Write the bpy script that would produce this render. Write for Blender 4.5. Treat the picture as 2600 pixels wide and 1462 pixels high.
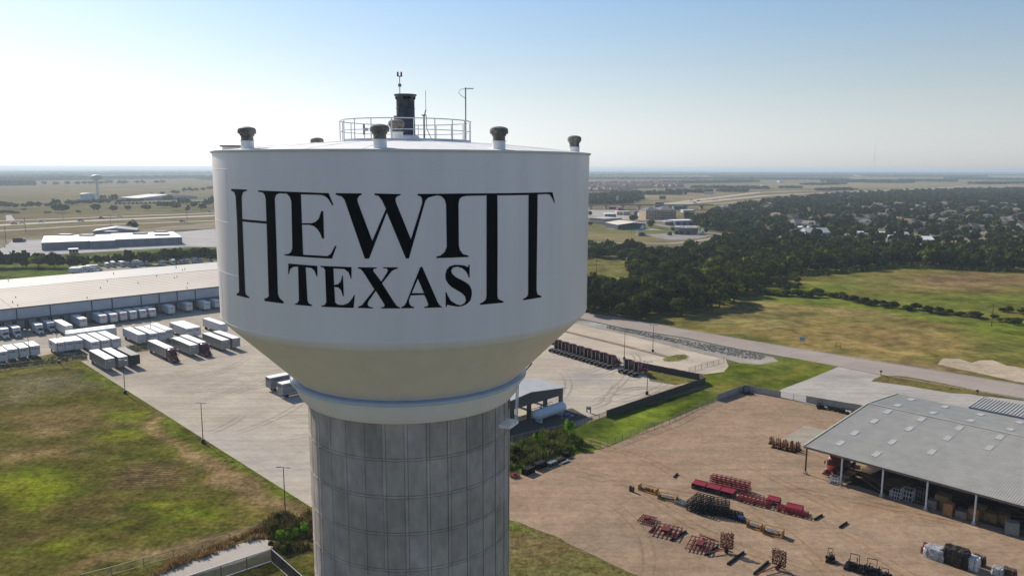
import bpy, bmesh, math, random
import numpy as np
from mathutils import Vector, Matrix, noise
from mathutils.geometry import tessellate_polygon

# ------------------------------------------------------------------ scene, camera, sky, sun
scene = bpy.context.scene
C = scene.collection
for o in list(bpy.data.objects):
    bpy.data.objects.remove(o)
random.seed(7); rng = np.random.default_rng(7)
R = math.radians
FPX, CX, CY = 1964.0, 1300.0, 731.0           # focal length and centre, in pixels of the 2600 px wide photograph
H = 62.0                                       # eye height of the drone above the ground
PITCH, ROLL = math.atan(304.5 / FPX), R(0.2)
fw = np.array([0, math.cos(PITCH), -math.sin(PITCH)])
up0 = np.array([0, math.sin(PITCH), math.cos(PITCH)]); rt0 = np.array([1.0, 0, 0])
rt = rt0 * math.cos(ROLL) + up0 * math.sin(ROLL); up = up0 * math.cos(ROLL) - rt0 * math.sin(ROLL)
cam = bpy.data.cameras.new('camera'); cam.sensor_width = 36; cam.lens = 36 * FPX / 2600
cam.clip_start = 0.5; cam.clip_end = 250000
camo = bpy.data.objects.new('camera', cam); C.objects.link(camo); scene.camera = camo
m = Matrix(((rt[0], up[0], -fw[0], 0), (rt[1], up[1], -fw[1], 0), (rt[2], up[2], -fw[2], H), (0, 0, 0, 1)))
camo.matrix_world = m

SUN_AZ, SUN_EL = -41.5, 32.0
world = bpy.data.worlds.new('World'); scene.world = world; world.use_nodes = True
wn = world.node_tree
sky = wn.nodes.new('ShaderNodeTexSky'); sky.sky_type = 'NISHITA'; sky.sun_disc = False
sky.sun_elevation = R(SUN_EL); sky.sun_rotation = R(SUN_AZ); sky.altitude = 150
sky.air_density = 1.0; sky.dust_density = 0.35; sky.ozone_density = 2.2
# whitish summer haze low in the sky: towards the horizon the sky's own light loses its colour
hs_ = wn.nodes.new('ShaderNodeHueSaturation'); hs_.inputs['Saturation'].default_value = 1.05
wn.links.new(sky.outputs[0], hs_.inputs['Color'])
bw_ = wn.nodes.new('ShaderNodeRGBToBW'); wn.links.new(sky.outputs[0], bw_.inputs[0])
cb_ = wn.nodes.new('ShaderNodeVectorMath'); cb_.operation = 'SCALE'; cb_.inputs[0].default_value = (0.83, 0.86, 0.905); wn.links.new(bw_.outputs[0], cb_.inputs['Scale'])
tc_ = wn.nodes.new('ShaderNodeTexCoord'); sx_ = wn.nodes.new('ShaderNodeSeparateXYZ'); wn.links.new(tc_.outputs['Generated'], sx_.inputs[0])
mr_ = wn.nodes.new('ShaderNodeMapRange'); mr_.interpolation_type = 'SMOOTHSTEP'; mr_.inputs[1].default_value = -0.02; mr_.inputs[2].default_value = 0.26; mr_.inputs[3].default_value = 0.92; mr_.inputs[4].default_value = 0.0
wn.links.new(sx_.outputs[2], mr_.inputs[0])
hz_ = wn.nodes.new('ShaderNodeMix'); hz_.data_type = 'RGBA'; wn.links.new(mr_.outputs[0], hz_.inputs[0]); wn.links.new(hs_.outputs[0], hz_.inputs[6]); wn.links.new(cb_.outputs[0], hz_.inputs[7])
tn_ = wn.nodes.new('ShaderNodeMix'); tn_.data_type = 'RGBA'; tn_.blend_type = 'MULTIPLY'; tn_.inputs[0].default_value = 1.0; tn_.inputs[7].default_value = (1.0, 1.0, 0.99, 1)
wn.links.new(hz_.outputs[2], tn_.inputs[6]); wn.links.new(tn_.outputs[2], wn.nodes['Background'].inputs[0])
wn.nodes['Background'].inputs[1].default_value = 0.093
sl = bpy.data.lights.new('sun', 'SUN'); sl.energy = 4.6; sl.angle = R(0.5); sl.color = (1.0, 0.90, 0.77)
so = bpy.data.objects.new('sun', sl); C.objects.link(so)
SV = Vector((math.sin(R(SUN_AZ)) * math.cos(R(SUN_EL)), math.cos(R(SUN_AZ)) * math.cos(R(SUN_EL)), math.sin(R(SUN_EL))))
so.rotation_euler = (-SV).to_track_quat('-Z', 'Y').to_euler(); so.location = SV * 300
scene.view_settings.view_transform = 'Standard'; scene.view_settings.look = 'None'
scene.view_settings.exposure = 0.42; scene.view_settings.gamma = 1.0
scene.cycles.volume_bounces = 0; scene.cycles.max_bounces = 5; scene.cycles.diffuse_bounces = 4
scene.cycles.transparent_max_bounces = 12
HAZE_DENSITY = 1.15e-4

# ------------------------------------------------------------------ survey helpers
def ray(x, y):
    return fw + rt * (x - CX) / FPX + up * (CY - y) / FPX
def G(x, y, z=0.0):
    d = ray(x, y); t = (z - H) / d[2]
    return Vector((d[0] * t, d[1] * t))
def P(X, Y, Z=0.0):
    v = np.array([X, Y, Z - H]); a = v @ fw
    return CX + FPX * (v @ rt) / a, CY - FPX * (v @ up) / a
def zoom(x0, y0, s):
    return lambda x, y: (x0 + x / s, y0 + y / s)
Z2 = zoom(0, 660, 4.2617); Z1 = zoom(0, 400, 4.2617); ZM = zoom(200, 860, 9.659); ZR = zoom(360, 790, 8.525)
ZK = zoom(1480, 400, 4.5286); ZQ2 = zoom(2040, 400, 4.5286); ZW = zoom(1280, 760, 4.2617); Z4 = zoom(1880, 760, 3.578)
ZQ = zoom(1560, 1140, 4.5); ZS = zoom(2040, 1080, 3.793); ZC = zoom(1240, 900, 4.261); Z3 = zoom(0, 920, 2.674)
ZA = zoom(440, 1300, 7.1556); ZU = zoom(1480, 500, 6.44); ZB = zoom(1280, 1060, 7.246); ZG = zoom(1920, 1000, 6.036)
ZE = zoom(2300, 1340, 8.587); ZX = zoom(640, 930, 13.175); ZT = zoom(1340, 840, 8.05); ZY = zoom(1940, 580, 5.152)
def az2(v): return math.degrees(math.atan2(v[0], v[1]))
U = Vector((math.sin(R(136)), math.cos(R(136)))); V = Vector((math.sin(R(46)), math.cos(R(46))))
def heading(v): return math.atan2(v[1], v[0])
HU, HV = heading(U), heading(V)

# ------------------------------------------------------------------ materials
MATS = {}
def pm(name, col, rough=0.7, metal=0.0, var=0.15, scale=1.5, emit=None, spec=0.4, stretch=None, bump=0.0, obj=False, dirt=None):
    if name in MATS: return MATS[name]
    mt = bpy.data.materials.new(name); mt.use_nodes = True; nt = mt.node_tree; b = nt.nodes['Principled BSDF']
    b.inputs['Roughness'].default_value = rough; b.inputs['Metallic'].default_value = metal
    b.inputs['Specular IOR Level'].default_value = spec
    tc = nt.nodes.new('ShaderNodeTexCoord'); mp = nt.nodes.new('ShaderNodeMapping')
    nt.links.new(tc.outputs['Object'], mp.inputs[0])
    if stretch: mp.inputs['Scale'].default_value = stretch
    n = nt.nodes.new('ShaderNodeTexNoise'); n.inputs['Scale'].default_value = scale; n.inputs['Detail'].default_value = 6
    nt.links.new(mp.outputs[0], n.inputs['Vector'])
    mx = nt.nodes.new('ShaderNodeMix'); mx.data_type = 'RGBA'
    r = nt.nodes.new('ShaderNodeMapRange'); r.inputs[1].default_value = 0.3; r.inputs[2].default_value = 0.7
    nt.links.new(n.outputs[0], r.inputs[0]); nt.links.new(r.outputs[0], mx.inputs[0])
    dk = dirt if dirt else tuple(c * (1 - 2 * var) for c in col)
    mx.inputs[6].default_value = (*dk, 1); mx.inputs[7].default_value = (*[min(1, c * (1 + var * .4)) for c in col], 1)
    nt.links.new(mx.outputs[2], b.inputs['Base Color'])
    if bump:
        bp = nt.nodes.new('ShaderNodeBump'); bp.inputs['Strength'].default_value = bump; bp.inputs['Distance'].default_value = 0.05
        nt.links.new(n.outputs[0], bp.inputs['Height']); nt.links.new(bp.outputs[0], b.inputs['Normal'])
    MATS[name] = mt
    return mt
def attr_mat(name, fine=1.2, mid=0.12, cf=0.35, cm=0.25, bump=0.3, joints=None, rough=0.9, streak=0.0, streak_rot=0.0, alt=None, alt_amt=0.0):
    """ground material: soil colour from the mesh times world-space noise"""
    if name in MATS: return MATS[name]
    mt = bpy.data.materials.new(name); mt.use_nodes = True; nt = mt.node_tree; b = nt.nodes['Principled BSDF']
    b.inputs['Roughness'].default_value = rough; b.inputs['Specular IOR Level'].default_value = 0.0
    g = nt.nodes.new('ShaderNodeNewGeometry'); a = nt.nodes.new('ShaderNodeAttribute'); a.attribute_name = 'Col'
    cur = a.outputs['Color']
    def mul(cur, fac_out, lo, hi, imin=0.3, imax=0.7):
        r = nt.nodes.new('ShaderNodeMapRange'); r.inputs[1].default_value = imin; r.inputs[2].default_value = imax
        r.inputs[3].default_value = lo; r.inputs[4].default_value = hi
        nt.links.new(fac_out, r.inputs[0])
        v = nt.nodes.new('ShaderNodeVectorMath'); v.operation = 'SCALE'
        nt.links.new(cur, v.inputs[0]); nt.links.new(r.outputs[0], v.inputs['Scale'])
        return v.outputs[0]
    def nz(scale, det=5, vec=None, rough_=0.6):
        n = nt.nodes.new('ShaderNodeTexNoise'); n.inputs['Scale'].default_value = scale; n.inputs['Detail'].default_value = det
        n.inputs['Roughness'].default_value = rough_
        nt.links.new(vec if vec else g.outputs['Position'], n.inputs['Vector']); return n.outputs[0]
    if alt:
        n0 = nz(mid * 2.2, 8); mr = nt.nodes.new('ShaderNodeMapRange'); mr.inputs[1].default_value = 0.46; mr.inputs[2].default_value = 0.62
        mr.inputs[4].default_value = alt_amt; nt.links.new(n0, mr.inputs[0])
        mx = nt.nodes.new('ShaderNodeMix'); mx.data_type = 'RGBA'; mx.inputs[7].default_value = (*alt, 1)
        nt.links.new(mr.outputs[0], mx.inputs[0]); nt.links.new(cur, mx.inputs[6]); cur = mx.outputs[2]
    cur = mul(cur, nz(mid, 8), 1 - cm, 1 + cm)
    nf = nz(fine, 8, None, 0.7)
    cur = mul(cur, nf, 1 - cf, 1 + cf)
    cur = mul(cur, nz(fine * .3, 6, None, .65), 1 - cf * .75, 1 + cf * .75)
    if streak:
        mp = nt.nodes.new('ShaderNodeMapping'); mp.inputs['Rotation'].default_value = (0, 0, streak_rot); mp.inputs['Scale'].default_value = (0.03, 0.6, 1)
        nt.links.new(g.outputs['Position'], mp.inputs[0]); cur = mul(cur, nz(1.0, 6, mp.outputs[0]), 1 - streak, 1 + streak * .5)
    if joints:
        mp = nt.nodes.new('ShaderNodeMapping'); mp.inputs['Rotation'].default_value = (0, 0, -HU); nt.links.new(g.outputs['Position'], mp.inputs[0])
        br = nt.nodes.new('ShaderNodeTexBrick'); br.offset = 0.0; br.inputs['Scale'].default_value = 1.0
        br.inputs['Brick Width'].default_value = joints; br.inputs['Row Height'].default_value = joints
        br.inputs['Mortar Size'].default_value = 0.05; br.inputs['Color1'].default_value = (1, 1, 1, 1)
        br.inputs['Color2'].default_value = (0.93, 0.93, 0.94, 1); br.inputs['Mortar'].default_value = (0.78, 0.77, 0.76, 1)
        nt.links.new(mp.outputs[0], br.inputs['Vector'])
        v = nt.nodes.new('ShaderNodeVectorMath'); v.operation = 'MULTIPLY'; nt.links.new(cur, v.inputs[0]); nt.links.new(br.outputs[0], v.inputs[1]); cur = v.outputs[0]
    nt.links.new(cur, b.inputs['Base Color'])
    if bump:
        bp = nt.nodes.new('ShaderNodeBump'); bp.inputs['Strength'].default_value = bump; bp.inputs['Distance'].default_value = 0.3
        nt.links.new(nf, bp.inputs['Height']); nt.links.new(bp.outputs[0], b.inputs['Normal'])
    MATS[name] = mt
    return mt
def leaf_mat():
    mt = bpy.data.materials.new('foliage'); mt.use_nodes = True; nt = mt.node_tree; b = nt.nodes['Principled BSDF']
    a = nt.nodes.new('ShaderNodeAttribute'); a.attribute_name = 'Col'
    oi_ = nt.nodes.new('ShaderNodeObjectInfo')
    mr = nt.nodes.new('ShaderNodeMapRange'); mr.inputs[3].default_value = 0.55; mr.inputs[4].default_value = 1.55
    nt.links.new(oi_.outputs['Random'], mr.inputs[0])
    v = nt.nodes.new('ShaderNodeVectorMath'); v.operation = 'SCALE'; nt.links.new(a.outputs['Color'], v.inputs[0]); nt.links.new(mr.outputs[0], v.inputs['Scale'])
    nt.links.new(v.outputs[0], b.inputs['Base Color']); b.inputs['Roughness'].default_value = 0.9; b.inputs['Specular IOR Level'].default_value = 0.03
    tr = nt.nodes.new('ShaderNodeBsdfTranslucent'); nt.links.new(v.outputs[0], tr.inputs[0])
    mx = nt.nodes.new('ShaderNodeMixShader'); mx.inputs[0].default_value = 0.12
    nt.links.new(b.outputs[0], mx.inputs[1]); nt.links.new(tr.outputs[0], mx.inputs[2])
    nt.links.new(mx.outputs[0], nt.nodes['Material Output'].inputs[0])
    return mt
LEAF = leaf_mat()
WHITE = pm('white_paint', (0.96, 0.86, 0.84), 0.4, var=0.035, scale=0.7, stretch=(1.6, 1.6, 0.12))
BEIGE = pm('beige_paint', (0.97, 0.82, 0.74), 0.45, var=0.035, scale=0.8, stretch=(1.5, 1.5, 0.3))
BLACK = pm('black_paint', (0.006, 0.006, 0.007), 0.6, var=0.1, spec=0.15)
DARK = pm('dark_metal', (0.02, 0.021, 0.023), 0.5, metal=0.3, var=0.2)
GREY = pm('grey_metal', (0.22, 0.23, 0.24), 0.5, metal=0.4, var=0.2)
VENTG = pm('weathered_metal', (0.27, 0.25, 0.22), 0.7, metal=0.2, var=0.3, scale=6)
RAIL = pm('rail_paint', (0.7, 0.7, 0.72), 0.5, var=0.08)
RUBBER = pm('rubber', (0.012, 0.012, 0.012), 0.85)
ALU = pm('aluminium_panel', (0.22, 0.23, 0.25), 0.38, metal=0.5, var=0.08)
TRWHITE = pm('trailer_white', (0.58, 0.58, 0.59), 0.45, var=0.06)
ROOFW = pm('roof_white', (0.80, 0.80, 0.79), 0.6, var=0.03)
GLASS = pm('dark_glass', (0.01, 0.013, 0.018), 0.08, spec=0.7)
MAROON = pm('maroon_paint', (0.13, 0.008, 0.02), 0.28, var=0.1)
REDF = pm('red_frame_paint', (0.17, 0.012, 0.010), 0.5, var=0.25)
CRIMSON = pm('crimson_paint', (0.23, 0.010, 0.022), 0.5, var=0.12)
RUSTRED = pm('rust_red_paint', (0.16, 0.025, 0.015), 0.7, var=0.3)
YEL = pm('ochre_paint', (0.40, 0.20, 0.035), 0.55, var=0.2)
RUSTY = pm('rust_yellow', (0.36, 0.15, 0.025), 0.7, var=0.5, scale=4)
CHROME = pm('bright_metal', (0.6, 0.6, 0.6), 0.3, metal=0.8)
WOOD = pm('wood', (0.30, 0.19, 0.09), 0.8, var=0.25)
BROWNW = pm('brown_barrel', (0.10, 0.04, 0.035), 0.7, var=0.2)
CONC = pm('shaft_concrete', (0.48, 0.405, 0.355), 0.85, var=0.13, scale=0.5, stretch=(1.2, 1.2, 0.8), bump=0.1)
CONC2 = pm('light_concrete', (0.46, 0.43, 0.39), 0.9, var=0.15)
LBLUE = pm('pale_blue_tank', (0.50, 0.56, 0.66), 0.4, var=0.08)
SHEETR = pm('corrugated_steel', (0.42, 0.40, 0.355), 0.6, metal=0.1, var=0.08, scale=0.4)
BARK = pm('bark', (0.09, 0.07, 0.05), 0.9, var=0.3)
WRAP = pm('plastic_wrap', (0.42, 0.43, 0.44), 0.35, var=0.3, scale=5, bump=0.6)

# ------------------------------------------------------------------ mesh building
class MB:
    def __init__(self): self.v = []; self.f = []
    def add(self, vs, fs):
        n = len(self.v); self.v += [tuple(p) for p in vs]; self.f += [tuple(i + n for i in f) for f in fs]; return self
    def hexa(self, p):
        return self.add(p, [(0, 3, 2, 1), (4, 5, 6, 7), (0, 1, 5, 4), (1, 2, 6, 5), (2, 3, 7, 6), (3, 0, 4, 7)])
    def box(self, x0, x1, y0, y1, z0, z1):
        return self.hexa([(x0, y0, z0), (x1, y0, z0), (x1, y1, z0), (x0, y1, z0), (x0, y0, z1), (x1, y0, z1), (x1, y1, z1), (x0, y1, z1)])
    def bar(self, a, b, w=0.1, h=None):
        h = w if h is None else h; a = Vector(a); b = Vector(b); d = (b - a)
        if d.length < 1e-6: return self
        d.normalize(); s = Vector((0, 0, 1)).cross(d)
        s = Vector((1, 0, 0)) if s.length < 1e-3 else s.normalized()
        t = d.cross(s).normalized(); s = s * w / 2; t = t * h / 2
        return self.hexa([a - s - t, a + s - t, a + s + t, a - s + t, b - s - t, b + s - t, b + s + t, b - s + t])
    def tube(self, pts, r, n=8, cap=True):
        pts = [Vector(p) for p in pts]; rr = r if isinstance(r, (list, tuple)) else [r] * len(pts); base = len(self.v)
        for i, p in enumerate(pts):
            d = (pts[min(i + 1, len(pts) - 1)] - pts[max(i - 1, 0)]).normalized()
            s = d.cross(Vector((0, 0, 1))); s = Vector((1, 0, 0)) if s.length < 1e-3 else s.normalized(); t = s.cross(d)
            for k in range(n):
                a = 2 * math.pi * k / n; self.v.append(tuple(p + (s * math.cos(a) + t * math.sin(a)) * rr[i]))
        for i in range(len(pts) - 1):
            for k in range(n):
                a = base + i * n + k; b = base + i * n + (k + 1) % n; self.f.append((a, b, b + n, a + n))
        if cap: self.f.append(tuple(base + k for k in range(n))); self.f.append(tuple(base + (len(pts) - 1) * n + k for k in reversed(range(n))))
        return self
    def lathe(self, prof, n=32, c=(0, 0), cap=False):
        base = len(self.v)
        for r, z in prof:
            for k in range(n):
                a = 2 * math.pi * k / n; self.v.append((c[0] + r * math.cos(a), c[1] + r * math.sin(a), z))
        for i in range(len(prof) - 1):
            for k in range(n):
                a = base + i * n + k; b = base + i * n + (k + 1) % n; self.f.append((a, b, b + n, a + n))
        if cap: self.f.append(tuple(base + k for k in reversed(range(n)))); self.f.append(tuple(base + (len(prof) - 1) * n + k for k in range(n)))
        return self
    def loft(self, secs):
        """sections (x, half width bottom, half width top, z0, z1) along x"""
        base = len(self.v)
        for x, wb, wt, z0, z1 in secs:
            c = min(0.12, (z1 - z0) * .2)
            self.v += [(x, -wb, z0), (x, wb, z0), (x, wt + (wb - wt) * .1, z1 - c), (x, wt - c, z1), (x, -wt + c, z1), (x, -wt - (wb - wt) * .1, z1 - c)]
        for i in range(len(secs) - 1):
            for k in range(6):
                a = base + i * 6 + k; b = base + i * 6 + (k + 1) % 6; self.f.append((a, b, b + 6, a + 6))
        self.f.append(tuple(base + k for k in reversed(range(6)))); self.f.append(tuple(base + (len(secs) - 1) * 6 + k for k in range(6)))
        return self
    def wheel(self, x, y, r=0.5, w=0.25, n=14):
        return self.tube([(x, y - w / 2, r), (x, y + w / 2, r)], r, n)
    def prism(self, poly, z0, z1):
        n = len(poly); b = len(self.v); self.v += [(p[0], p[1], z0) for p in poly] + [(p[0], p[1], z1) for p in poly]
        self.f.append(tuple(b + i for i in reversed(range(n)))); self.f.append(tuple(b + n + i for i in range(n)))
        for i in range(n): j = (i + 1) % n; self.f.append((b + i, b + j, b + n + j, b + n + i))
        return self
    def mesh(self, name, mat, smooth=None):
        me = bpy.data.meshes.new(name); me.from_pydata(self.v, [], self.f)
        me.materials.append(mat)
        bm = bmesh.new(); bm.from_mesh(me); bmesh.ops.recalc_face_normals(bm, faces=bm.faces); bm.to_mesh(me); bm.free()
        if smooth is not None: me.set_sharp_from_angle(angle=R(smooth)); me.polygons.foreach_set('use_smooth', [True] * len(me.polygons))
        return me
    def build(self, name, mat, parent=None, smooth=None):
        return link(name, self.mesh(name, mat, smooth), parent)
def link(name, me, parent=None):
    o = bpy.data.objects.new(name, me); C.objects.link(o)
    if parent is not None: o.parent = parent
    return o
def tag(o, label=None, cat=None, group=None, kind=None):
    if label: o['label'] = label
    if cat: o['category'] = cat
    if group: o['group'] = group
    if kind: o['kind'] = kind
    return o
def thing(name, label, cat, loc=(0, 0, 0), rz=0.0, group=None):
    o = bpy.data.objects.new(name, None); C.objects.link(o); o.empty_display_size = 0.5
    o.location = (loc[0], loc[1], loc[2] if len(loc) > 2 else 0); o.rotation_euler = (0, 0, rz)
    return tag(o, label, cat, group)
KIDS = {}
def dup(root, loc, rz=0.0, label=None, group=None, scale=None):
    """a copy of a thing with copies of its parts and sub-parts"""
    r = root.copy(); C.objects.link(r); r.location = (loc[0], loc[1], loc[2] if len(loc) > 2 else 0); r.rotation_euler = (0, 0, rz)
    if label: r['label'] = label
    if group: r['group'] = group
    if scale: r.scale = scale if isinstance(scale, tuple) else (scale,) * 3
    if root.name not in KIDS:
        KIDS[root.name] = [(k, list(k.children)) for k in root.children]
    for ch, subs in KIDS[root.name]:
        c = ch.copy(); C.objects.link(c); c.parent = r
        for s in subs:
            d = s.copy(); C.objects.link(d); d.parent = c
    return r
def textmesh(s, size, col, name='lettering', bold=0.0):
    cu = bpy.data.curves.new('txt', 'FONT'); cu.body = s; cu.size = size; cu.align_x = 'CENTER'; cu.align_y = 'CENTER'; cu.offset = bold; cu.extrude = 0.004
    ob = bpy.data.objects.new('txt', cu); C.objects.link(ob)
    me = bpy.data.meshes.new_from_object(ob.evaluated_get(bpy.context.evaluated_depsgraph_get())); bpy.data.objects.remove(ob)
    me.name = name; me.materials.clear(); me.materials.append(col); return me

# ------------------------------------------------------------------ ground sheets
def lerp(a, b, t): return tuple(a[i] + (b[i] - a[i]) * t for i in range(3))
def soil(px, py, base, blobs, wx, wy, warp):
    if warp:
        n = noise.noise_vector(Vector((wx * .03, wy * .03, 0))); n2 = noise.noise_vector(Vector((wx * .11, wy * .11, 3)))
        k = 62.0 * FPX / max(200, (py - 423)) ** 1.0; amp = warp
        wx2, wy2 = wx + (n[0] * 9 + n2[0] * 3) * amp, wy + (n[1] * 9 + n2[1] * 3) * amp
        px, py = P(wx2, wy2)
    c = base
    for b in blobs:
        if b[0] == 'L':
            _, x0, y0, x1, y1, w, col, st = b
            dx, dy = x1 - x0, y1 - y0; t = max(0, min(1, ((px - x0) * dx + (py - y0) * dy) / (dx * dx + dy * dy)))
            d = math.hypot(px - x0 - t * dx, (py - y0 - t * dy)) / w
            c = lerp(c, col, st * math.exp(-d * d * d * d))
        else:
            x, y, rx, ry, col, st = b; d = ((px - x) / rx) ** 2 + ((py - y) / ry) ** 2
            if d < 6: c = lerp(c, col, st * math.exp(-d * d))
    return c
def sheet(name, poly, z, base, mat, blobs=(), res=4.0, jit=0.0, warp=1.0, world_pts=False, label=None, kind='structure'):
    pts = [Vector(p) for p in poly] if world_pts else [G(*p) for p in poly]
    if jit:
        out = []
        for i, a in enumerate(pts):
            b = pts[(i + 1) % len(pts)]; n = max(1, min(60, int((b - a).length / max(1.5, jit * 1.5))))
            d = (b - a).normalized(); nn = Vector((-d[1], d[0]))
            for k in range(n):
                q = a + (b - a) * k / n; out.append(q + nn * noise.noise(Vector((q[0] * .25 / max(jit, .5), q[1] * .25 / max(jit, .5), 1))) * jit * (0 if k == 0 else 1))
        pts = out
    bm = bmesh.new(); vs = [bm.verts.new((p[0], p[1], z)) for p in pts]
    for t in tessellate_polygon([[Vector((p[0], p[1], 0)) for p in pts]]): bm.faces.new([vs[i] for i in t])
    if blobs:
        xs = [p[0] for p in pts]; ys = [p[1] for p in pts]
        for ax, lo, hi in ((0, min(xs), max(xs)), (1, min(ys), max(ys))):
            k = math.ceil(lo / res)
            while k * res < hi:
                co = [0, 0, 0]; no = [0, 0, 0]; co[ax] = k * res; no[ax] = 1
                bmesh.ops.bisect_plane(bm, geom=bm.verts[:] + bm.edges[:] + bm.faces[:], plane_co=co, plane_no=no, dist=1e-4); k += 1
    me = bpy.data.meshes.new(name); bmesh.ops.recalc_face_normals(bm, faces=bm.faces)
    if bm.faces and sum(f.normal.z for f in bm.faces) < 0: bmesh.ops.reverse_faces(bm, faces=bm.faces)
    bm.to_mesh(me); bm.free()
    ca = me.color_attributes.new('Col', 'FLOAT_COLOR', 'POINT')
    for i, v in enumerate(me.vertices):
        px, py = P(v.co.x, v.co.y) if blobs else (0, 0)
        ca.data[i].color = (*soil(px, py, base, blobs, v.co.x, v.co.y, warp), 1)
    me.materials.append(mat)
    o = link(name, me); tag(o, label, None, None, kind); return o

# ------------------------------------------------------------------ the water tower
TC = Vector((-5.6036, 41.4996)); TD = TC.length; TR = 9.63
VW = -TC / TD                                   # from the tower towards the drone
VE = Vector((-VW[1], VW[0]))                    # to the right as seen from the drone
tower = thing('water_tower', 'huge white and beige water tower with black town name on a grey concrete shaft', 'water tower', (TC[0], TC[1], 0), heading(VW))
# local frame: +x faces the drone, +y is the drone's right
def cyl(px, py, r, far=False):
    """local point where the line of sight meets the tower's cylinder of radius r"""
    D = ray(px, py); D = D / math.hypot(D[0], D[1]); b = -(D[0] * TC[0] + D[1] * TC[1]); cc = TD * TD - r * r
    disc = max(0, b * b - cc); t = -b + math.sqrt(disc) if far else -b - math.sqrt(disc)
    q = Vector((D[0] * t - TC[0], D[1] * t - TC[1])); return Vector((q.dot(VW), q.dot(VE), H + D[2] * t))
def plan(px, py, dist=None):
    """local point at the tower axis depth"""
    D = ray(px, py); D = D / math.hypot(D[0], D[1]); t = dist or TD
    q = Vector((D[0] * t - TC[0], D[1] * t - TC[1])); return Vector((q.dot(VW), q.dot(VE), H + D[2] * t))
N = 192
MB().lathe([(TR, H + 0.70), (TR, H - 7.30), (TR - .03, H - 7.42), (TR - .33, H - 7.75)], N).build('tank_wall', WHITE, tower, 40)
MB().lathe([(TR - .335, H - 7.755), (8.2, H - 8.83), (7.1, H - 9.92), (6.1, H - 10.92)], N).build('tank_cone', BEIGE, tower, 30)
for zz_ in (H - .1, H - 2.5, H - 4.9, H - 7.3): MB().lathe([(TR - .01, zz_ - .03), (TR + .006, zz_ - .012), (TR + .006, zz_ + .012), (TR - .01, zz_ + .03)], N).build('weld_seam', WHITE, tower, 60)
for kk, (za_, zb2) in enumerate(((H - 2.5, H - .1), (H - 4.9, H - 2.5), (H - 7.3, H - 4.9))):
    for j_ in range(12):
        a_ = 2 * math.pi * (j_ + .33 * kk + .1) / 12; q = MB(); q.bar(((TR - .002) * math.cos(a_), (TR - .002) * math.sin(a_), za_), ((TR - .002) * math.cos(a_), (TR - .002) * math.sin(a_), zb2), .018, .018); q.build('weld_seam', WHITE, tower)
dome = lambda r: H + 0.74 + (1 - (r / TR) ** 1.7) * 0.66
prof = [(TR + .07, H + .66), (TR + .09, H + .74)] + [(r, dome(r)) for r in (9.3, 8.5, 7.5, 6.5, 5.5, 4.5, 3.5, 2.5, 1.5, .6, 0.02)]
roof = MB().lathe(prof, 96).build('roof', ROOFW, tower, 50)
s = MB()
for k in range(24):
    a = 2 * math.pi * (k + .3) / 24
    for r0, r1 in ((TR, 7.5), (7.5, 5.5), (5.5, 3.6)):
        s.bar((r0 * math.cos(a), r0 * math.sin(a), dome(r0)), (r1 * math.cos(a), r1 * math.sin(a), dome(r1)), .035, .025)
s.build('seam', RAIL, roof)
ledge = MB().lathe([(6.0, H - 10.93), (6.15, H - 11.0), (6.36, H - 11.02), (6.40, H - 10.98), (6.40, H - 11.12), (6.33, H - 11.16)], N).build('ledge', pm('pale_ledge', (.5, .58, .68), .25, var=.05), tower, 30)  # the blue of the reflected sky is put into the ledge colour
MB().lathe([(6.33, H - 11.16), (6.12, H - 11.5), (5.95, H - 11.9), (5.70, H - 12.2), (5.44, H - 12.24)], N).build('support_ring', WHITE, tower, 30)
# concrete shaft with cast panels: grooves between 32 panels round and a ledge at every lift
NP, LIFT = 32, 1.92; ph0 = R(8.4); vv = []; zs = [H - 12.2]; z = H - 14.10
rows = []
while z > 0:
    rows.append(z); z -= LIFT
zz = [(H - 12.2, 0)]
for z in rows: zz += [(z + .085, 0), (z + .08, 1), (z + .055, 1), (z + .05, 2), (z - .05, 2), (z - .055, 1), (z - .08, 1), (z - .085, 0)]
zz.append((0, 0))
cols = []
for k in range(NP):
    a = ph0 + 2 * math.pi * k / NP; w = .07 / 5.5; u = .024 / 5.5
    cols += [(a - w - u, 1, k), (a - w, 2, k), (a + w, 2, k), (a + w + .001, 1, k), (a + w + u, 0, k)]
    for j in (1, 2, 3): cols.append((a + w + u + (2 * math.pi / NP - 2 * w - 2 * u) * j / 4, 0, k))
nc = len(cols)
for z, g in zz:
    for a, gc, k in cols:
        r = 5.5 - (.02 if (g == 1 or gc == 1) else 0) + (.012 if (g == 2 or gc == 2) and g != 1 and gc != 1 else 0)
        vv.append((r * math.cos(a), r * math.sin(a), z))
ff = [(i * nc + j, i * nc + (j + 1) % nc, (i + 1) * nc + (j + 1) % nc, (i + 1) * nc + j) for i in range(len(zz) - 1) for j in range(nc)]
me = bpy.data.meshes.new('shaft'); me.from_pydata(vv, [], ff)
bm = bmesh.new(); bm.from_mesh(me); bmesh.ops.recalc_face_normals(bm, faces=bm.faces); bm.to_mesh(me); bm.free()
ca = me.color_attributes.new('Col', 'FLOAT_COLOR', 'CORNER'); rp = random.Random(3); tone = {}
tt = []
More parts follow.
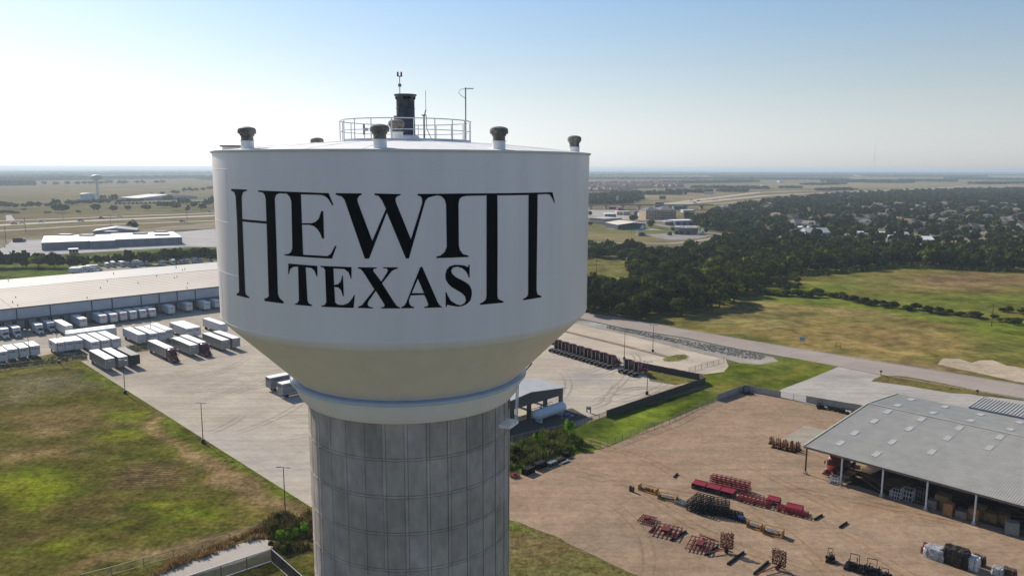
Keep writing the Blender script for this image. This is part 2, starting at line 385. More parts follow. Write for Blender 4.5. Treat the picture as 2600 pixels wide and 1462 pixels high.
for p in me.polygons:
    i, j = divmod(p.index, nc); key = (i // 8, cols[j][2])
    if key not in tone: t = rp.uniform(.84, 1.08); tone[key] = (t, t * rp.uniform(.99, 1.01), t * rp.uniform(.96, 1.04))
    t = tone[key]
    dkj = (cols[j][1] == 1) or (zz[i][1] == 1 and zz[i + 1][1] == 1); bnd = cols[j][1] == 2 or (zz[i][1] == 2 and zz[i + 1][1] == 2)  # joint relief is shaded mostly through colour: dark edges, lighter band
    if dkj: t = tuple(c * .52 for c in t)
    elif bnd: t = tuple(c * 1.06 for c in t)
    for _ in p.loop_indices: tt += [*t, 1]
ca.data.foreach_set('color', tt)
nt = CONC.node_tree; at = nt.nodes.new('ShaderNodeAttribute'); at.attribute_name = 'Col'; b_ = nt.nodes['Principled BSDF']
src = b_.inputs['Base Color'].links[0].from_socket
n3 = nt.nodes.new('ShaderNodeTexNoise'); n3.inputs['Scale'].default_value = 1.3; n3.inputs['Detail'].default_value = 8; tcn = nt.nodes.new('ShaderNodeTexCoord'); mpn = nt.nodes.new('ShaderNodeMapping')
mpn.inputs['Scale'].default_value = (1.6, 1.6, 1.0); nt.links.new(tcn.outputs['Object'], mpn.inputs[0]); nt.links.new(mpn.outputs[0], n3.inputs['Vector'])
mrn = nt.nodes.new('ShaderNodeMapRange'); mrn.inputs[1].default_value = .3; mrn.inputs[2].default_value = .7; mrn.inputs[3].default_value = .86; mrn.inputs[4].default_value = 1.16
nt.links.new(n3.outputs[0], mrn.inputs[0])
v1 = nt.nodes.new('ShaderNodeVectorMath'); v1.operation = 'MULTIPLY'; nt.links.new(src, v1.inputs[0]); nt.links.new(at.outputs['Color'], v1.inputs[1])
v2 = nt.nodes.new('ShaderNodeVectorMath'); v2.operation = 'SCALE'; nt.links.new(v1.outputs[0], v2.inputs[0]); nt.links.new(mrn.outputs[0], v2.inputs['Scale'])
nt.links.new(v2.outputs[0], b_.inputs['Base Color'])
me.materials.append(CONC); link('shaft', me, tower)

# lettering wrapped round the tank: outlines as (arc length from the middle, height from eye level)
LETTERS = {'h':[(-9.057,-0.969),(-7.705,-0.973),(-7.71,-1.033),(-7.911,-1.058),(-8.051,-1.133),(-8.144,-1.317),(-8.188,-2.272),(-6.476,-2.297),(-6.459,-1.334),(-6.506,-1.178),(-6.614,-1.082),(-6.907,-1.049),(-6.915,-0.99),(-4.637,-1.026),(-3.265,-1.052),(-3.066,-1.542),(-3.112,-1.561),(-3.294,-1.279),(-3.434,-1.175),(-3.598,-1.131),(-4.541,-1.117),(-4.55,-2.316),(-4.092,-2.305),(-3.895,-2.243),(-3.754,-2.125),(-3.623,-1.797),(-3.531,-1.788),(-3.536,-2.935),(-3.624,-2.929),(-3.7,-2.719),(-3.822,-2.548),(-3.988,-2.418),(-4.204,-2.373),(-4.553,-2.382),(-4.55,-3.639),(-3.407,-3.658),(-3.25,-3.557),(-3.054,-3.216),(-2.993,-3.231),(-3.208,-3.761),(-5.519,-3.714),(-5.516,-3.663),(-5.306,-3.641),(-5.155,-3.547),(-5.084,-3.367),(-5.04,-1.421),(-5.112,-1.229),(-5.259,-1.097),(-5.644,-1.092),(-5.827,-1.146),(-5.924,-1.303),(-5.94,-2.931),(-5.982,-5.414),(-5.896,-5.589),(-5.668,-5.733),(-5.687,-5.803),(-6.832,-5.794),(-6.825,-5.683),(-6.654,-5.642),(-6.537,-5.542),(-6.541,-5.338),(-6.472,-2.399),(-8.182,-2.378),(-8.242,-5.503),(-8.201,-5.646),(-7.906,-5.739),(-7.91,-5.786),(-9.071,-5.78),(-9.062,-5.702),(-8.877,-5.651),(-8.795,-5.565),(-8.655,-2.376),(-8.67,-1.311),(-8.779,-1.11),(-9.067,-1.055)],'w':[(-2.954,-1.049),(-1.846,-1.052),(-1.859,-1.109),(-1.964,-1.154),(-2.037,-1.268),(-2.029,-1.4),(-1.467,-2.992),(-0.875,-1.678),(-1.037,-1.32),(-1.165,-1.151),(-1.334,-1.114),(-1.321,-1.05),(-0.261,-1.074),(-0.27,-1.12),(-0.413,-1.169),(-0.479,-1.263),(-0.463,-1.413),(0.121,-2.938),(0.608,-1.435),(0.603,-1.265),(0.547,-1.17),(0.423,-1.132),(0.424,-1.068),(2.199,-1.062),(7.174,-1.083),(7.384,-1.569),(7.341,-1.589),(7.18,-1.375),(6.97,-1.182),(6.737,-1.156),(6.149,-1.164),(6.13,-5.465),(6.205,-5.664),(6.467,-5.771),(6.455,-5.821),(5.309,-5.828),(5.309,-5.756),(5.456,-5.73),(5.593,-5.639),(5.608,-5.452),(5.592,-1.173),(3.921,-1.163),(3.932,-2.923),(3.924,-5.503),(3.971,-5.65),(4.231,-5.775),(4.231,-5.829),(3.08,-5.827),(3.08,-5.762),(3.225,-5.724),(3.357,-5.621),(3.389,-5.461),(3.401,-1.156),(2.482,-1.164),(2.279,-1.201),(2.177,-1.296),(2.136,-1.468),(2.135,-3.25),(2.182,-3.427),(2.324,-3.609),(2.563,-3.677),(2.562,-3.736),(1.17,-3.736),(1.171,-3.67),(1.343,-3.636),(1.522,-3.485),(1.611,-3.274),(1.6,-1.5),(1.544,-1.309),(1.409,-1.174),(1.254,-1.135),(1.023,-1.172),(0.85,-1.228),(0.734,-1.36),(0.025,-3.73),(-0.101,-3.729),(-0.84,-1.829),(-1.616,-3.734),(-1.794,-3.735),(-2.584,-1.31),(-2.707,-1.179),(-2.956,-1.117)],'t':[(-5.327,-4.049),(-3.894,-4.083),(-3.899,-4.525),(-3.942,-4.527),(-4.041,-4.284),(-4.17,-4.191),(-4.45,-4.164),(-4.421,-5.587),(-4.367,-5.703),(-4.199,-5.773),(-4.214,-5.814),(-5.058,-5.808),(-5.056,-5.767),(-4.924,-5.718),(-4.847,-5.593),(-4.828,-4.162),(-5.065,-4.174),(-5.24,-4.282),(-5.326,-4.506),(-5.36,-4.508)],'e':[(-3.752,-4.078),(-2.367,-4.091),(-2.381,-4.585),(-2.405,-4.585),(-2.504,-4.315),(-2.68,-4.183),(-3.16,-4.168),(-3.15,-4.866),(-2.964,-4.822),(-2.859,-4.713),(-2.778,-4.457),(-2.753,-4.457),(-2.736,-5.328),(-2.777,-5.329),(-2.85,-5.084),(-2.969,-4.963),(-3.145,-4.949),(-3.134,-5.605),(-3.013,-5.699),(-2.768,-5.703),(-2.543,-5.606),(-2.398,-5.445),(-2.281,-5.258),(-2.258,-5.266),(-2.329,-5.817),(-3.762,-5.818),(-3.761,-5.77),(-3.622,-5.743),(-3.533,-5.621),(-3.538,-4.246),(-3.606,-4.151),(-3.754,-4.117)],'x':[(-2.103,-4.095),(-1.308,-4.095),(-1.317,-4.134),(-1.445,-4.166),(-1.458,-4.243),(-1.13,-4.689),(-0.892,-4.32),(-0.844,-4.204),(-0.907,-4.138),(-1.033,-4.134),(-1.032,-4.087),(-0.438,-4.097),(-0.439,-4.144),(-0.584,-4.185),(-0.7,-4.262),(-1.101,-4.766),(-0.612,-5.57),(-0.518,-5.708),(-0.378,-5.788),(-0.379,-5.828),(-1.155,-5.823),(-1.154,-5.772),(-1.038,-5.756),(-1.017,-5.666),(-1.37,-5.079),(-1.691,-5.531),(-1.733,-5.65),(-1.677,-5.747),(-1.503,-5.785),(-1.512,-5.824),(-2.142,-5.813),(-2.141,-5.766),(-1.97,-5.692),(-1.427,-5.021),(-1.892,-4.266),(-1.987,-4.171),(-2.104,-4.134)],'a1':[(0.493,-4.086),(0.382,-4.586),(0.123,-5.187),(0.075,-5.284),(0.003,-5.479),(0.008,-5.617),(0.075,-5.736),(0.202,-5.779),(0.201,-5.826),(-0.329,-5.823),(-0.329,-5.776),(-0.193,-5.711),(-0.114,-5.575)],'a2':[(0.493,-4.086),(0.57,-4.088),(1.203,-5.614),(1.301,-5.757),(1.387,-5.808),(1.379,-5.836),(0.634,-5.83),(0.635,-5.783),(0.771,-5.756),(0.803,-5.678),(0.698,-5.398),(0.634,-5.278),(0.631,-5.2),(0.382,-4.586)],'a3':[(0.123,-5.187),(0.631,-5.2),(0.634,-5.278),(0.075,-5.284)],'s':[(2.611,-4.074),(2.556,-4.072),(2.539,-4.17),(2.382,-4.092),(2.178,-4.056),(1.935,-4.046),(1.734,-4.098),(1.593,-4.249),(1.54,-4.444),(1.55,-4.641),(1.648,-4.822),(1.806,-4.987),(2.251,-5.267),(2.395,-5.415),(2.435,-5.598),(2.372,-5.714),(2.206,-5.784),(2.002,-5.732),(1.761,-5.56),(1.623,-5.315),(1.584,-5.195),(1.544,-5.193),(1.546,-5.828),(1.578,-5.83),(1.607,-5.731),(1.759,-5.779),(2.042,-5.838),(2.289,-5.829),(2.497,-5.742),(2.645,-5.591),(2.709,-5.334),(2.689,-5.133),(2.585,-4.927),(2.378,-4.777),(2.011,-4.581),(1.831,-4.416),(1.792,-4.276),(1.874,-4.162),(2.076,-4.13),(2.279,-4.198),(2.443,-4.344),(2.525,-4.486),(2.558,-4.607),(2.608,-4.61)]}
def letters(name, keys, label):
    bm = bmesh.new()
    for k in keys:
        vs = [bm.verts.new((a, z, 0)) for a, z in LETTERS[k]]
        for t in tessellate_polygon([[Vector((a, z, 0)) for a, z in LETTERS[k]]]): bm.faces.new([vs[i] for i in t])
    x = -9.4
    while x < 9:
        bmesh.ops.bisect_plane(bm, geom=bm.verts[:] + bm.edges[:] + bm.faces[:], plane_co=(x, 0, 0), plane_no=(1, 0, 0), dist=1e-5); x += .2
    for v in bm.verts:
        a = v.co.x / TR; v.co = Vector(((TR + .012) * math.cos(a), (TR + .012) * math.sin(a), H + v.co.y))
    bmesh.ops.recalc_face_normals(bm, faces=bm.faces)
    me = bpy.data.meshes.new(name); bm.to_mesh(me); bm.free(); me.materials.append(BLACK)
    o = link(name, me, tower); o['label'] = label
letters('town_name', 'hw', 'large black serif lettering HEWITT, its letters joined')
letters('state_name', ('t', 'e', 'x', 'a1', 'a2', 'a3', 's'), 'smaller black serif lettering TEXAS')

# roof fittings
def vent(px, py, far=False, r=8.85, cap=.40, neck=.27, h=1.02, base=.36, inner=None, rough_label=None):
    p = inner if inner is not None else cyl(px, py, r, far); rr = math.hypot(p[0], p[1]); z0 = dome(rr) - .04
    v = MB().lathe([(neck + .02, z0 + base), (neck, z0 + base), (neck, z0 + base + .22), (neck + .05, z0 + base + .24), (neck + .05, z0 + base + .31), (cap * .96, z0 + base + .32), (cap, z0 + base + .34), (cap, z0 + base + .50), (cap * .95, z0 + base + .51), (cap * .93, z0 + base + .55),
                   (cap * .7, z0 + base + .60), (cap * .35, z0 + base + .63), (.01, z0 + base + .64)], 20, (p[0], p[1])).build('roof_vent', VENTG, tower, 40)
    MB().lathe([(neck + .015, z0), (neck + .015, z0 + base), (neck + .07, z0 + base + .002), (neck + .07, z0 + base + .02), (neck, z0 + base + .02)], 20, (p[0], p[1])).build('vent_base', ROOFW, v, 40)
    k = MB(); k.box(p[0] + cap - .02, p[0] + cap + .08, p[1] - .05, p[1] + .05, z0 + base + .36, z0 + base + .5)
    k.build('latch', VENTG, v)
vent(629, 380, False, 9.0); vent(965, 381, False, 9.0); vent(1267, 384, False, 9.05)
vent(1458, 386, True, 9.1, cap=.38); vent(805, 362, True, 8.9)
vent(0, 0, inner=plan(1007, 345, TD - 2.4), cap=.40, neck=.30, base=.42)
hp = cyl(592, 378, 8.95, True)
hb = MB(); hb.box(hp[0] - .45, hp[0] + .45, hp[1] - .45, hp[1] + .45, H + .72, H + 1.02); hb = hb.build('roof_hatch', WHITE, tower)
k = MB(); k.box(hp[0] - .52, hp[0] + .52, hp[1] - .55, hp[1] + .5, H + 1.02, H + 1.10); k.build('hatch_lid', VENTG, hb)
# railing ring
RR = 3.40; NR = 20; rail = MB(); zb = dome(RR)
ring = [(RR * math.cos(2 * math.pi * k / 60), RR * math.sin(2 * math.pi * k / 60)) for k in range(61)]
for z, w in ((zb + 1.08, .05), (zb + .55, .04)):
    for a, b in zip(ring[:-1], ring[1:]):
        if z < zb + 1.2 and 33 <= ring.index(a) <= 34: continue
        rail.bar((*a, z), (*b, z), w)
for a, b in zip(ring[:-1], ring[1:]): rail.bar((*a, zb + .06), (*b, zb + .06), .02, .12)
rail.build('railing', RAIL, tower)
for k in range(NR):
    a = 2 * math.pi * (k + .35) / NR; q = MB(); q.bar((RR * math.cos(a), RR * math.sin(a), zb - .02), (RR * math.cos(a), RR * math.sin(a), zb + 1.08), .05); q.build('railing_post', RAIL, tower)
# tall mast housing in the middle
c = plan(1030, 300, TD + .4); ct = (c[0], c[1]); z0 = dome(0) - .06
hs = MB().lathe([(.50, z0 + .35), (.48, H + 3.05), (.50, H + 3.06), (.50, H + 3.10), (.48, H + 3.11), (.48, H + 3.60), (.58, H + 3.74), (.60, H + 3.76), (.60, H + 3.80), (.02, H + 3.81)], 28, ct).build('mast_housing', pm('blue_grey_steel', (.055, .065, .085), .5, metal=.3, var=.3, scale=3), tower, 40)
MB().lathe([(.82, z0), (.78, z0 + .18), (.62, z0 + .34), (.50, z0 + .36)], 28, ct).build('housing_base', WHITE, hs, 40)
for a in (-1.3, -.05, .35, 1.3, 2.4, 3.4):
    q = MB(); q.tube([(ct[0] + .46 * math.cos(a), ct[1] + .46 * math.sin(a), H + 3.62), (ct[0] + .53 * math.cos(a), ct[1] + .53 * math.sin(a), H + 3.62)], .09, 12); q.build('vent_hole', BLACK, hs)
q = MB(); q.box(ct[0] - .1, ct[0] + .1, ct[1] - .62, ct[1] - .49, z0 + .3, H + 2.7); q.build('junction_panel', GREY, hs)
q = MB(); q.bar((ct[0], ct[1] - .28, H + 3.8), (ct[0], ct[1] - .28, H + 4.75), .04); q.tube([(ct[0], ct[1] - .28, H + 4.2), (ct[0], ct[1] - .28, H + 4.34)], .09, 10)
q.bar((ct[0], ct[1] - .36, H + 4.72), (ct[0], ct[1] - .18, H + 4.72), .04); bl = q.build('beacon_stand', GREY, hs)
for dy in (-.09, .09):
    q = MB(); q.tube([(ct[0], ct[1] - .28 + dy, H + 4.72), (ct[0], ct[1] - .28 + dy, H + 4.95)], [.055, .045], 10); q.build('beacon_lamp', pm('red_glass', (.22, .01, .015), .3), bl)
# whip aerial, yagi aerial, small panel aerial
def at(px, z, d=TD): p = plan(px, 400, d); return (p[0], p[1], z)
a = at(1078, 0); q = MB(); q.bar((a[0], a[1], dome(1) - .1), (a[0], a[1], H + 2.75), .09); q.bar((a[0], a[1] - .12, H + 2.72), (a[0], a[1] + .12, H + 2.72), .06); q.bar((a[0], a[1], H + 2.6), (a[0], a[1] + .1, H + 3.0), .06)
ae = q.build('whip_aerial', GREY, tower); q = MB(); q.bar((a[0], a[1] + .1, H + 2.9), (a[0], a[1] + .1, H + 3.98), .025); q.build('rod', GREY, ae)
q = MB(); q.tube([(a[0], a[1] + .12, H + 2.7), (a[0], a[1] + .14, H + 2.0), (a[0], a[1] + .35, H + 1.55), (a[0], a[1] + .5, H + 1.36)], .018, 5); q.build('cable', BLACK, ae)
a = at(1183, 0, TD - .6); q = MB(); q.bar((a[0], a[1], dome(3.4)), (a[0], a[1], H + 4.1), .06); ya = q.build('yagi_mast', GREY, tower)
q = MB(); q.bar((a[0], a[1], H + 4.05), (a[0], a[1] + .42, H + 4.05), .03)
for k in range(6): q.bar((a[0], a[1] + .08 + k * .06, H + 4.0), (a[0], a[1] + .08 + k * .06, H + 4.1), .015)
q.build('yagi_aerial', GREY, ya)
q = MB(); q.tube([(a[0], a[1], H + 4.05), (a[0], a[1] - .25, H + 4.0), (a[0], a[1] - .36, H + 3.85), (a[0], a[1] - .25, H + 3.7), (a[0], a[1], H + 3.55)], .014, 5); q.build('cable', GREY, ya)
a = at(926, 0, TD - 1); q = MB(); q.box(a[0] - .04, a[0] + .04, a[1] - .05, a[1] + .05, zb + .35, zb + .88); q.bar((a[0], a[1], zb + .62), (a[0], a[1] + .22, zb + .62), .14); q.build('panel_aerial', GREY, tower)
# door, platform and ladder on the shaft's right
def shaft_pt(ang, r, z): return Vector((r * math.cos(ang), r * math.sin(ang), z))
pa = R(64); pz = plan(1292, 1086, TD - 2.8)[2]
pl = MB(); pts = [shaft_pt(pa - .14, 5.48, 0), shaft_pt(pa - .12, 6.12, 0), shaft_pt(pa + .05, 6.2, 0), shaft_pt(pa + .08, 5.48, 0)]
pl.prism([(p[0], p[1]) for p in pts], pz, pz + .18); pl = pl.build('platform', WHITE, tower)
ld = MB(); zt_ = H - 11.35
for da in (-.02, .03): ld.bar(shaft_pt(pa + da, 6.16, pz + .1), shaft_pt(pa + da, 6.22, zt_), .05)
for k in range(14):
    z_ = pz + .2 + (zt_ - pz - .2) * (k + .5) / 14; ld.bar(shaft_pt(pa - .02, 6.18, z_), shaft_pt(pa + .03, 6.18, z_), .03)
ld.build('ladder', RAIL, tower)
da_ = R(78); dr = MB(); pts = [shaft_pt(da_ - .07, 5.47, 0), shaft_pt(da_ - .07, 5.53, 0), shaft_pt(da_ + .08, 5.53, 0), shaft_pt(da_ + .08, 5.47, 0)]
dr.prism([(p[0], p[1]) for p in pts], pz + .5, pz + 2.0); dr.build('door', DARK, tower)
q = MB(); q.tube([cyl(1346, 922, 6.9, True) + Vector((0, .1, 0)), cyl(1344, 930, 6.8, True), cyl(1333, 942, 6.4, True), cyl(1322, 952, 6.35, True)], .04, 6); q.build('cable_loop', DARK, tower)

# ------------------------------------------------------------------ the ground
def ground_mat():
    mt = bpy.data.materials.new('open_country'); mt.use_nodes = True; nt = mt.node_tree; b = nt.nodes['Principled BSDF']
    b.inputs['Roughness'].default_value = 1; b.inputs['Specular IOR Level'].default_value = 0.05
    g = nt.nodes.new('ShaderNodeNewGeometry')
    def mapped(sx, sy, rot=0):
        mp = nt.nodes.new('ShaderNodeMapping'); mp.inputs['Scale'].default_value = (sx, sy, 1); mp.inputs['Rotation'].default_value = (0, 0, rot)
        nt.links.new(g.outputs['Position'], mp.inputs[0]); return mp.outputs[0]
    vo = nt.nodes.new('ShaderNodeTexVoronoi'); vo.inputs['Scale'].default_value = 1; nt.links.new(mapped(1 / 520, 1 / 700, .7), vo.inputs['Vector'])
    sep = nt.nodes.new('ShaderNodeSeparateColor'); nt.links.new(vo.outputs['Color'], sep.inputs[0])
    cr = nt.nodes.new('ShaderNodeValToRGB'); cr.color_ramp.interpolation = 'CONSTANT'
    e = cr.color_ramp.elements; e[0].position = 0; e[0].color = (.16, .14, .085, 1); e[1].position = .2; e[1].color = (.22, .185, .12, 1)
    for p, c in ((.4, (.10, .12, .05, 1)), (.55, (.27, .22, .14, 1)), (.72, (.13, .135, .065, 1)), (.85, (.2, .16, .1, 1))):
        x = e.new(p); x.color = c
    nt.links.new(sep.outputs[0], cr.inputs[0])
    n = nt.nodes.new('ShaderNodeTexNoise'); n.inputs['Scale'].default_value = 1; n.inputs['Detail'].default_value = 10; n.inputs['Roughness'].default_value = .62
    nt.links.new(mapped(1 / 900, 1 / 420, -.1), n.inputs['Vector'])
    ln = nt.nodes.new('ShaderNodeVectorMath'); ln.operation = 'LENGTH'; nt.links.new(g.outputs['Position'], ln.inputs[0])
    md = nt.nodes.new('ShaderNodeMapRange'); md.inputs[1].default_value = 2500; md.inputs[2].default_value = 9000; md.inputs[3].default_value = 0.0; md.inputs[4].default_value = .10
    nt.links.new(ln.outputs['Value'], md.inputs[0])
    ad = nt.nodes.new('ShaderNodeMath'); nt.links.new(n.outputs[0], ad.inputs[0]); nt.links.new(md.outputs[0], ad.inputs[1])
    mr = nt.nodes.new('ShaderNodeMapRange'); mr.inputs[1].default_value = .53; mr.inputs[2].default_value = .56; nt.links.new(ad.outputs[0], mr.inputs[0])
    mx = nt.nodes.new('ShaderNodeMix'); mx.data_type = 'RGBA'; mx.inputs[7].default_value = (.028, .038, .018, 1)
    nt.links.new(mr.outputs[0], mx.inputs[0]); nt.links.new(cr.outputs[0], mx.inputs[6])
    n2 = nt.nodes.new('ShaderNodeTexNoise'); n2.inputs['Scale'].default_value = .02; n2.inputs['Detail'].default_value = 8; nt.links.new(g.outputs['Position'], n2.inputs['Vector'])
    r2 = nt.nodes.new('ShaderNodeMapRange'); r2.inputs[1].default_value = .3; r2.inputs[2].default_value = .7; r2.inputs[3].default_value = .7; r2.inputs[4].default_value = 1.25; nt.links.new(n2.outputs[0], r2.inputs[0])
    v = nt.nodes.new('ShaderNodeVectorMath'); v.operation = 'SCALE'; nt.links.new(mx.outputs[2], v.inputs[0]); nt.links.new(r2.outputs[0], v.inputs['Scale'])
    nt.links.new(v.outputs[0], b.inputs['Base Color'])
    return mt
gm = MB(); BIG = 120000
gm.add([(-BIG, -BIG, 0), (BIG, -BIG, 0), (BIG, BIG, 0), (-BIG, BIG, 0)], [(0, 1, 2, 3)])
tag(gm.build('ground', ground_mat()), kind='structure')

GR = (.10, .14, .018); GRB = (.19, .24, .014); DRY = (.20, .155, .07); BRN = (.15, .10, .05); DKG = (.045, .06, .017); TANF = (.27, .215, .12)
LAWN = attr_mat('lawn_grass', fine=1.1, mid=.09, cf=.6, cm=.3, bump=1.0, alt=(.15, .10, .035), alt_amt=.4)
FIELD = attr_mat('field_grass', fine=.35, mid=.03, cf=.28, cm=.25, bump=.6, alt=(.22, .165, .06), alt_amt=.35)
WILD = attr_mat('wild_grass', fine=.25, mid=.03, cf=.5, cm=.35, bump=.8, alt=(.05, .07, .015), alt_amt=.5)
CMAT = attr_mat('yard_concrete', fine=.8, mid=.05, cf=.08, cm=.13, bump=0, joints=5.0, streak=.17, streak_rot=.5, rough=.85)
ROADM = attr_mat('road_concrete', fine=2.5, mid=.06, cf=.07, cm=.08, bump=0, joints=9.0, rough=.85)
DIRTM = attr_mat('caliche_dirt', fine=.9, mid=.06, cf=.2, cm=.16, bump=.5, streak=.14, streak_rot=-.9, alt=(.31, .23, .16), alt_amt=.45)
FARM = attr_mat('far_grass', fine=.06, mid=.008, cf=.22, cm=.22, bump=0, alt=(.10, .10, .05), alt_amt=.4)

# left lawn
g1, g2, g3, dk, br, tn, gy = (.17, .20, .012), (.12, .155, .012), (.085, .11, .013), (.045, .055, .012), (.12, .075, .03), (.27, .19, .09), (.135, .125, .07)
sheet('lawn', [(-700, 1020), (0, 938), (202, 914), (800, 1292), (1010, 1470), (1000, 1900), (-1300, 1900)], .02, (.085, .085, .017), LAWN, [
    (120, 975, 150, 30, gy, .9), (50, 1010, 70, 20, (.17, .14, .075), .7), (150, 1055, 160, 20, (.17, .125, .05), .9), (60, 1085, 90, 22, tn, .55), (250, 960, 40, 14, g2, .8), (310, 1000, 60, 16, (.12, .12, .02), .8),
    (250, 1050, 60, 12, g2, .9), (300, 1045, 22, 8, g1, .7), (330, 1090, 60, 14, g1, .95), (260, 1110, 60, 10, g1, .6), (292, 1075, 24, 9, dk, .8), (380, 1075, 30, 20, (.10, .13, .015), .8), (210, 1085, 40, 12, dk, .6), (190, 1120, 80, 12, (.14, .11, .04), .6),
    (100, 1150, 130, 18, (.17, .12, .05), .9), (40, 1165, 60, 14, tn, .5), (200, 1165, 60, 10, tn, .4), (260, 1150, 120, 12, dk, .7), (350, 1160, 100, 14, (.06, .07, .012), .8), (430, 1140, 60, 14, g3, .7),
    (60, 1240, 120, 36, g1, 1.0), (110, 1205, 100, 16, g2, .8), (30, 1290, 70, 22, g1, .7), (170, 1250, 40, 14, dk, .7), (385, 1205, 92, 24, tn, .8), (330, 1225, 40, 10, br, .7), (455, 1190, 40, 10, br, .5),
    (180, 1300, 70, 34, (.075, .06, .02), .95), (260, 1270, 60, 26, (.085, .065, .022), .9), (290, 1320, 40, 16, tn, .35), (330, 1290, 50, 20, dk, .8), (240, 1345, 60, 14, dk, .8), (430, 1275, 60, 10, g1, .8), (480, 1300, 80, 16, g2, .7), (420, 1320, 60, 14, dk, .7), (540, 1290, 50, 22, g2, .8), (500, 1340, 80, 14, g3, .8),
    (110, 1370, 60, 14, br, .8), (130, 1390, 60, 10, tn, .4), (30, 1375, 60, 18, dk, .8), (320, 1350, 40, 8, g1, .9), (230, 1400, 90, 14, g1, .6), (80, 1425, 80, 14, (.13, .14, .02), .7), (380, 1395, 120, 22, (.10, .10, .02), .8), (200, 1445, 160, 14, (.11, .105, .025), .7), (620, 1280, 50, 34, (.15, .125, .035), .8),
    ('L', 350, 1050, 560, 1200, 15, tn, .95), ('L', 560, 1200, 730, 1300, 22, (.24, .165, .085), .85), ('L', 225, 935, 800, 1302, 9, (.11, .15, .016), .85), ('L', 300, 1449, 660, 1330, 15, (.23, .16, .08), .8), ('L', 0, 945, 215, 918, 10, (.17, .155, .045), .8), (700, 1350, 90, 30, (.21, .14, .07), .7)], res=2.0)
# right lawn at the bottom of the dirt yard
sheet('lawn', [(1180, 1270), (1296, 1320), (1385, 1352), (1455, 1385), (1530, 1420), (1640, 1475), (1900, 1800), (1100, 1800)], .045, (.13, .12, .04), LAWN, [(1400, 1400, 130, 30, (.17, .13, .06), .8), (1330, 1350, 60, 20, (.12, .14, .03), .8), (1500, 1455, 90, 20, (.15, .14, .05), .6)], res=2.5, jit=.8)
# dirt yard
sheet('dirt_yard', [(1100, 1215), (1296, 1210), (1400, 1170), (1470, 1152), (1544, 1136), (1655, 1085), (1760, 1040), (1822, 1016), (1890, 992), (1960, 1004), (2048, 1026), (2200, 1060), (2900, 1250), (2900, 1800), (1800, 1800), (1640, 1475), (1530, 1420), (1455, 1385), (1385, 1352), (1296, 1320), (1100, 1250)], .03,
      (0.305, 0.218, 0.148), DIRTM, [(1600, 1180, 150, 40, (0.331, 0.221, 0.148), .8), (1700, 1250, 160, 18, (0.261, 0.189, 0.133), .7), (2100, 1190, 90, 14, (0.235, 0.180, 0.133), .8), (1620, 1380, 120, 26, (0.252, 0.193, 0.140), .7), (1350, 1230, 70, 40, (0.348, 0.238, 0.164), .6), (2050, 1100, 90, 30, (0.313, 0.221, 0.156), .6),
      (2150, 1300, 200, 25, (0.322, 0.217, 0.136), .7), (1800, 1420, 150, 30, (0.287, 0.201, 0.133), .6), (1700, 1110, 100, 20, (0.339, 0.221, 0.148), .7), (2000, 1400, 150, 20, (0.261, 0.193, 0.133), .5), ('L', 1880, 1290, 2400, 1400, 9, (0.244, 0.184, 0.133), .6), ('L', 1560, 1330, 2200, 1480, 8, (0.252, 0.189, 0.140), .5)], res=4)
sheet('yard_slab', [ZG(380, 690), ZG(745, 490), ZG(1100, 560), ZG(740, 800)], .045, (.36, .32, .26), CMAT)
# ditch
sheet('ditch', [(1296, 1215), (1296, 1122), (1440, 1090), (1540, 1058), (1790, 984), (1786, 945), (1846, 922), (1970, 908), (2030, 906), (2125, 934), (2060, 962), (1985, 992), (1960, 1004), (1890, 992), (1822, 1016), (1655, 1085), (1544, 1136), (1470, 1152), (1400, 1172)], .035, (.105, .13, .016), WILD, [
    ('L', 1470, 1105, 1800, 985, 12, (.05, .07, .012), .9), ('L', 1500, 1128, 1850, 1000, 14, (.125, .165, .016), .9), ('L', 1800, 985, 2080, 925, 12, (.18, .16, .035), .8), ('L', 1830, 960, 2000, 925, 9, (.06, .085, .016), .7), (1960, 915, 60, 10, (.12, .13, .03), .7), (1340, 1150, 60, 30, (.10, .09, .04), .6)], res=3)
# concrete yard of the lorry terminal
sheet('yard', [(-900, 1040), (0, 926), (131, 899), (222, 906), (202, 915), (790, 1287), (826, 1302), (1296, 1130), (1440, 1084), (1548, 1046), (1722, 979), (1650, 968), (1640, 938), (1559, 917), (1468, 891), (1350, 862), (1100, 800), (700, 740), (500, 750), (-900, 850)], .05, (.455, .40, .325), CMAT, [
    (560, 1120, 150, 45, (.44, .40, .35), .9), (700, 1180, 120, 40, (.42, .385, .34), .7), (420, 960, 150, 25, (.40, .345, .28), .8), (1500, 960, 80, 18, (.31, .29, .265), .8), (1430, 930, 60, 12, (.42, .34, .27), .7), (1560, 1010, 100, 18, (.44, .385, .31), .8), (1400, 1020, 60, 20, (.34, .31, .28), .5), (300, 870, 300, 14, (.40, .37, .33), .6), (250, 960, 60, 8, (.30, .27, .24), .4)], res=4)
sheet('verge', [(-900, 1052), (0, 942), (221, 915), (222, 905), (131, 898), (0, 926), (-900, 1036)], .075, (.155, .135, .05), WILD, res=3, jit=.5)
sheet('verge', [(322, 884), (378, 874), (470, 860), (470, 866), (378, 890), (330, 896)], .075, (.16, .14, .05), WILD, res=3, jit=.4)
sheet('verge', [ZW(1560, 845), ZW(1500, 770), ZW(1500, 745), ZW(1700, 800), ZW(2060, 880), ZW(1880, 925)], .075, (.13, .125, .03), LAWN, res=3, jit=.3)
sheet('gravel_strip', [(1440, 1091), (1548, 1053), (1790, 975), (1786, 966), (1722, 975), (1548, 1041), (1440, 1080)], .07, (.34, .27, .20), DIRTM)
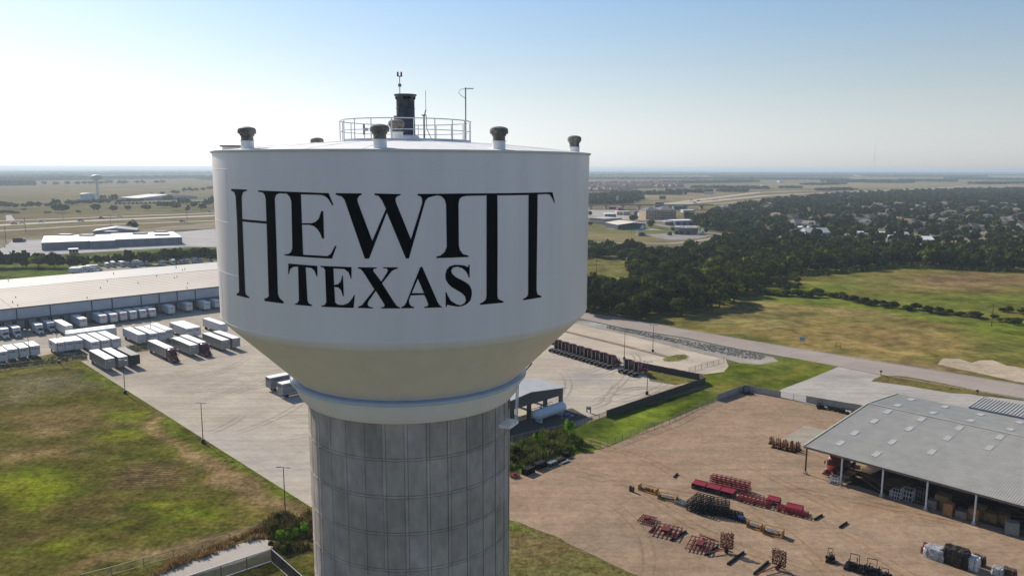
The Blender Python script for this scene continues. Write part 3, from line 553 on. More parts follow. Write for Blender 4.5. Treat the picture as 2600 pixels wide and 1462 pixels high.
# dark hardstanding under the fuel canopy
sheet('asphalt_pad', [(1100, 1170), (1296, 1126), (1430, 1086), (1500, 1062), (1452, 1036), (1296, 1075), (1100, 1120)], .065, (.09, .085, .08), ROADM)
# far truck park beyond the dark wall
sheet('parking_lot', [(1250, 790), (1452, 817), (1600, 852), (1740, 888), (1800, 902), (1842, 912), (1850, 930), (1838, 944), (1790, 950), (1640, 935), (1559, 915), (1468, 889), (1350, 860), (1250, 834)], .055, (.50, .43, .34), CMAT, [(1600, 880, 90, 6, (.44, .385, .32), .6), (1760, 915, 60, 10, (.38, .34, .29), .5), (1690, 890, 60, 8, (.40, .36, .30), .5)], res=5)
sheet('median', [ZW(650, 340), ZW(1300, 495), ZW(1800, 625), ZW(1760, 632), ZW(1300, 515), ZW(640, 352)], .2, (.26, .20, .15), DIRTM, jit=.2)
isl = [ZW(1705, 650), ZW(1760, 622), ZW(1880, 598), ZW(1960, 596), ZW(2003, 612), ZW(1985, 640), ZW(1880, 668), ZW(1780, 675), ZW(1720, 668)]
sheet('island_kerb', isl, .16, (.45, .41, .36), CMAT); ic = Vector((sum(G(*p)[0] for p in isl) / 9, sum(G(*p)[1] for p in isl) / 9))
sheet('island', [ic + (G(*p) - ic) * .93 for p in isl], .17, (.14, .15, .03), LAWN, world_pts=True)
# road
rup = [(1250, 757), (1488, 795), (1561, 805), (1702, 830), (1880, 861), (2031, 886), (2238, 919), (2420, 948), (2600, 978), (2900, 1028)]
rlo = [(2900, 1075), (2600, 1015), (2420, 983), (2240, 952), (2129, 930), (2028, 912), (1880, 887), (1749, 859), (1585, 833), (1489, 812), (1250, 775)]
# the big fields right of the wood
sheet('field', [(1150, 742), (1250, 757), (1488, 794), (1561, 806), (1702, 831), (1880, 862), (2031, 887), (2238, 920), (2420, 949), (2600, 979), (3100, 1062), (3100, 640), (2600, 655), (1900, 650), (1480, 610), (1000, 610), (1000, 700)], .015, (.16, .14, .034), WILD, [
    (2100, 850, 330, 70, (.24, .175, .062), .95), (2300, 860, 260, 50, (.255, .18, .07), .9), (1900, 800, 130, 40, (.21, .175, .07), .8), (2150, 800, 200, 14, (.20, .165, .06), .7), ('L', 1560, 812, 2600, 985, 9, (.13, .14, .03), .6), ('L', 2100, 900, 2600, 975, 9, (.21, .145, .08), .8),
    (2400, 720, 260, 18, (.20, .13, .065), .9), (2480, 705, 200, 14, (.17, .105, .06), .8), (2200, 720, 160, 16, (.15, .15, .04), .7), (2500, 770, 200, 22, (.12, .15, .025), .8), (2560, 840, 90, 40, (.13, .16, .02), .9), (2540, 890, 60, 20, (.10, .12, .03), .7), (2050, 735, 130, 12, (.12, .16, .02), .9), (2250, 760, 160, 12, (.13, .15, .03), .7),
    (1540, 690, 60, 50, (.17, .15, .06), .9), (1560, 705, 40, 10, (.13, .16, .03), .7), (1900, 760, 100, 8, (.12, .15, .025), .8), ('L', 1900, 748, 2180, 772, 12, (.12, .155, .02), .8), ('L', 2180, 772, 2640, 842, 12, (.11, .145, .02), .8), ('L', 1900, 765, 2300, 800, 5, (.25, .18, .08), .7), ('L', 2150, 800, 2500, 850, 4, (.10, .10, .03), .7)], res=6)
sheet('caliche_patch', [Z4(1790, 590), Z4(1840, 535), Z4(1990, 540), Z4(2100, 575), Z4(2290, 550), Z4(2420, 600), Z4(2576, 625), Z4(2750, 700), Z4(2750, 790), Z4(2500, 745), Z4(2300, 700), Z4(2100, 655), Z4(1950, 625)], .035, (.42, .35, .26), DIRTM, jit=3.0)
sheet('road', rup + rlo, .05, (.34, .29, .255), ROADM, [(2050, 895, 80, 8, (.40, .36, .33), .5), ('L', 1489, 803, 2600, 997, 4, (.31, .265, .235), .5)], res=6)
k = MB()
for line in (rup, rlo):
    ps = [G(*p) for p in line]
    for a, b in zip(ps[:-1], ps[1:]):
        if line is rlo and P(*a)[0] > 2100 and P(*a)[0] < 2260: continue
        k.bar((a[0], a[1], .09), (b[0], b[1], .09), .3, .18)
tag(k.build('kerb', CONC2), kind='structure')
sheet('gravel_bank', [(1455, 812), (1489, 814), (1585, 836), (1749, 862), (1880, 890), (1965, 908), (1975, 918), (1930, 926), (1880, 922), (1842, 912), (1800, 903), (1740, 889), (1600, 853), (1452, 820)], .07, (.29, .27, .24), DIRTM, [(1900, 905, 60, 10, (.34, .31, .27), .8), (1530, 825, 60, 8, (.34, .37, .36), .8)], res=3, jit=.5)
# lot beside the steel shed
sheet('parking_lot', [(1985, 988), (2060, 960), (2129, 931), (2240, 953), (2212, 968), (2300, 978), (2480, 1003), (2600, 1018), (2900, 1080), (2900, 1200), (2600, 1140), (2200, 1058), (2048, 1024), (1960, 1002)], .055, (.40, .375, .34), CMAT, [(2130, 960, 40, 8, (.32, .30, .28), .6), ('L', 2150, 985, 2260, 945, 5, (.32, .30, .275), .6), (2280, 1000, 60, 8, (.33, .31, .285), .5)], res=4)
sheet('verge', [Z4(1190, 740), Z4(1290, 688), Z4(1500, 700), Z4(1900, 775), Z4(2160, 830), Z4(2576, 900), Z4(2576, 915), Z4(2200, 868), Z4(1900, 850), Z4(1600, 800), Z4(1400, 770)], .08, (.14, .12, .035), LAWN, [(2300, 970, 120, 7, (.16, .115, .05), .7)], res=3, jit=.3)
# path at the bottom left
sheet('path', [(330, 1490), (440, 1440), (500, 1418), (590, 1385), (660, 1368), (690, 1372), (693, 1395), (600, 1430), (440, 1475), (380, 1500)], .05, (.43, .39, .345), ROADM, jit=.1)
for k in range(15):
    a_, b_ = G(*Z3(880 - k * 14, 700 + k * 12)), G(*Z3(1235 - k * 2, 672 + k * 13)); d_ = (b_ - a_).normalized(); n_ = Vector((-d_[1], d_[0])); k2 = 1.5 * noise.noise(Vector((k * 3.1, 0, 0)))
    sheet('mown_line', [a_ + d_ * k2 * 2, b_ + d_ * k2 * 3, b_ + d_ * k2 * 3 + n_ * .55, a_ + d_ * k2 * 2 + n_ * .55], .035, (.085, .065, .03), LAWN, world_pts=True, jit=.35)
# tyre tracks
tr_ = random.Random(12)
def track(px, ang, L, bend, w, base, mat, z, gap=0):
    p = G(*px); d = Vector((math.cos(ang), math.sin(ang))); pts = []
    for k in range(13):
        pts.append(p.copy()); a = ang + bend * (k / 12); p = p + Vector((math.cos(a), math.sin(a))) * L / 12
    for off in ((0, gap) if gap else (0,)):
        A_, B_ = [], []
        for i, q in enumerate(pts):
            t = (pts[min(i + 1, 12)] - pts[max(i - 1, 0)]).normalized(); n = Vector((-t[1], t[0])); ww = w * (.4 + .6 * math.sin(math.pi * i / 12)) ; A_.append(q + n * (off + ww / 2)); B_.append(q + n * (off - ww / 2))
        sheet('tyre_track', A_ + B_[::-1], z, base, mat, world_pts=True)
for k in range(26):
    c_ = tr_.choice(((.265, .175, .10), (.33, .22, .135), (.26, .18, .115)))
    track((tr_.uniform(1450, 2350), tr_.uniform(1110, 1420)), HU + tr_.uniform(-.5, .5), tr_.uniform(12, 45), tr_.uniform(-1.2, 1.2), .45, c_, DIRTM, .036 + k * .0006, 1.9)
for k in range(22):
    x_ = tr_.uniform(300, 780); track((x_, tr_.uniform(940, 960 + (x_ - 260) * .55)), HV + tr_.uniform(-.5, .5), tr_.uniform(10, 35), tr_.uniform(-.9, .9), .5, (.35, .305, .245), CMAT, .056 + k * .0004, 1.9)
for k in range(14):
    track((tr_.uniform(1380, 1620), tr_.uniform(930, 1040)), HV + tr_.uniform(-.5, .5), tr_.uniform(10, 30), tr_.uniform(-1.1, 1.1), .6, (.33, .29, .245), CMAT, .066 + k * .0003, 1.9)
# left middle distance
sheet('field', [Z1(-900, 1130), Z1(0, 1040), Z1(400, 1065), Z1(2340, 960), Z1(3200, 900), Z1(3200, 1160), Z1(2340, 1160), Z1(1100, 1225), Z1(800, 1250), Z1(0, 1330), Z1(-900, 1430)], .05, (.10, .12, .035), WILD, [(100, 690, 90, 8, (.09, .15, .02), .9), (150, 703, 100, 6, (.13, .15, .04), .7), (240, 655, 300, 6, (.15, .13, .06), .7)], res=14)
sheet('lot', [Z1(-500, 1110), Z1(20, 985), Z1(130, 905), Z1(480, 893), Z1(900, 870), Z1(1960, 806), Z1(2300, 775), Z1(3300, 720), Z1(3300, 900), Z1(2340, 972), Z1(2000, 968), Z1(500, 1058), Z1(330, 1068), Z1(-500, 1130)], .24, (.47, .45, .43), CMAT, res=14)
sheet('truck_park', [Z1(810, 1215), Z1(1150, 1180), Z1(2340, 1120), Z1(3300, 1070), Z1(3300, 1250), Z1(700, 1320)], .24, (.33, .30, .27), CMAT)
HW = []
def strip(name, line, w, z, base, mat, **kw):
    ps = [G(*p) for p in line]; L = []; Rr = []
    for i, p in enumerate(ps):
        d = (ps[min(i + 1, len(ps) - 1)] - ps[max(i - 1, 0)]).normalized(); n = Vector((-d[1], d[0])); L.append(p + n * w / 2); Rr.append(p - n * w / 2)
    return sheet(name, L + Rr[::-1], z, base, mat, world_pts=True, **kw)
sheet('far_field', [(-1200, 640), (0, 610), (600, 560), (900, 545), (900, 438), (-1200, 438)], .15, (.175, .14, .075), FARM, [(200, 530, 400, 10, (.14, .135, .06), .8), (300, 565, 400, 5, (.15, .14, .07), .8), (450, 572, 200, 5, (.28, .19, .11), .8), (100, 600, 150, 12, (.24, .19, .12), .7), (250, 480, 400, 20, (.21, .17, .10), .8), (300, 505, 300, 5, (.17, .155, .08), .6), (450, 500, 150, 6, (.12, .14, .05), .6)], res=60)
strip('highway', [Z1(-400, 702), Z1(0, 688), Z1(1270, 641), Z1(2320, 603), Z1(3400, 560)], 11, .30, (.56, .51, .45), ROADM)
strip('highway', [Z1(-400, 748), Z1(0, 735), Z1(860, 690), Z1(2320, 632), Z1(3400, 592)], 22, .30, (.58, .53, .46), ROADM)
strip('frontage_road', [Z1(-400, 815), Z1(0, 795), Z1(1200, 728), Z1(2320, 686), Z1(3400, 650)], 10, .30, (.54, .50, .45), ROADM)
sheet('side_road', [Z1(60, 625), Z1(120, 622), Z1(165, 685), Z1(70, 690)], .26, (.45, .42, .39), ROADM)
# right middle distance
sheet('far_field', [(903, 640), (1480, 620), (1850, 625), (2000, 560), (3100, 560), (3100, 470), (2600, 440), (903, 440)], .15, (.17, .14, .075), FARM, [(1560, 600, 130, 14, (.20, .165, .075), .9), (1700, 585, 200, 10, (.13, .15, .045), .9), (1600, 575, 120, 5, (.12, .16, .035), .7), (1700, 497, 150, 12, (.27, .215, .14), .9), (1800, 520, 120, 5, (.17, .16, .07), .6), (2200, 470, 300, 8, (.26, .215, .125), .8), (2500, 600, 300, 40, (.10, .115, .04), .7)], res=30)
sheet('industrial_yard', [ZK(720, 890), ZK(1000, 875), ZK(1500, 893), ZK(1350, 930), ZK(1200, 950), ZK(1000, 950), ZK(850, 925)], .24, (.30, .28, .27), CMAT, jit=2)
strip('road', [ZK(-200, 985), ZK(180, 980), ZK(600, 990), ZK(1000, 992), ZK(1280, 965), ZK(1500, 932), ZK(1800, 905), ZK(2000, 895)], 7, .24, (.34, .31, .28), ROADM)
strip('road', [ZK(-100, 690), ZK(400, 700), ZK(860, 775), ZK(1200, 840), ZK(1450, 870), ZK(1820, 900)], 12, .28, (.25, .24, .23), ROADM)
sheet('lot', [ZK(250, 820), ZK(700, 805), ZK(930, 835), ZK(560, 835)], .24, (.46, .41, .36), CMAT)
sheet('lot', [ZK(1040, 780), ZK(1370, 770), ZK(1400, 800), ZK(1080, 800)], .27, (.46, .41, .36), CMAT)
sheet('lot', [ZK(60, 600), ZK(360, 600), ZK(620, 690), ZK(900, 700), ZK(900, 740), ZK(640, 720), ZK(60, 700)], .30, (.40, .36, .32), CMAT)
strip('highway', [ZK(-300, 552), ZK(120, 555), ZK(400, 553), ZK(900, 545), ZK(1400, 480), ZK(2000, 405), ZK(2536, 385), ZQ2(600, 392), ZQ2(1350, 362), ZQ2(2036, 325), ZQ2(2700, 300)], 24, .30, (.44, .38, .31), ROADM)
strip('highway', [ZK(1000, 552), ZK(1300, 520), ZK(1700, 480), ZK(2100, 440), ZK(2536, 418), ZQ2(700, 398), ZQ2(1350, 374), ZQ2(2036, 345), ZQ2(2700, 322)], 24, .30, (.44, .38, .31), ROADM)
strip('frontage_road', [ZK(1200, 555), ZK(1600, 530), ZK(2000, 490), ZK(2400, 445)], 10, .30, (.42, .37, .3), ROADM)

# ------------------------------------------------------------------ lorries and trailers
ORANGE = pm('orange_lettering', (.75, .14, .01), .5, var=.02); PURPLE = pm('purple_lettering', (.06, .01, .16), .5, var=.02); NAVY = pm('navy_lettering', (.02, .025, .12), .5, var=.02)
TXT = {'fed': textmesh('Fed', 1.0, PURPLE, bold=.03), 'ex': textmesh('Ex', 1.0, ORANGE, bold=.03), 'av': textmesh('AVERITT EXPRESS', 1.0, NAVY, bold=.03), 'avw': textmesh('AVERITT', .42, WHITE, bold=.012)}
def put(key, parent, loc, rot, s=1.0, name='lettering'):
    o = link(name, TXT[key], parent); o.location = loc; o.rotation_euler = rot; o.scale = (s, s, s); return o
FRONT, SIDE = (R(90), 0, R(90)), (R(90), 0, 0)
WHEELM = {}
def wheelm(r=.5, w=.28):
    k = (r, w)
    if k not in WHEELM: WHEELM[k] = MB().tube([(0, -w / 2, 0), (0, w / 2, 0)], r, 14).mesh('wheel', RUBBER, 40)
    return WHEELM[k]
RIMM = MB().tube([(0, -.16, 0), (0, .16, 0)], .24, 10).mesh('rim', CHROME)
def wheels(parent, xs, y, r=.5, w=.3, rim=False):
    for x in xs:
        for s in (-1, 1):
            o = link('wheel', wheelm(r, w), parent); o.location = (x, s * y, r)
            if rim: k = link('rim', RIMM, o)
def trailer(L, kind, marks, tone=0):
    t = thing('trailer', 'x', 'trailer', group='trailers parked in the lorry yard'); side = {'white': TRWHITE, 'silver': ALU, 'black': DARK}[kind]
    b = MB().box(-L, 0, -1.29, 1.29, 1.12, 4.02)
    for k in range(int(L / .6) if kind == 'silver' else int(L / 1.2)):
        x = -.3 - k * (.6 if kind == 'silver' else 1.2)
        for s in (-1, 1): b.box(x - .02, x + .02, s * 1.29 - .012, s * 1.29 + .012, 1.2, 3.95)
    b.build('body', side, t)
    MB().box(-L - .02, .02, -1.32, 1.32, 4.02, 4.10).build('roof', pm('tarp_grey', (.22, .22, .21), .7) if kind == 'black' else ROOFW, t)
    b = MB(); b.box(-L - .015, .03, -1.315, 1.315, 1.05, 1.17)
    for x in (-L, 0):
        for s in (-1, 1): b.box(x - .06, x + .045, s * 1.3 - .06, s * 1.3 + .02, 1.17, 4.02)
    b.build('frame', pm('frame_grey', (.5, .51, .53), .5, var=.1) if kind != 'black' else DARK, t)
    b = MB(); b.box(-L + .3, -.4, -.5, -.35, .85, 1.05); b.box(-L + .3, -.4, .35, .5, .85, 1.05); b.build('chassis', DARK, t)
    wheels(t, (-L + 1.3, -L + 2.6) if L > 11 else (-L + 1.5,), 1.0)
    for s in (-1, 1):
        b = MB(); b.box(-2.6, -2.42, s * .85 - .08, s * .85 + .08, .12, 1.05); b.box(-2.68, -2.34, s * .85 - .16, s * .85 + .16, 0, .12); b.build('landing_leg', DARK, t)
    if 'fx' in marks: put('fed', t, (.045, -.42, 3.2), FRONT, .82); put('ex', t, (.045, .62, 3.2), FRONT, .82)
    if 'fs' in marks: put('fed', t, (-L + 1.9, -1.31, 2.9), SIDE, 1.3); put('ex', t, (-L + 3.6, -1.31, 2.9), SIDE, 1.3)
    if 'av' in marks:
        b = MB(); b.box(.02, .035, -.95, .95, 3.15, 3.6); k = b.build('name_board', NAVY, t); put('avw', k, (.05, 0, 3.37), FRONT)
    if 'as' in marks:
        put('av', t, (-L / 2, -1.31, 3.25), SIDE, .82)
        b = MB(); b.box(-L - .035, -L - .02, -.95, .95, 3.15, 3.6); b.build('name_board', NAVY, t)
    if 'do' in marks:
        b = MB()
        for y in (-1.2, -.02, .04, 1.16): b.box(.02, .05, y, y + .03, 1.25, 3.95)
        b.build('door_frame', GREY, t)
    return t
PROTO = {}
def put_trailer(px, L, kind, marks, label, h=4.1, rz=None, group='trailers parked in the lorry yard'):
    key = (L, kind, marks)
    n = G(*px, h); loc = (n + V * 1.3)
    if key not in PROTO:
        PROTO[key] = trailer(L, kind, marks); t = PROTO[key]; t.location = (loc[0], loc[1], .05); t.rotation_euler = (0, 0, HU); t['label'] = label; t['group'] = group
    else: t = dup(PROTO[key], (loc[0], loc[1], .05), HU, label, group)
    return n
put_trailer(ZM(650, 505), 16.15, 'silver', 'av', 'silver trailer at the lawn corner, farther of two from the black trailer')
put_trailer(ZM(975, 462), 16.15, 'silver', 'av', 'silver trailer with a white roof standing right against the black trailer')
put_trailer(ZM(1275, 412), 13.0, 'black', '', 'black trailer with a grey top, the only dark one')
N1 = put_trailer(ZR(515, 810), 16.15, 'silver', '', 'silver trailer behind the maroon tractor nearest the black trailer')
put_trailer(ZR(1045, 745), 16.15, 'silver', 'av', 'silver trailer without tractor between the two maroon tractors')
N3 = put_trailer(ZR(1225, 690), 16.15, 'silver', '', 'silver trailer behind the maroon tractor farther from the black trailer')
put_trailer(ZR(1735, 637), 16.15, 'silver', 'av', 'left one of the pair of silver trailers beside the water tower')
put_trailer(ZR(1965, 595), 16.15, 'silver', 'av', 'right one of the pair of silver trailers beside the water tower')
put_trailer(ZR(965, 382), 16.15, 'white', 'fxfs', 'long white trailer with big name on its side, left of a pair in mid yard')
put_trailer(ZR(1120, 358), 16.15, 'white', 'fx', 'long white trailer tight to the right of the one with a big side name')
put_trailer(ZR(1705, 288), 16.15, 'white', 'do', 'white trailer with plain doors standing alone close to the water tower')
for i, (q, lb, mk) in enumerate(((Z2(1495, 810), 'plain white trailer, leftmost of four side by side behind the fence', 'do'), (Z2(1625, 800), 'white trailer with blue lettering, second of four behind the fence', 'fx'),
        (ZR(370, 460), 'white trailer with dark lettering, third of four behind the fence', 'fx'), (ZR(515, 412), 'white trailer, rightmost and farthest back of four behind the fence', 'fx'))):
    put_trailer(q, 16.15, 'white', mk, lb)
for i, (q, L, mk, lb) in enumerate(((Z2(600, 900), 8.5, 'fxfs', 'short white trailer with name on its side, leftmost of six'), (Z2(705, 886), 8.5, 'fx', 'short white trailer, second from the left of six'), (Z2(805, 875), 8.5, 'fx', 'short white trailer, third from the left of six'),
        (Z2(985, 890), 16.15, 'fx', 'long white trailer in the row of six, nearest to the short ones'), (Z2(1100, 873), 16.15, 'fx', 'long white trailer, second from the right of six'), (Z2(1215, 857), 16.15, 'fx', 'long white trailer, rightmost of six'))):
    put_trailer(q, L, 'white', mk, lb)
for q, lb in ((Z2(-22, 998), 'short white trailer at the edge of the picture, first of a row of four'), (Z2(88, 972), 'short white trailer, second of the row of four by the lawn'), (Z2(210, 955), 'short white trailer, third of the row of four by the lawn'), (Z2(330, 935), 'short white trailer, last of the row of four by the lawn')):
    put_trailer(q, 8.5, 'white', 'fx', lb)
# two standing crosswise
for a, lb in (((Z2(722, 800)), 'white trailer parked crosswise behind the row of six, nearer one'), ((Z2(722, 778)), 'white trailer parked crosswise behind the row of six, farther one')):
    n = G(*a, 4.1); dup(PROTO[(16.15, 'white', 'do')], (*(n + V * 16.15 - U * 1.3), .05), HV, lb, 'trailers parked in the lorry yard')
for a, lb in (((ZX(595, 395)), 'short silver trailer with side lettering, left one of two near the tower'), ((ZX(1000, 600)), 'short silver trailer with side lettering, half hidden by the tower')):
    n = G(*a, 4.1); key = (8.6, 'silver', 'as'); loc = n + V * 8.6 - U * 1.3
    if key not in PROTO:
        t = PROTO[key] = trailer(8.6, 'silver', 'as'); t.location = (loc[0], loc[1], .05); t.rotation_euler = (0, 0, HV); tag(t, lb, None, 'trailers parked in the lorry yard')
    else: dup(PROTO[key], (loc[0], loc[1], .05), HV, lb)
# docked at the warehouse
E0 = G(*Z2(175, 520), 9.0); E1 = G(*Z2(2360, 290), 9.0); VW_ = (E1 - E0).normalized(); UW = Vector((VW_[1], -VW_[0]))
for i, (x, y) in enumerate(((860, 640), (1080, 605), (1195, 592), (1300, 573), (1407, 562), (1512, 548), (1615, 537), (1822, 505), (2015, 475), (2208, 460), (2325, 440), (700, 715))):
    n = G(*Z2(x, y), 4.1); L = round((n - E0).dot(UW) - .3, 1) if i < 11 else 16.15
    L = min((9.9, 10.9, 12.1, 16.15), key=lambda q: abs(q - L))
    put_trailer(Z2(x, y), L, 'white', 'fx' if i < 11 else 'do', ['white trailer backed to the warehouse alone beside the box vans', 'white trailer at the warehouse dock, first of the close row of six', 'white trailer at the warehouse dock, second of the close row of six',
        'white trailer at the warehouse dock, third of the close row of six', 'white trailer at the warehouse dock, fourth of the close row of six', 'white trailer at the warehouse dock, fifth of the close row of six', 'white trailer at the warehouse dock, last of the close row of six',
        'docked white trailer, first of the three spaced ones before the tower', 'docked white trailer, middle of the three spaced ones before the tower', 'docked white trailer, last of the three spaced ones before the tower',
        'docked white trailer almost hidden behind the tank', 'long white trailer sticking out of the warehouse shade beside the box vans'][i], group='trailers backed to the warehouse docks')

def tractor(paint, label, group):
    t = thing('semi_tractor', label, 'lorry', group=group)
    b = MB(); b.box(0, 7.0, -.48, -.33, .75, 1.0); b.box(0, 7.0, .33, .48, .75, 1.0)
    for x in (.1, 1.9, 3.0, 5.0): b.box(x, x + .12, -.4, .4, .78, .95)
    b.box(.9, 2.3, -.55, .55, 1.0, 1.14); b.box(.2, .3, -1.2, 1.2, .5, .62); b.build('chassis', DARK, t)
    MB().loft([(3.1, 1.2, 1.12, .9, 3.95), (3.6, 1.22, 1.15, .85, 4.0), (4.5, 1.22, 1.12, .85, 3.85), (5.25, 1.18, .98, .85, 3.1), (5.9, 1.15, .95, .85, 2.12)]).build('cab', paint, t, 50)
    MB().box(3.04, 3.12, -1.12, 1.12, 1.0, 3.75).build('cab_back', BLACK, t)  # black panel added so the cab's shaded rear is dark by colour
    MB().loft([(5.7, 1.12, .85, .8, 2.05), (6.7, 1.08, .8, .7, 1.88), (7.3, 1.05, .7, .62, 1.6), (7.5, 1.0, .62, .62, 1.2)]).build('hood', paint, t, 50)
    b = MB(); b.add([(5.30, -.86, 3.02), (5.30, .86, 3.02), (5.93, .86, 2.16), (5.93, -.86, 2.16), (5.24, -.86, 2.98), (5.24, .86, 2.98), (5.87, .86, 2.12), (5.87, -.86, 2.12)], [(0, 1, 2, 3), (7, 6, 5, 4), (0, 4, 5, 1), (1, 5, 6, 2), (2, 6, 7, 3), (3, 7, 4, 0)])
    b.build('windscreen', GLASS, t)
    for s in (-1, 1):
        b = MB(); b.box(4.7, 5.4, s * 1.17 - .02, s * 1.17 + .02, 2.1, 2.75); b.build('side_window', GLASS, t)
        b = MB(); b.bar((5.7, s * 1.1, 2.5), (5.9, s * 1.42, 2.5), .05); b.box(5.86, 5.98, s * 1.42 - .1, s * 1.42 + .1, 2.0, 2.7); b.build('mirror', DARK, t)
        b = MB(); b.tube([(3.3, s * .95, .72), (4.9, s * .95, .72)], .3, 10); b.build('fuel_tank', CHROME, t)
        b = MB(); b.box(7.36, 7.46, s * .82 - .16, s * .82 + .16, 1.0, 1.25); b.build('headlight', CHROME, t)
        b = MB(); b.tube([(3.0, s * .8, 1.0), (3.0, s * .8, 3.6)], .08, 8); b.build('exhaust', CHROME, t)
        b = MB(); b.box(.35, 2.6, s * .98 - .25, s * .98 + .25, 1.02, 1.06); b.build('mudguard', CHROME if paint is not MAROON else GREY, t)
    MB().box(7.49, 7.54, -.42, .42, .85, 1.55).build('grille', DARK, t)
    MB().box(7.4, 7.66, -1.15, 1.15, .38, .66).build('bumper', paint, t)
    wheels(t, (.85, 2.15), .98, .5, .55, True); wheels(t, (6.3,), 1.0, .5, .3, True)
    return t
for n, lb in ((N1, 'maroon tractor unit coupled to the silver trailer nearest the black trailer'), (N3, 'maroon tractor unit coupled to the silver trailer farther right')):
    p = n + V * 1.3 - U * 2.3
    if 'tr' not in PROTO:
        PROTO['tr'] = tractor(MAROON, lb, 'maroon tractor units'); PROTO['tr'].location = (p[0], p[1], .05); PROTO['tr'].rotation_euler = (0, 0, HU)
    else: dup(PROTO['tr'], (p[0], p[1], .05), HU, lb)
# line of tractors at the dark wall; they face away from the drone, rears towards it
row = [ZT(350 + 0, 415), ZT(430, 440), ZT(590, 490), ZT(700, 530), ZT(870, 575), ZT(1020, 630), ZT(1170, 680), ZT(1310, 735), ZT(1480, 785), ZT(1850, 885), ZT(2050, 960)]
ends = [G(*ZT(470, 445)), G(*ZT(1560, 775))]
rd = (ends[1] - ends[0]); nr = 8; hd = heading(V)
for k in range(nr):
    p = ends[0] + rd * k / (nr - 1) - V * .2
    dup(PROTO['tr'], (p[0], p[1], .05), hd, ['tractor unit in the shade row by the dark wall, first beside the tank', 'second tractor unit from the tank in the long row by the dark wall', 'third tractor unit from the tank in the long row by the dark wall', 'fourth tractor unit from the tank in the long row by the dark wall',
        'fifth tractor unit from the tank in the long row by the dark wall', 'sixth tractor unit from the tank in the long row by the dark wall', 'tractor unit next to last of the long row by the dark wall', 'tractor unit at the open end of the long row, its red side in view'][k], 'tractor units lined up along the dark wall')
for q, lb in ((ZT(1900, 875), 'tractor unit left in the separate pair by the dark wall'), (ZT(2095, 935), 'tractor unit right in the separate pair by the dark wall, red side in view')):
    p = G(*q) - V * .2; dup(PROTO['tr'], (p[0], p[1], .05), hd, lb, 'tractor units lined up along the dark wall')

def box_truck(label, group):
    t = thing('box_truck', label, 'box truck', group=group)
    MB().box(-6.2, 0, -1.2, 1.2, .95, 3.55).build('cargo_box', TRWHITE, t); MB().box(-6.22, .02, -1.22, 1.22, 3.55, 3.63).build('roof', ROOFW, t)
    MB().box(-6.0, 2.0, -.45, .45, .55, .9).build('chassis', DARK, t)
    MB().loft([(.05, 1.0, .95, .6, 2.45), (.9, 1.02, .9, .6, 2.42), (1.35, 1.02, .85, .6, 1.6), (2.3, .95, .75, .6, 1.3), (2.45, .9, .7, .6, 1.0)]).build('cab', TRWHITE, t, 50)
    MB().hexa([(.93, -.78, 2.33), (.93, .78, 2.33), (1.36, .82, 1.62), (1.36, -.82, 1.62), (.98, -.78, 2.37), (.98, .78, 2.37), (1.41, .82, 1.66), (1.41, -.82, 1.66)]).build('windscreen', GLASS, t)
    MB().box(2.44, 2.48, -.45, .45, .72, 1.05).build('grille', DARK, t); MB().box(2.4, 2.6, -1.0, 1.0, .42, .62).build('bumper', GREY, t)
    for s in (-1, 1):
        b = MB(); b.box(.3, .8, s * 1.0 - .02, s * 1.0 + .02, 1.6, 2.15); b.build('side_window', GLASS, t)
        b = MB(); b.box(2.42, 2.49, s * .72 - .14, s * .72 + .14, .85, 1.05); b.build('headlight', CHROME, t)
    put('fed', t, (.03, -.3, 3.1), FRONT, .6); put('ex', t, (.03, .45, 3.1), FRONT, .6)
    wheels(t, (-4.3,), .95, .45, .4); wheels(t, (1.5,), .95, .45, .28)
    return t
Z12 = zoom(0, 800, 12.075); bt = None
for q, lb in (((25, 440), 'white box van at the warehouse, nearest the picture edge'), ((390, 400), 'white box van at the warehouse, second from the picture edge'), ((1090, 310), 'white box van backed to the dock, left of the pair by the long trailer'), ((1445, 245), 'white box van backed to the dock, next to the long trailer')):
    n = G(*Z12(*q), 3.6) + V * 1.2
    if bt is None: bt = box_truck(lb, 'box vans backed to the warehouse'); bt.location = (n[0], n[1], .05); bt.rotation_euler = (0, 0, HU)
    else: dup(bt, (n[0], n[1], .05), HU, lb)
far_trucks = [(1165, 1195), (1232, 1190), (1330, 1187), (1390, 1182), (1455, 1180), (1522, 1176), (1600, 1170), (1760, 1172), (1878, 1165), (1972, 1155), (2022, 1150), (2122, 1143), (2175, 1140), (2278, 1128)]
WORDS = 'first second third fourth fifth sixth seventh eighth ninth tenth eleventh twelfth thirteenth last'.split()
for i, q in enumerate(far_trucks):
    n = G(*Z1(*q)); dup(bt, (n[0], n[1], .25), HU + R(-8 + 3 * (i % 4)), 'white van, %s from the left in the row before the trees behind the warehouse' % WORDS[i] if i < 13 else 'white van nearest the tank in the row before the trees behind the warehouse', 'white vans behind the warehouse', (.9 if i % 3 else .78))
for q, a, lb in (((1060, 1228), 8, 'large white box van side on behind the warehouse, topmost of four'), ((980, 1243), 6, 'white box van side on behind the warehouse, second of four'), ((900, 1250), 4, 'white box van side on, third of four behind the warehouse'), ((880, 1262), 5, 'white box van lowest of four side on behind the warehouse')):
    n = G(*Z1(*q)); dup(bt, (n[0], n[1], .25), R(a) + R(8), lb, 'white vans behind the warehouse')

# ------------------------------------------------------------------ warehouse
wh = thing('warehouse', 'very long white roofed lorry warehouse with grey panel walls and docks', 'warehouse', (E0[0], E0[1], 0), heading(VW_))
# local: x along the wall (towards the tank), y away from the drone
X0, X1 = -70.0, 125.0
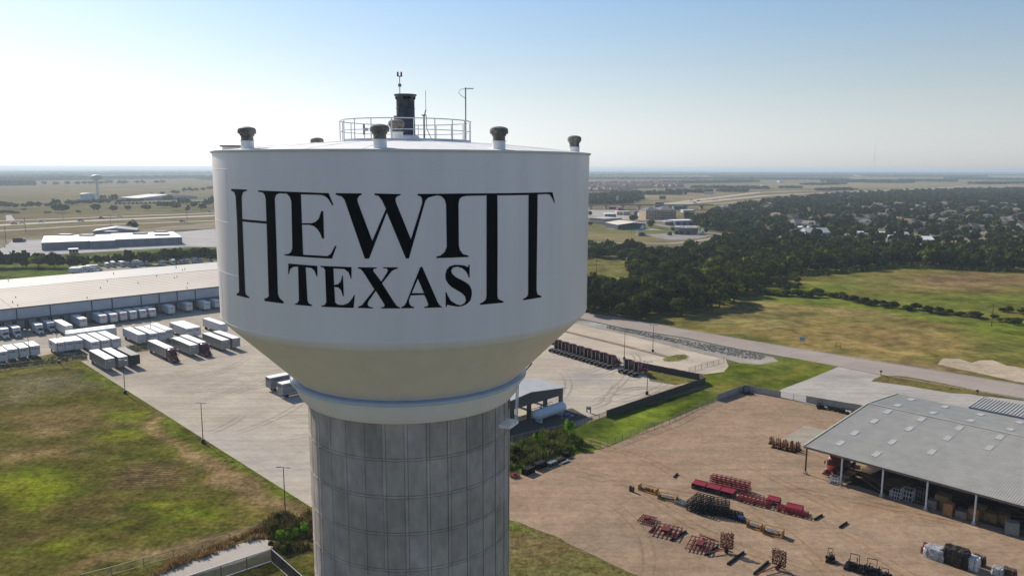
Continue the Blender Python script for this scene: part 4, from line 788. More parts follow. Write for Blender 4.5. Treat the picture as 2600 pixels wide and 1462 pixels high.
# deep building: ridge well above the eaves
WALLP = pm('warehouse_panel', (.40, .44, .50), .6, var=.08, scale=.3); DOCKW = pm('dock_wall', (.16, .17, .19), .7, var=.15)
b = MB(); b.box(X0, X1, .25, 89.4, 4.7, 8.92); b.build('upper_wall', WALLP, wh)
b = MB(); b.box(X0, X1, .30, 89.4, 0, 4.65); b.build('lower_wall', DOCKW, wh)
b = MB(); b.hexa([(X0 - .3, -.15, 8.95), (X1 + .3, -.15, 8.95), (X1 + .3, 43.7, 10.8), (X0 - .3, 43.7, 10.8), (X0 - .3, -.15, 9.12), (X1 + .3, -.15, 9.12), (X1 + .3, 43.7, 10.97), (X0 - .3, 43.7, 10.97)])
nr_ = b.build('roof', pm('membrane_roof', (.54, .48, .41), .8, var=.06, scale=.05), wh)
b = MB(); b.hexa([(X0 - .3, 43.72, 10.8), (X1 + .3, 43.72, 10.8), (X1 + .3, 89.8, 8.9), (X0 - .3, 89.8, 8.9), (X0 - .3, 43.72, 10.95), (X1 + .3, 43.72, 10.95), (X1 + .3, 89.8, 9.05), (X0 - .3, 89.8, 9.05)])
fr_ = b.build('roof', pm('grey_roof', (.40, .39, .37), .7, var=.06, scale=.05), wh); fr_['label'] = 'greyer far roof slope beyond the ridge'
b = MB(); b.bar((X0, 43.7, 11.02), (X1, 43.7, 11.02), .5, .12); b.build('ridge_cap', GREY, nr_)
b = MB(); b.box(X0 - .3, X1 + .3, -.22, -.153, 8.7, 9.18); b.build('gutter', pm('gutter', (.12, .12, .13), .5), nr_)
b = MB()
for k in range(34):
    y = 1.3 * k + .5
    if k % 3 == 0: b.bar((X0, y, 9.12 + y * 1.85 / 43.85 + .03), (X1, y, 9.12 + y * 1.85 / 43.85 + .03), .08, .05)
b.bar((-1, 0, 9.16), (-1, 43.6, 11.0), .5, .1); b.build('roof_seams', pm('roof_seam', (.45, .39, .33), .8), nr_)
rr = random.Random(5)
for k in range(16):
    y = rr.uniform(3, 40); x = rr.uniform(-20, 78); z = 9.12 + y * .0422; q = MB(); q.tube([(x, y, z), (x, y, z + .7)], .16, 8); q.build('roof_pipe', GREY, nr_)
for k in range(7):
    y = rr.uniform(48, 80); x = rr.uniform(-20, 90); q = MB(); q.tube([(x, y, 9.3), (x, y, 11.3)], .16, 8); q.build('roof_pipe', GREY, fr_)
for zx in (175, 540, 990, 1210, 1525, 1720, 1915, 2110):
    p = G(*Z2(zx, 520 - (zx - 175) * .1053), 9) - E0; x = p.dot(VW_); q = MB(); q.box(x - .14, x + .14, -.02, .24, 4.7, 8.7); q.build('downpipe', DARK, wh)
b = MB(); b.hexa([(X0, -1.6, 4.35), (X1, -1.6, 4.35), (X1, .25, 4.6), (X0, .25, 4.6), (X0, -1.6, 4.5), (X1, -1.6, 4.5), (X1, .25, 4.78), (X0, .25, 4.78)]); b.build('dock_canopy', pm('canopy', (.10, .10, .11), .6), wh)
for k in range(48):
    x = X0 + 3 + k * 4.0
    if -22 < x < 100:
        q = MB(); q.box(x - 1.35, x + 1.35, .16, .29, 1.2, 4.1); d = q.build('dock_door', pm('dock_door', (.30, .30, .31), .6, var=.15), wh)
        q = MB(); q.box(x - 1.7, x - 1.36, -.05, .29, .6, 4.2); q.build('dock_seal', RUBBER, d); q = MB(); q.box(x + 1.36, x + 1.7, -.05, .29, .6, 4.2); q.build('dock_seal', RUBBER, d)

# ------------------------------------------------------------------ lamp posts
def lamp(label, h=9.5):
    t = thing('lamp_post', label, 'lamp post', group='lamp posts round the yards')
    MB().lathe([(.42, 0), (.42, .85), (.38, .9), (.01, .9)], 14).build('base', DARK, t, 40)
    MB().tube([(0, 0, .9), (0, 0, h - .1)], [.11, .07], 8).build('pole', pm('lamp_pole', (.09, .075, .06), .5, var=.2), t)
    MB().bar((-.75, 0, h - .1), (.75, 0, h - .1), .07).build('cross_arm', DARK, t)
    for s in (-1, 1): MB().box(s * .95 - .35, s * .95 + .35, -.17, .17, h - .13, h + .02).build('lamp_head', GREY, t)
    return t
lp = None
for q, lb in (((150, 921.6), 'lamp post on the fence line by the short white trailers'), ((318, 998.5), 'lamp post at the lawn edge nearest the silver trailers'), ((516, 1124), 'lamp post halfway along the lawn edge'), ((725, 1313), 'lamp post at the near end of the lawn edge by the bushes'),
        (ZW(1545, 1030), 'lamp post beside the long dark wall right of the fuel canopy'), (ZW(1608, 570), 'lamp post on the median of the empty parking lot'), (ZW(1300, 652), 'lamp post just behind the dark wall near the gate'),
        (Z2(1640, 860), 'lamp post among the four white trailers'), (Z2(322, 1060), 'lamp post before the row of four short white trailers'), (Z1(50, 975), 'lamp post in the pale lot left of the white roofed building'), ):
    p = G(*q)
    if lp is None: lp = lamp(lb); lp.location = (p[0], p[1], .02); lp.rotation_euler = (0, 0, R(-10))
    else: dup(lp, (p[0], p[1], .02), R(-10), lb)
# wooden power poles
def upole(label, h=9.0):
    t = thing('utility_pole', label, 'utility pole', group='utility poles')
    MB().tube([(0, 0, 0), (0, 0, h)], [.17, .11], 7).build('pole', BARK, t); MB().bar((-1.1, 0, h - .5), (1.1, 0, h - .5), .12).build('crossarm', BARK, t); return t
up_ = None
for q, s, lb in ((Z4(2280, 245), 1, 'utility pole in the green brush at the far right'), (ZK(155, 1310), .95, 'utility pole in the clearing next to the tank'), (ZK(560, 885), 1, 'utility pole left of the concrete works'), (ZK(1650, 893), 1, 'utility pole right of the concrete works'), (ZK(1020, 835), 1.1, 'utility pole left behind the concrete works'), (ZK(1345, 870), 1.3, 'tall utility pole at the concrete works'),
        (Z1(278, 805), 1.5, 'utility pole by the highway, left of the white roofed building'), (Z1(1200, 748), 1.3, 'utility pole by the highway behind the white roofed building'), (Z1(2028, 718), 1.3, 'utility pole by the highway close to the tank'), (Z1(65, 920), 1.5, 'utility pole at the left end of the pale lot'), (Z1(685, 682), 1, 'utility pole beyond the highway')):
    p = G(*q)
    if up_ is None: up_ = upole(lb); up_.location = (p[0], p[1], 0); up_.rotation_euler = (0, 0, HV)
    else: dup(up_, (p[0], p[1], 0), HV, lb, None, s)

# ------------------------------------------------------------------ fences and walls
def fence(name, label, line, h, style, step=3.0, mat=None, world=False):
    pts = [Vector(p) for p in line] if world else [G(*p) for p in line]
    t = thing(name, label, 'wall' if style == 'panel' else 'fence', (pts[0][0], pts[0][1], .02)); o = pts[0]
    mb = MB(); post = None; mat = mat or GREY; rail_ = MB()
    for a, b in zip(pts[:-1], pts[1:]):
        a3 = Vector((*(a - o), 0)); b3 = Vector((*(b - o), 0)); L = (b3 - a3).length; n = max(1, round(L / step)); d = (b3 - a3) / L
        for k in range(n + 1):
            if k == n and b is not pts[-1]: continue
            q = a3 + (b3 - a3) * k / n
            if post is None: post = (MB().bar((0, 0, 0), (0, 0, h + .04), .09 if style != 'panel' else .16)).mesh('post', {'chain': GREY, 'slat': DARK, 'panel': mat}[style])
            if len(t.children) < 90 or True: po = link('post', post, t); po.location = q; po.rotation_euler = (0, 0, heading(d))
        if style == 'chain':
            for z in (h, .05): mb.bar(a3 + Vector((0, 0, z)), b3 + Vector((0, 0, z)), .045)
            m_ = int(L / .28)
            s = Vector((0, 0, 1))
            for k in range(m_):
                p = a3 + d * (k * .28); q = p + d * min(.9, L - k * .28)
                mb.bar(p, q + s * h, .012); mb.bar(p + s * h, q, .012)
        elif style == 'slat':
            m_ = int(L / .13)
            for k in range(m_): p = a3 + d * (k * .13 + .06); mb.bar(p + Vector((0, 0, .05)), p + Vector((0, 0, h)), .10, .02) if False else mb.hexa([p + d * (-.045) + Vector((0, 0, .06)), p + d * .045 + Vector((0, 0, .06)), p + d * .045 + Vector((0, 0, .06)) + Vector((-d[1], d[0], 0)) * .02, p - d * .045 + Vector((0, 0, .06)) + Vector((-d[1], d[0], 0)) * .02,
                                    p + d * (-.045) + Vector((0, 0, h)), p + d * .045 + Vector((0, 0, h)), p + d * .045 + Vector((0, 0, h)) + Vector((-d[1], d[0], 0)) * .02, p - d * .045 + Vector((0, 0, h)) + Vector((-d[1], d[0], 0)) * .02])
            rail_.bar(a3 + Vector((0, 0, h + .04)), b3 + Vector((0, 0, h + .04)), .1); rail_.bar(a3 + Vector((0, 0, .06)), b3 + Vector((0, 0, .06)), .3, .12)
        else:
            m_ = max(1, round(L / 2.4))
            for k in range(m_): p = a3 + (b3 - a3) * k / m_; q = a3 + (b3 - a3) * (k + 1) / m_ - d * .03; j = rr.uniform(-.03, .03); mb.hexa([*[x + Vector((-d[1], d[0], 0)) * s_ for x, s_ in ((p, -.04), (q, -.04), (q, .04), (p, .04))], *[x + Vector((-d[1], d[0], 0)) * s_ + Vector((0, 0, h + j)) for x, s_ in ((p, -.04), (q, -.04), (q, .04), (p, .04))]])
    mb.build({'chain': 'mesh_panel', 'slat': 'slat_panel', 'panel': 'wall_panel'}[style], mat, t)
    if rail_.v: rail_.build('rail', CHROME if mat is not DARK else CONC2, t)
    return t
fence('chain_fence', 'chain link fence along the lawn below the short white trailers', [(-260, 965), (-60, 946), Z2(0, 1192), Z2(470, 1140), Z2(940, 1082), (221, 913)], 1.8, 'chain')
fence('chain_fence', 'chain link fence on the grass strip between the two rows of trailers', [Z2(1000, 1078), Z2(1480, 1002), Z2(1600, 985)], 1.8, 'chain')
fence('chain_fence', 'chain link fence above the brown weeds at the bottom left', [Z3(560, 1490), Z3(760, 1440), Z3(1180, 1318), Z3(1560, 1210), Z3(1800, 1130)], 1.3, 'chain', 4.2)
SLAT = pm('slat_tan', (.34, .30, .27), .6, var=.15)
cor = G(*ZA(1790, 895)); dl = (G(*ZA(1000, 1159)) - cor).normalized()
f4 = fence('slat_fence', 'light metal slat fence beside the concrete path at the bottom left', [cor, cor + dl * 24], 2.1, 'slat', 4.1, SLAT, world=True)
dr_ = (G(*ZA(2150, 1159)) - G(*ZA(1880, 915))).normalized()
fence('slat_fence', 'dark slat fence running down to the right from the path corner', [cor + dr_ * .2, cor + dr_ * 16], 2.1, 'slat', 4.1, pm('slat_brown', (.10, .07, .06), .6, var=.2), world=True)  # darker slats: the shade on this face is put into their colour
DW = pm('dark_wall_board', (.055, .05, .045), .8, var=.25)
fence('boundary_wall', 'long dark board wall between the ditch and the lorry yard', [ZW(1110, 1280), ZW(1620, 1105), ZW(2172, 915), ZW(2110, 872), ZW(1500, 752), ZW(1300, 706)], 1.95, 'panel', 2.4, DW)
fence('boundary_wall', 'dark board wall behind the long row of tractors', [ZW(1190, 668), ZW(800, 560), ZW(300, 440)], 1.95, 'panel', 2.4, DW)
fence('yard_gate', 'pale gate in the dark wall between the two rows of tractors', [ZW(1192, 668), ZW(1300, 706)], 1.9, 'chain', 4)
fence('chain_fence', 'chain link fence from the dark wall end past the fuel canopy', [ZW(1110, 1280), ZC(950, 795), ZC(820, 832), ZC(470, 905), ZC(150, 985)], 1.7, 'chain')
fence('chain_fence', 'chain link fence between the green ditch and the dirt yard', [ZC(1110, 1000), ZC(1210, 1022), ZC(1450, 930), ZC(1960, 755), (1821, 1017)], 1.6, 'chain')
fence('chain_fence', 'chain link fence at the rounded end of the empty parking lot', [ZW(2000, 800), ZW(2200, 740), ZW(2380, 690)], 1.8, 'chain')
PW = pm('pale_wall_panel', (.36, .33, .30), .75, var=.12)
fence('boundary_wall', 'pale panel wall at the top corner of the dirt yard', [(1821, 1017), Z4(35, 832), Z4(110, 845), Z4(362, 892)], 1.85, 'panel', 2.4, PW)
fence('boundary_wall', 'pale panel wall running up to the big steel shed', [Z4(598, 936), Z4(1000, 1005), Z4(1250, 1050)], 1.85, 'panel', 2.4, PW)
fence('yard_gate', 'wide chain link gate in the pale panel wall', [Z4(364, 892), Z4(598, 936)], 1.7, 'chain', 4.5)

# ------------------------------------------------------------------ fuel canopy and gas tank
B0 = G(*ZC(805, 600)); pk = G(*ZC(440, 405), 7.3); wd = (B0 - pk).dot(V); Wd = 2 * wd; A0 = B0 - V * Wd
cn = thing('fuel_canopy', 'grey gabled fuel canopy on dark piers beside the white gas tank', 'canopy', (A0[0], A0[1], 0), HV)   # local x = V, y = -U (away)
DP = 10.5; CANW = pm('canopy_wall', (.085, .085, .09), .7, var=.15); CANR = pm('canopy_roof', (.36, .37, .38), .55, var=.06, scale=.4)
b = MB()
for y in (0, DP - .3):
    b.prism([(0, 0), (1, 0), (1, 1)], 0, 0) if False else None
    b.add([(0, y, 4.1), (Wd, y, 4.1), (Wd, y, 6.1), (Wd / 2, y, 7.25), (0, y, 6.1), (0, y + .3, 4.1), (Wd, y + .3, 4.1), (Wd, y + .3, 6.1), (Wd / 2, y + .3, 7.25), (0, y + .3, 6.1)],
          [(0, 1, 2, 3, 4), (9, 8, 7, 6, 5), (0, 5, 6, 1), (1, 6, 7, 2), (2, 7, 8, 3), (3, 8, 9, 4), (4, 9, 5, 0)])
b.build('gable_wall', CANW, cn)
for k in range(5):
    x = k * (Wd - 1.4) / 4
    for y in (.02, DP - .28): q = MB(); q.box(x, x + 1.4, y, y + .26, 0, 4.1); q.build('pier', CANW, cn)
for s in (0, 1):
    xa, xb = (-.9, Wd / 2) if s == 0 else (Wd / 2, Wd + .9); za, zb_ = (5.95, 7.35) if s == 0 else (7.35, 5.95)
    q = MB(); q.hexa([(xa, -.6, za), (xb, -.6, zb_), (xb, DP + .6, zb_), (xa, DP + .6, za), (xa, -.6, za + .15), (xb, -.6, zb_ + .15), (xb, DP + .6, zb_ + .15), (xa, DP + .6, za + .15)]); q.build('roof', CANR, cn)
for k in range(4):
    q = MB(); x = 2.2 + k * 1.9; q.box(x, x + .5, 4.5, 5.2, .2, 2.2); q.build('fuel_pump', pm('pump_orange', (.30, .15, .06), .6), cn)
c0, c1 = G(*ZC(522, 652), 2.1), G(*ZC(800, 562), 2.1); ax = (c1 - c0); LT = ax.length; r = 1.35
gt = thing('gas_tank', 'large pale blue horizontal gas tank on saddles beside the canopy', 'tank', (c0[0], c0[1], 0), heading(ax))
prof = [(-.75, .05), (-.66, .6), (-.4, 1.05), (0, r)]; pts = [(-.75, 0, 2.1), (-.66, 0, 2.1), (-.42, 0, 2.1), (0, 0, 2.1), (LT, 0, 2.1), (LT + .42, 0, 2.1), (LT + .66, 0, 2.1), (LT + .75, 0, 2.1)]
MB().tube(pts, [.05, .62, 1.05, r, r, 1.05, .62, .05], 28).build('vessel', LBLUE, gt, 50)
b = MB(); b.tube([(1.5, 0, 3.5), (1.5, 0, 3.75)], .3, 10); b.build('manhole', GREY, gt)
for x in (.9, LT - .9): q = MB(); q.box(x - .2, x + .2, -1.0, 1.0, .05, 1.3); q.build('saddle', LBLUE, gt)
q = MB(); q.tube([(-.3, 1.6, 0), (-.3, 1.6, 3.2), (1.0, .5, 3.7), (5, .2, 3.75)], .07, 6); q.build('pipe', GREY, gt)
q = MB(); q.tube([(2, .3, 3.6), (2, .3, 4.1), (6, .3, 4.1), (6, .3, 3.5)], .06, 6); q.build('pipe', DARK, gt)
p = G(*ZC(1085, 630)); vm = thing('valve_stand', 'small grey valve assembly on posts right of the gas tank', 'valve', (p[0], p[1], 0), HV)
q = MB(); q.box(-.1, .1, -.7, -.5, 0, 1.6); q.box(-.1, .1, .5, .7, 0, 1.2); q.build('stand', GREY, vm); q = MB(); q.box(-.35, .35, -.5, .5, 1.0, 1.7); q.build('valve_box', pm('valve_blue', (.25, .3, .35), .5), vm)
p = G(*ZC(850, 680)); tk = thing('skid', 'low blue and white pump skid in the shade below the gas tank', 'pump skid', (p[0], p[1], .06), HV)
q = MB(); q.box(-2, 2, -.7, .7, 0, .25); q.build('deck', GREY, tk); q = MB(); q.box(-1.0, .9, -.5, .5, .25, .9); q.build('housing', pm('skid_blue', (.05, .07, .18), .5), tk)

# ------------------------------------------------------------------ open steel shed
S0 = G(*ZS(10, 197), 5.85); sd = thing('steel_shed', 'huge open sided steel shed with a ribbed grey roof and skylights', 'shed', (S0[0], S0[1], 0), heading(U) - R(.8))
# local x = along the front eave (U), y = away from the drone (V)
SL, Y1, Y2 = 84.0, 31.2, 48.6; zE, zR, zB = 5.85, 8.3, 7.1
def zroof(y): return zE + (zR - zE) * y / Y1 if y <= Y1 else zR + (zB - zR) * (y - Y1) / (Y2 - Y1)
for (ya, yb) in ((-.2, Y1), (Y1 + .02, Y2)):
    b = MB(); n = int(SL / .42); st = SL / n; top = []; prof = []
    for k in range(n): x = k * st; prof += [(x, 0), (x + st * .30, 0), (x + st * .42, .06), (x + st * .72, .06), (x + st * .84, 0)]
    prof.append((SL, 0)); base = 0
    za, zb_ = zroof(max(0, ya)), zroof(min(Y2, yb))
    for x, dz in prof: b.v.append((x, ya, za + dz)); b.v.append((x, yb, zb_ + dz))
    for x, dz in prof: b.v.append((x, ya, za - .12)); b.v.append((x, yb, zb_ - .12))
    m_ = len(prof)
    for i in range(m_ - 1): b.f.append((2 * i, 2 * i + 2, 2 * i + 3, 2 * i + 1)); b.f.append((2 * m_ + 2 * i, 2 * m_ + 2 * i + 1, 2 * m_ + 2 * i + 3, 2 * m_ + 2 * i + 2)); b.f.append((2 * i, 2 * m_ + 2 * i, 2 * m_ + 2 * i + 2, 2 * i + 2))
    b.f.append((0, 1, 2 * m_ + 1, 2 * m_)); b.f.append((2 * m_ - 2, 4 * m_ - 2, 4 * m_ - 1, 2 * m_ - 1))
    rf = b.build('roof', SHEETR, sd)
    q = MB(); q.bar((-.12, ya, za + .06), (-.12, yb, zb_ + .06), .22, .3); q.build('gable_trim', pm('cream_trim', (.62, .58, .45), .5), rf)
    if ya < 0:
        q = MB(); q.bar((0, -.28, zE - .02), (SL, -.28, zE - .02), .16, .22); q.build('gutter', pm('brown_gutter', (.16, .11, .085), .5), rf)
        rfn = rf
q = MB(); q.bar((0, Y1, zR + .12), (SL, Y1, zR + .12), .5, .06); q.build('ridge_cap', SHEETR, sd)
SKY = pm('skylight_panel', (.455, .445, .415), .35, var=.08)
inv = Matrix.Rotation(-sd.rotation_euler[2], 2)
for q in ((1520, 905), (1410, 960), (1310, 1015), (1185, 1100), (1020, 1210), (880, 1300), (1830, 970), (1720, 1025), (1625, 1085), (1510, 1170), (1350, 1290), (1210, 1400), (2150, 1040), (2060, 1095), (1965, 1165), (1855, 1255), (1710, 1380), (2500, 1110), (2420, 1175), (2325, 1245), (2220, 1340)):
    z = 7
    for _ in range(4):
        w = inv @ (G(*Z4(*q), z) - S0); z = zroof(max(0, min(Y2, w[1])))
    x, y = w; x = round(x / .42) * .42
    q = MB(); za, zb_ = zroof(y - 1.4), zroof(y + 1.4); q.hexa([(x, y - 1.4, za + .02), (x + 1.2, y - 1.4, za + .02), (x + 1.2, y + 1.4, zb_ + .02), (x, y + 1.4, zb_ + .02), (x, y - 1.4, za + .115), (x + 1.2, y - 1.4, za + .115), (x + 1.2, y + 1.4, zb_ + .115), (x, y + 1.4, zb_ + .115)]); q.build('skylight', SKY, sd)
for k, q in enumerate((ZS(10, 470), ZS(345, 575), ZS(735, 695), ZS(1165, 820), ZS(1630, 960))):
    w = inv @ (G(*q) - S0); x = w[0]
    q = MB(); q.box(x - .13, x + .13, -.15, .11, 0, zE - .15); po = q.build('post', RAIL if k else pm('post_brown', (.12, .08, .06), .5), sd)
    q = MB(); q.box(x - .3, x + .3, -.35, .3, 0, .5); q.build('foot_block', CONC2, po)
    q = MB(); q.tube([(x + .1, -.4, zE - .3), (x + .1, -.4, zE - .05)], .16, 8); q.build('floodlight', GREY, po)
    for y in (Y1 * .5, Y1): q = MB(); q.box(x - .15, x + .15, y - .15, y + .15, 0, zroof(y) - .13); q.build('inner_post', GREY, sd)
b = MB(); b.bar((0, 0, zE - .25), (SL, 0, zE - .25), .15, .3)
for k in range(6): x = k * 8.0; b.bar((x, 0, zE - .3), (x, Y1, zR - .35), .15, .3); b.bar((x, Y1, zR - .35), (x, Y2, zB - .35), .15, .3)
b.build('rafters', GREY, sd)
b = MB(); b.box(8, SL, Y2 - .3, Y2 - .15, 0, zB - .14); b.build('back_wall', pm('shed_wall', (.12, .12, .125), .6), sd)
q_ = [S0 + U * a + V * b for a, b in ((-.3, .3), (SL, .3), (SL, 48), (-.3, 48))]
sheet('shed_floor', [S0 + U * a + V * b for a, b in ((7.6, 1.2), (SL, 1.2), (SL, 48), (7.0, 48))], .04, (.04, .034, .03), DIRTM, world_pts=True, jit=.7)  # near-black sheet: shade under the shed roof put into the floor colour
# neighbouring roof at the right edge
a_, b_2, c_ = G(*Z4(2065, 972), 6), G(*Z4(2195, 888), 6), G(*Z4(2600, 985), 6); w_ = (b_2 - a_).dot(V)
nb = thing('steel_building', 'ribbed grey steel building behind the big shed at the picture edge', 'building', (a_[0], a_[1], 0), HU)
b = MB(); n = 60
for k in range(n):
    x = k * .7; b.hexa([(x, 0, 5.9), (x + .7, 0, 5.9), (x + .7, w_, 5.9), (x, w_, 5.9), (x, 0, 6.0), (x + .35, 0, 6.12), (x + .35, w_, 6.12), (x, w_, 6.0)])
b.build('roof', SHEETR, nb); b = MB(); b.box(.2, 42, .2, w_ - .2, 0, 5.89); b.build('wall', WALLP, nb)

# ------------------------------------------------------------------ equipment in the dirt yard (x along the piece, origin at its middle)
def place(t, q, ang=None, z=.04, s=None):
    p = G(*q); t.location = (p[0], p[1], z); t.rotation_euler = (0, 0, HU if ang is None else ang)
    if s: t.scale = (s,) * 3
    return t
def span(a, b):
    """ground middle, length and heading between two pixels"""
    A, B = G(*a), G(*b); return (A + B) / 2, (B - A).length, heading(B - A)
def skid(label, a, b, w=1.1, h=1.0, tank=0):
    c, L, an = span(a, b); t = thing('steel_skid', label, 'skid frame', (c[0], c[1], .04), an, 'ochre skid frames')
    q = MB(); L2 = L / 2
    for s in (-1, 1):
        q.bar((-L2, s * w / 2, .1), (L2, s * w / 2, .1), .14, .2); q.bar((-L2, s * w / 2, h), (L2, s * w / 2, h), .08)
        for x in (-L2, L2): q.bar((x, s * w / 2, 0), (x, s * w / 2, h), .12)
    for x in (-L2, -L2 / 2, 0, L2 / 2, L2): q.bar((x, -w / 2, .1), (x, w / 2, .1), .1)
    for x in (-L2, L2): q.bar((x, -w / 2, h), (x, w / 2, h), .09); q.box(x - .03, x + .03, -w / 2, w / 2, .1, h * .95)
    q.build('frame', YEL, t)
    q = MB()
    if tank: q.tube([(-L2 * .65, 0, .55), (L2 * .55, 0, .55)], .34, 14); q.build('cylinder', CHROME, t); q = MB()
    q.box(-L2 * .3, L2 * .1, -.3, .3, .15, .5 if tank else .75); q.tube([(-L2 * .7, 0, .3), (L2 * .75, 0, .3)], .08, 6); q.box(L2 * .3, L2 * .55, -.25, .25, .2, .8); q.build('machinery', pm('ochre_dark', (.18, .09, .02), .6), t)
    return t
skid('ochre steel skid frame next to the two brown barrels', ZQ(290, 455), ZQ(485, 515)); skid('ochre skid frame with a white vessel left of the black frame stacks', ZQ(505, 555), ZQ(715, 600), tank=1)
skid('small ochre skid frame right of the blue motor', ZQ(1525, 880), ZQ(1680, 925), tank=1); skid('ochre skid frame with a long silver cylinder, last of its row', ZQ(1705, 950), ZQ(1925, 1005), w=1.3, h=1.2, tank=1)
for q, lb in ((ZQ(182, 478), 'brown barrel standing left of its twin'), (ZQ(212, 490), 'brown barrel standing right of its twin')):
    p = G(*q); t = thing('barrel', lb, 'barrel', (p[0], p[1], .04), 0, 'brown barrels'); MB().lathe([(.27, 0), (.28, .04), (.28, .5), (.29, .52), (.28, .54), (.28, 1.02), (.27, 1.06), (.01, 1.06)], 16).build('drum', BROWNW, t, 40); q_ = MB(); q_.tube([(.1, .1, 1.06), (.1, .1, 1.12)], .05, 8); q_.build('bung', DARK, t)
def framestack(name, label, cat, a, b, w, h, mat, layers, group=None, bays=5, wheels_=False):
    c, L, an = span(a, b); c = c + V * (w / 2 - .3); t = thing(name, label, cat, (c[0], c[1], .04), an, group); L2 = L / 2
    for k in range(layers):
        z = .15 + (h - .2) * k / max(1, layers - 1) if layers > 1 else .35; q = MB(); j = rr.uniform(-.12, .12)
        for s in (-1, 1): q.bar((-L2 + j, s * w / 2, z), (L2 + j, s * w / 2, z), .11); q.bar((-L2 + j, s * w / 6, z), (L2 + j, s * w / 6, z), .07)
        for i in range(bays + 1):
            x = -L2 + L * i / bays + j; q.bar((x, -w / 2, z), (x, w / 2, z), .10)
            if i < bays: q.bar((x, -w / 2 if i % 2 else w / 2, z), (x + L / bays, w / 2 if i % 2 else -w / 2, z), .05)
        q.build('frame_layer', mat, t)
    q = MB()
    for i in range(bays + 1):
        x = -L2 + L * i / bays
        for s in (-1, 1): q.bar((x, s * w / 2, 0), (x, s * w / 2, h), .07)
    q.build('uprights', mat, t)
    return t
framestack('frame_stack', 'black frame stack, left one of the two big piles of black frames', 'frame stack', ZQ(815, 690), ZQ(1010, 745), 4.6, 2.0, BLACK, 6, 'black frame stacks')
framestack('frame_stack', 'black frame stack, right one of the two big piles of black frames', 'frame stack', ZQ(1025, 735), ZQ(1245, 765), 4.2, 1.9, BLACK, 6, 'black frame stacks')
framestack('frame_stack', 'small low black frame stack left of the blue motor', 'frame stack', ZQ(1250, 770), ZQ(1420, 810), 2.0, .9, BLACK, 3, 'black frame stacks', 4)
framestack('frame_stack', 'low grey pipe rack between ochre skid and black piles', 'frame stack', ZQ(690, 620), ZQ(800, 660), 1.6, .6, GREY, 2, None, 4)
p = G(*ZQ(1450, 825)); t = thing('blue_motor', 'blue motor on a small black base between black and ochre frames', 'motor', (p[0], p[1], .04), HU)
q = MB(); q.box(-.9, .9, -.5, .5, 0, .25); q.build('base', DARK, t); q = MB(); q.tube([(-.5, 0, .65), (.5, 0, .65)], .42, 14); q.build('casing', pm('motor_blue', (.01, .02, .12), .4), t)
def hood(label, a, b, w=1.9, h=1.25):
    c, L, an = span(a, b); t = thing('tiller', label, 'tiller', (c[0], c[1], .04), an, 'crimson covered tillers'); L2 = L / 2 - .04
    q = MB(); q.hexa([(-L2, -w / 2, h - .25), (L2, -w / 2, h - .25), (L2, w / 2, h - .1), (-L2, w / 2, h - .1), (-L2, -w / 2, h - .15), (L2, -w / 2, h - .15), (L2, w / 2, h), (-L2, w / 2, h)]); q.bar((-L2, w / 2, h + .02), (L2, w / 2, h + .02), .1); q.build('cover', CRIMSON, t)
    q = MB(); q.bar((-L2, 0, .45), (L2, 0, .45), .22)
    for k in range(int(L / .22)):
        x = -L2 + .1 + k * .22; q.bar((x, -w * .4, .02), (x, w * .35, .85), .05); q.bar((x, w * .35, .02), (x, -w * .2, .8), .05)
    q.build('rotor_tines', BLACK, t)
    q = MB()
    for x in (-L2, L2): q = MB(); q.box(x - .05, x + .05, -w / 2, w / 2, .05, h - .2); q.build('end_plate', pm('crimson_dark', (.10, .008, .015), .6), t)
    return t
hood('crimson covered tiller, leftmost of three in one line', ZQ(900, 430), ZQ(1050, 468)); hood('crimson covered tiller, middle of three in one line', ZQ(1058, 470), ZQ(1215, 510)); hood('crimson covered tiller, right one of three, with a pale patch', ZQ(1222, 512), ZQ(1375, 552))
hood('crimson covered tiller behind the long truss stack', ZQ(1745, 605), ZQ(1890, 640), 1.6, 1.1); hood('crimson covered tiller at the right end of the crimson row', ZQ(1955, 690), ZQ(2150, 735), 1.7, 1.1)
def truss(label, a, b, w, h, mat, layers, group):
    c, L, an = span(a, b); t = thing('truss_stack', label, 'truss stack', (c[0], c[1], .04), an, group); L2 = L / 2
    for k in range(layers):
        z = .2 + k * h / layers; q = MB(); j = rr.uniform(-.3, .3); d = h / layers * .7
        for s in (-1, 0, 1):
            q.bar((-L2 + j, s * w / 2, z), (L2 + j, s * w / 2, z), .09); q.bar((-L2 + j, s * w / 2, z + d), (L2 + j, s * w / 2, z + d), .07)
            for i in range(9): x = -L2 + j + L * i / 8; q.bar((x, s * w / 2, z), (x, s * w / 2, z + d), .06)
        for i in range(9):
            x = -L2 + j + L * i / 8; q.bar((x, -w / 2, z + d), (x, w / 2, z + d), .06)
            if i < 8: q.bar((x, -w / 2, z + d), (x + L / 8, w / 2, z + d), .05)
        q.build('truss', mat, t)
    q = MB()
    for x in (-L2 * .8, 0, L2 * .8): q.box(x - .12, x + .12, -w / 2, w / 2, 0, .16)
    q.build('bearer', BLACK, t); return t
truss('tall crimson truss stack behind the three covered tillers', ZQ(1110, 400), ZQ(1540, 500), 1.9, 1.9, CRIMSON, 4, 'crimson truss stacks')
truss('crimson truss stack with diagonal bracing in the middle of the crimson row', ZQ(1430, 570), ZQ(1800, 660), 2.2, .9, CRIMSON, 2, 'crimson truss stacks')
truss('low crimson truss stack at the right end of the crimson row', ZQ(1840, 690), ZQ(2190, 775), 1.3, .8, CRIMSON, 2, 'crimson truss stacks')
p = G(*ZQ(2190, 790)); 
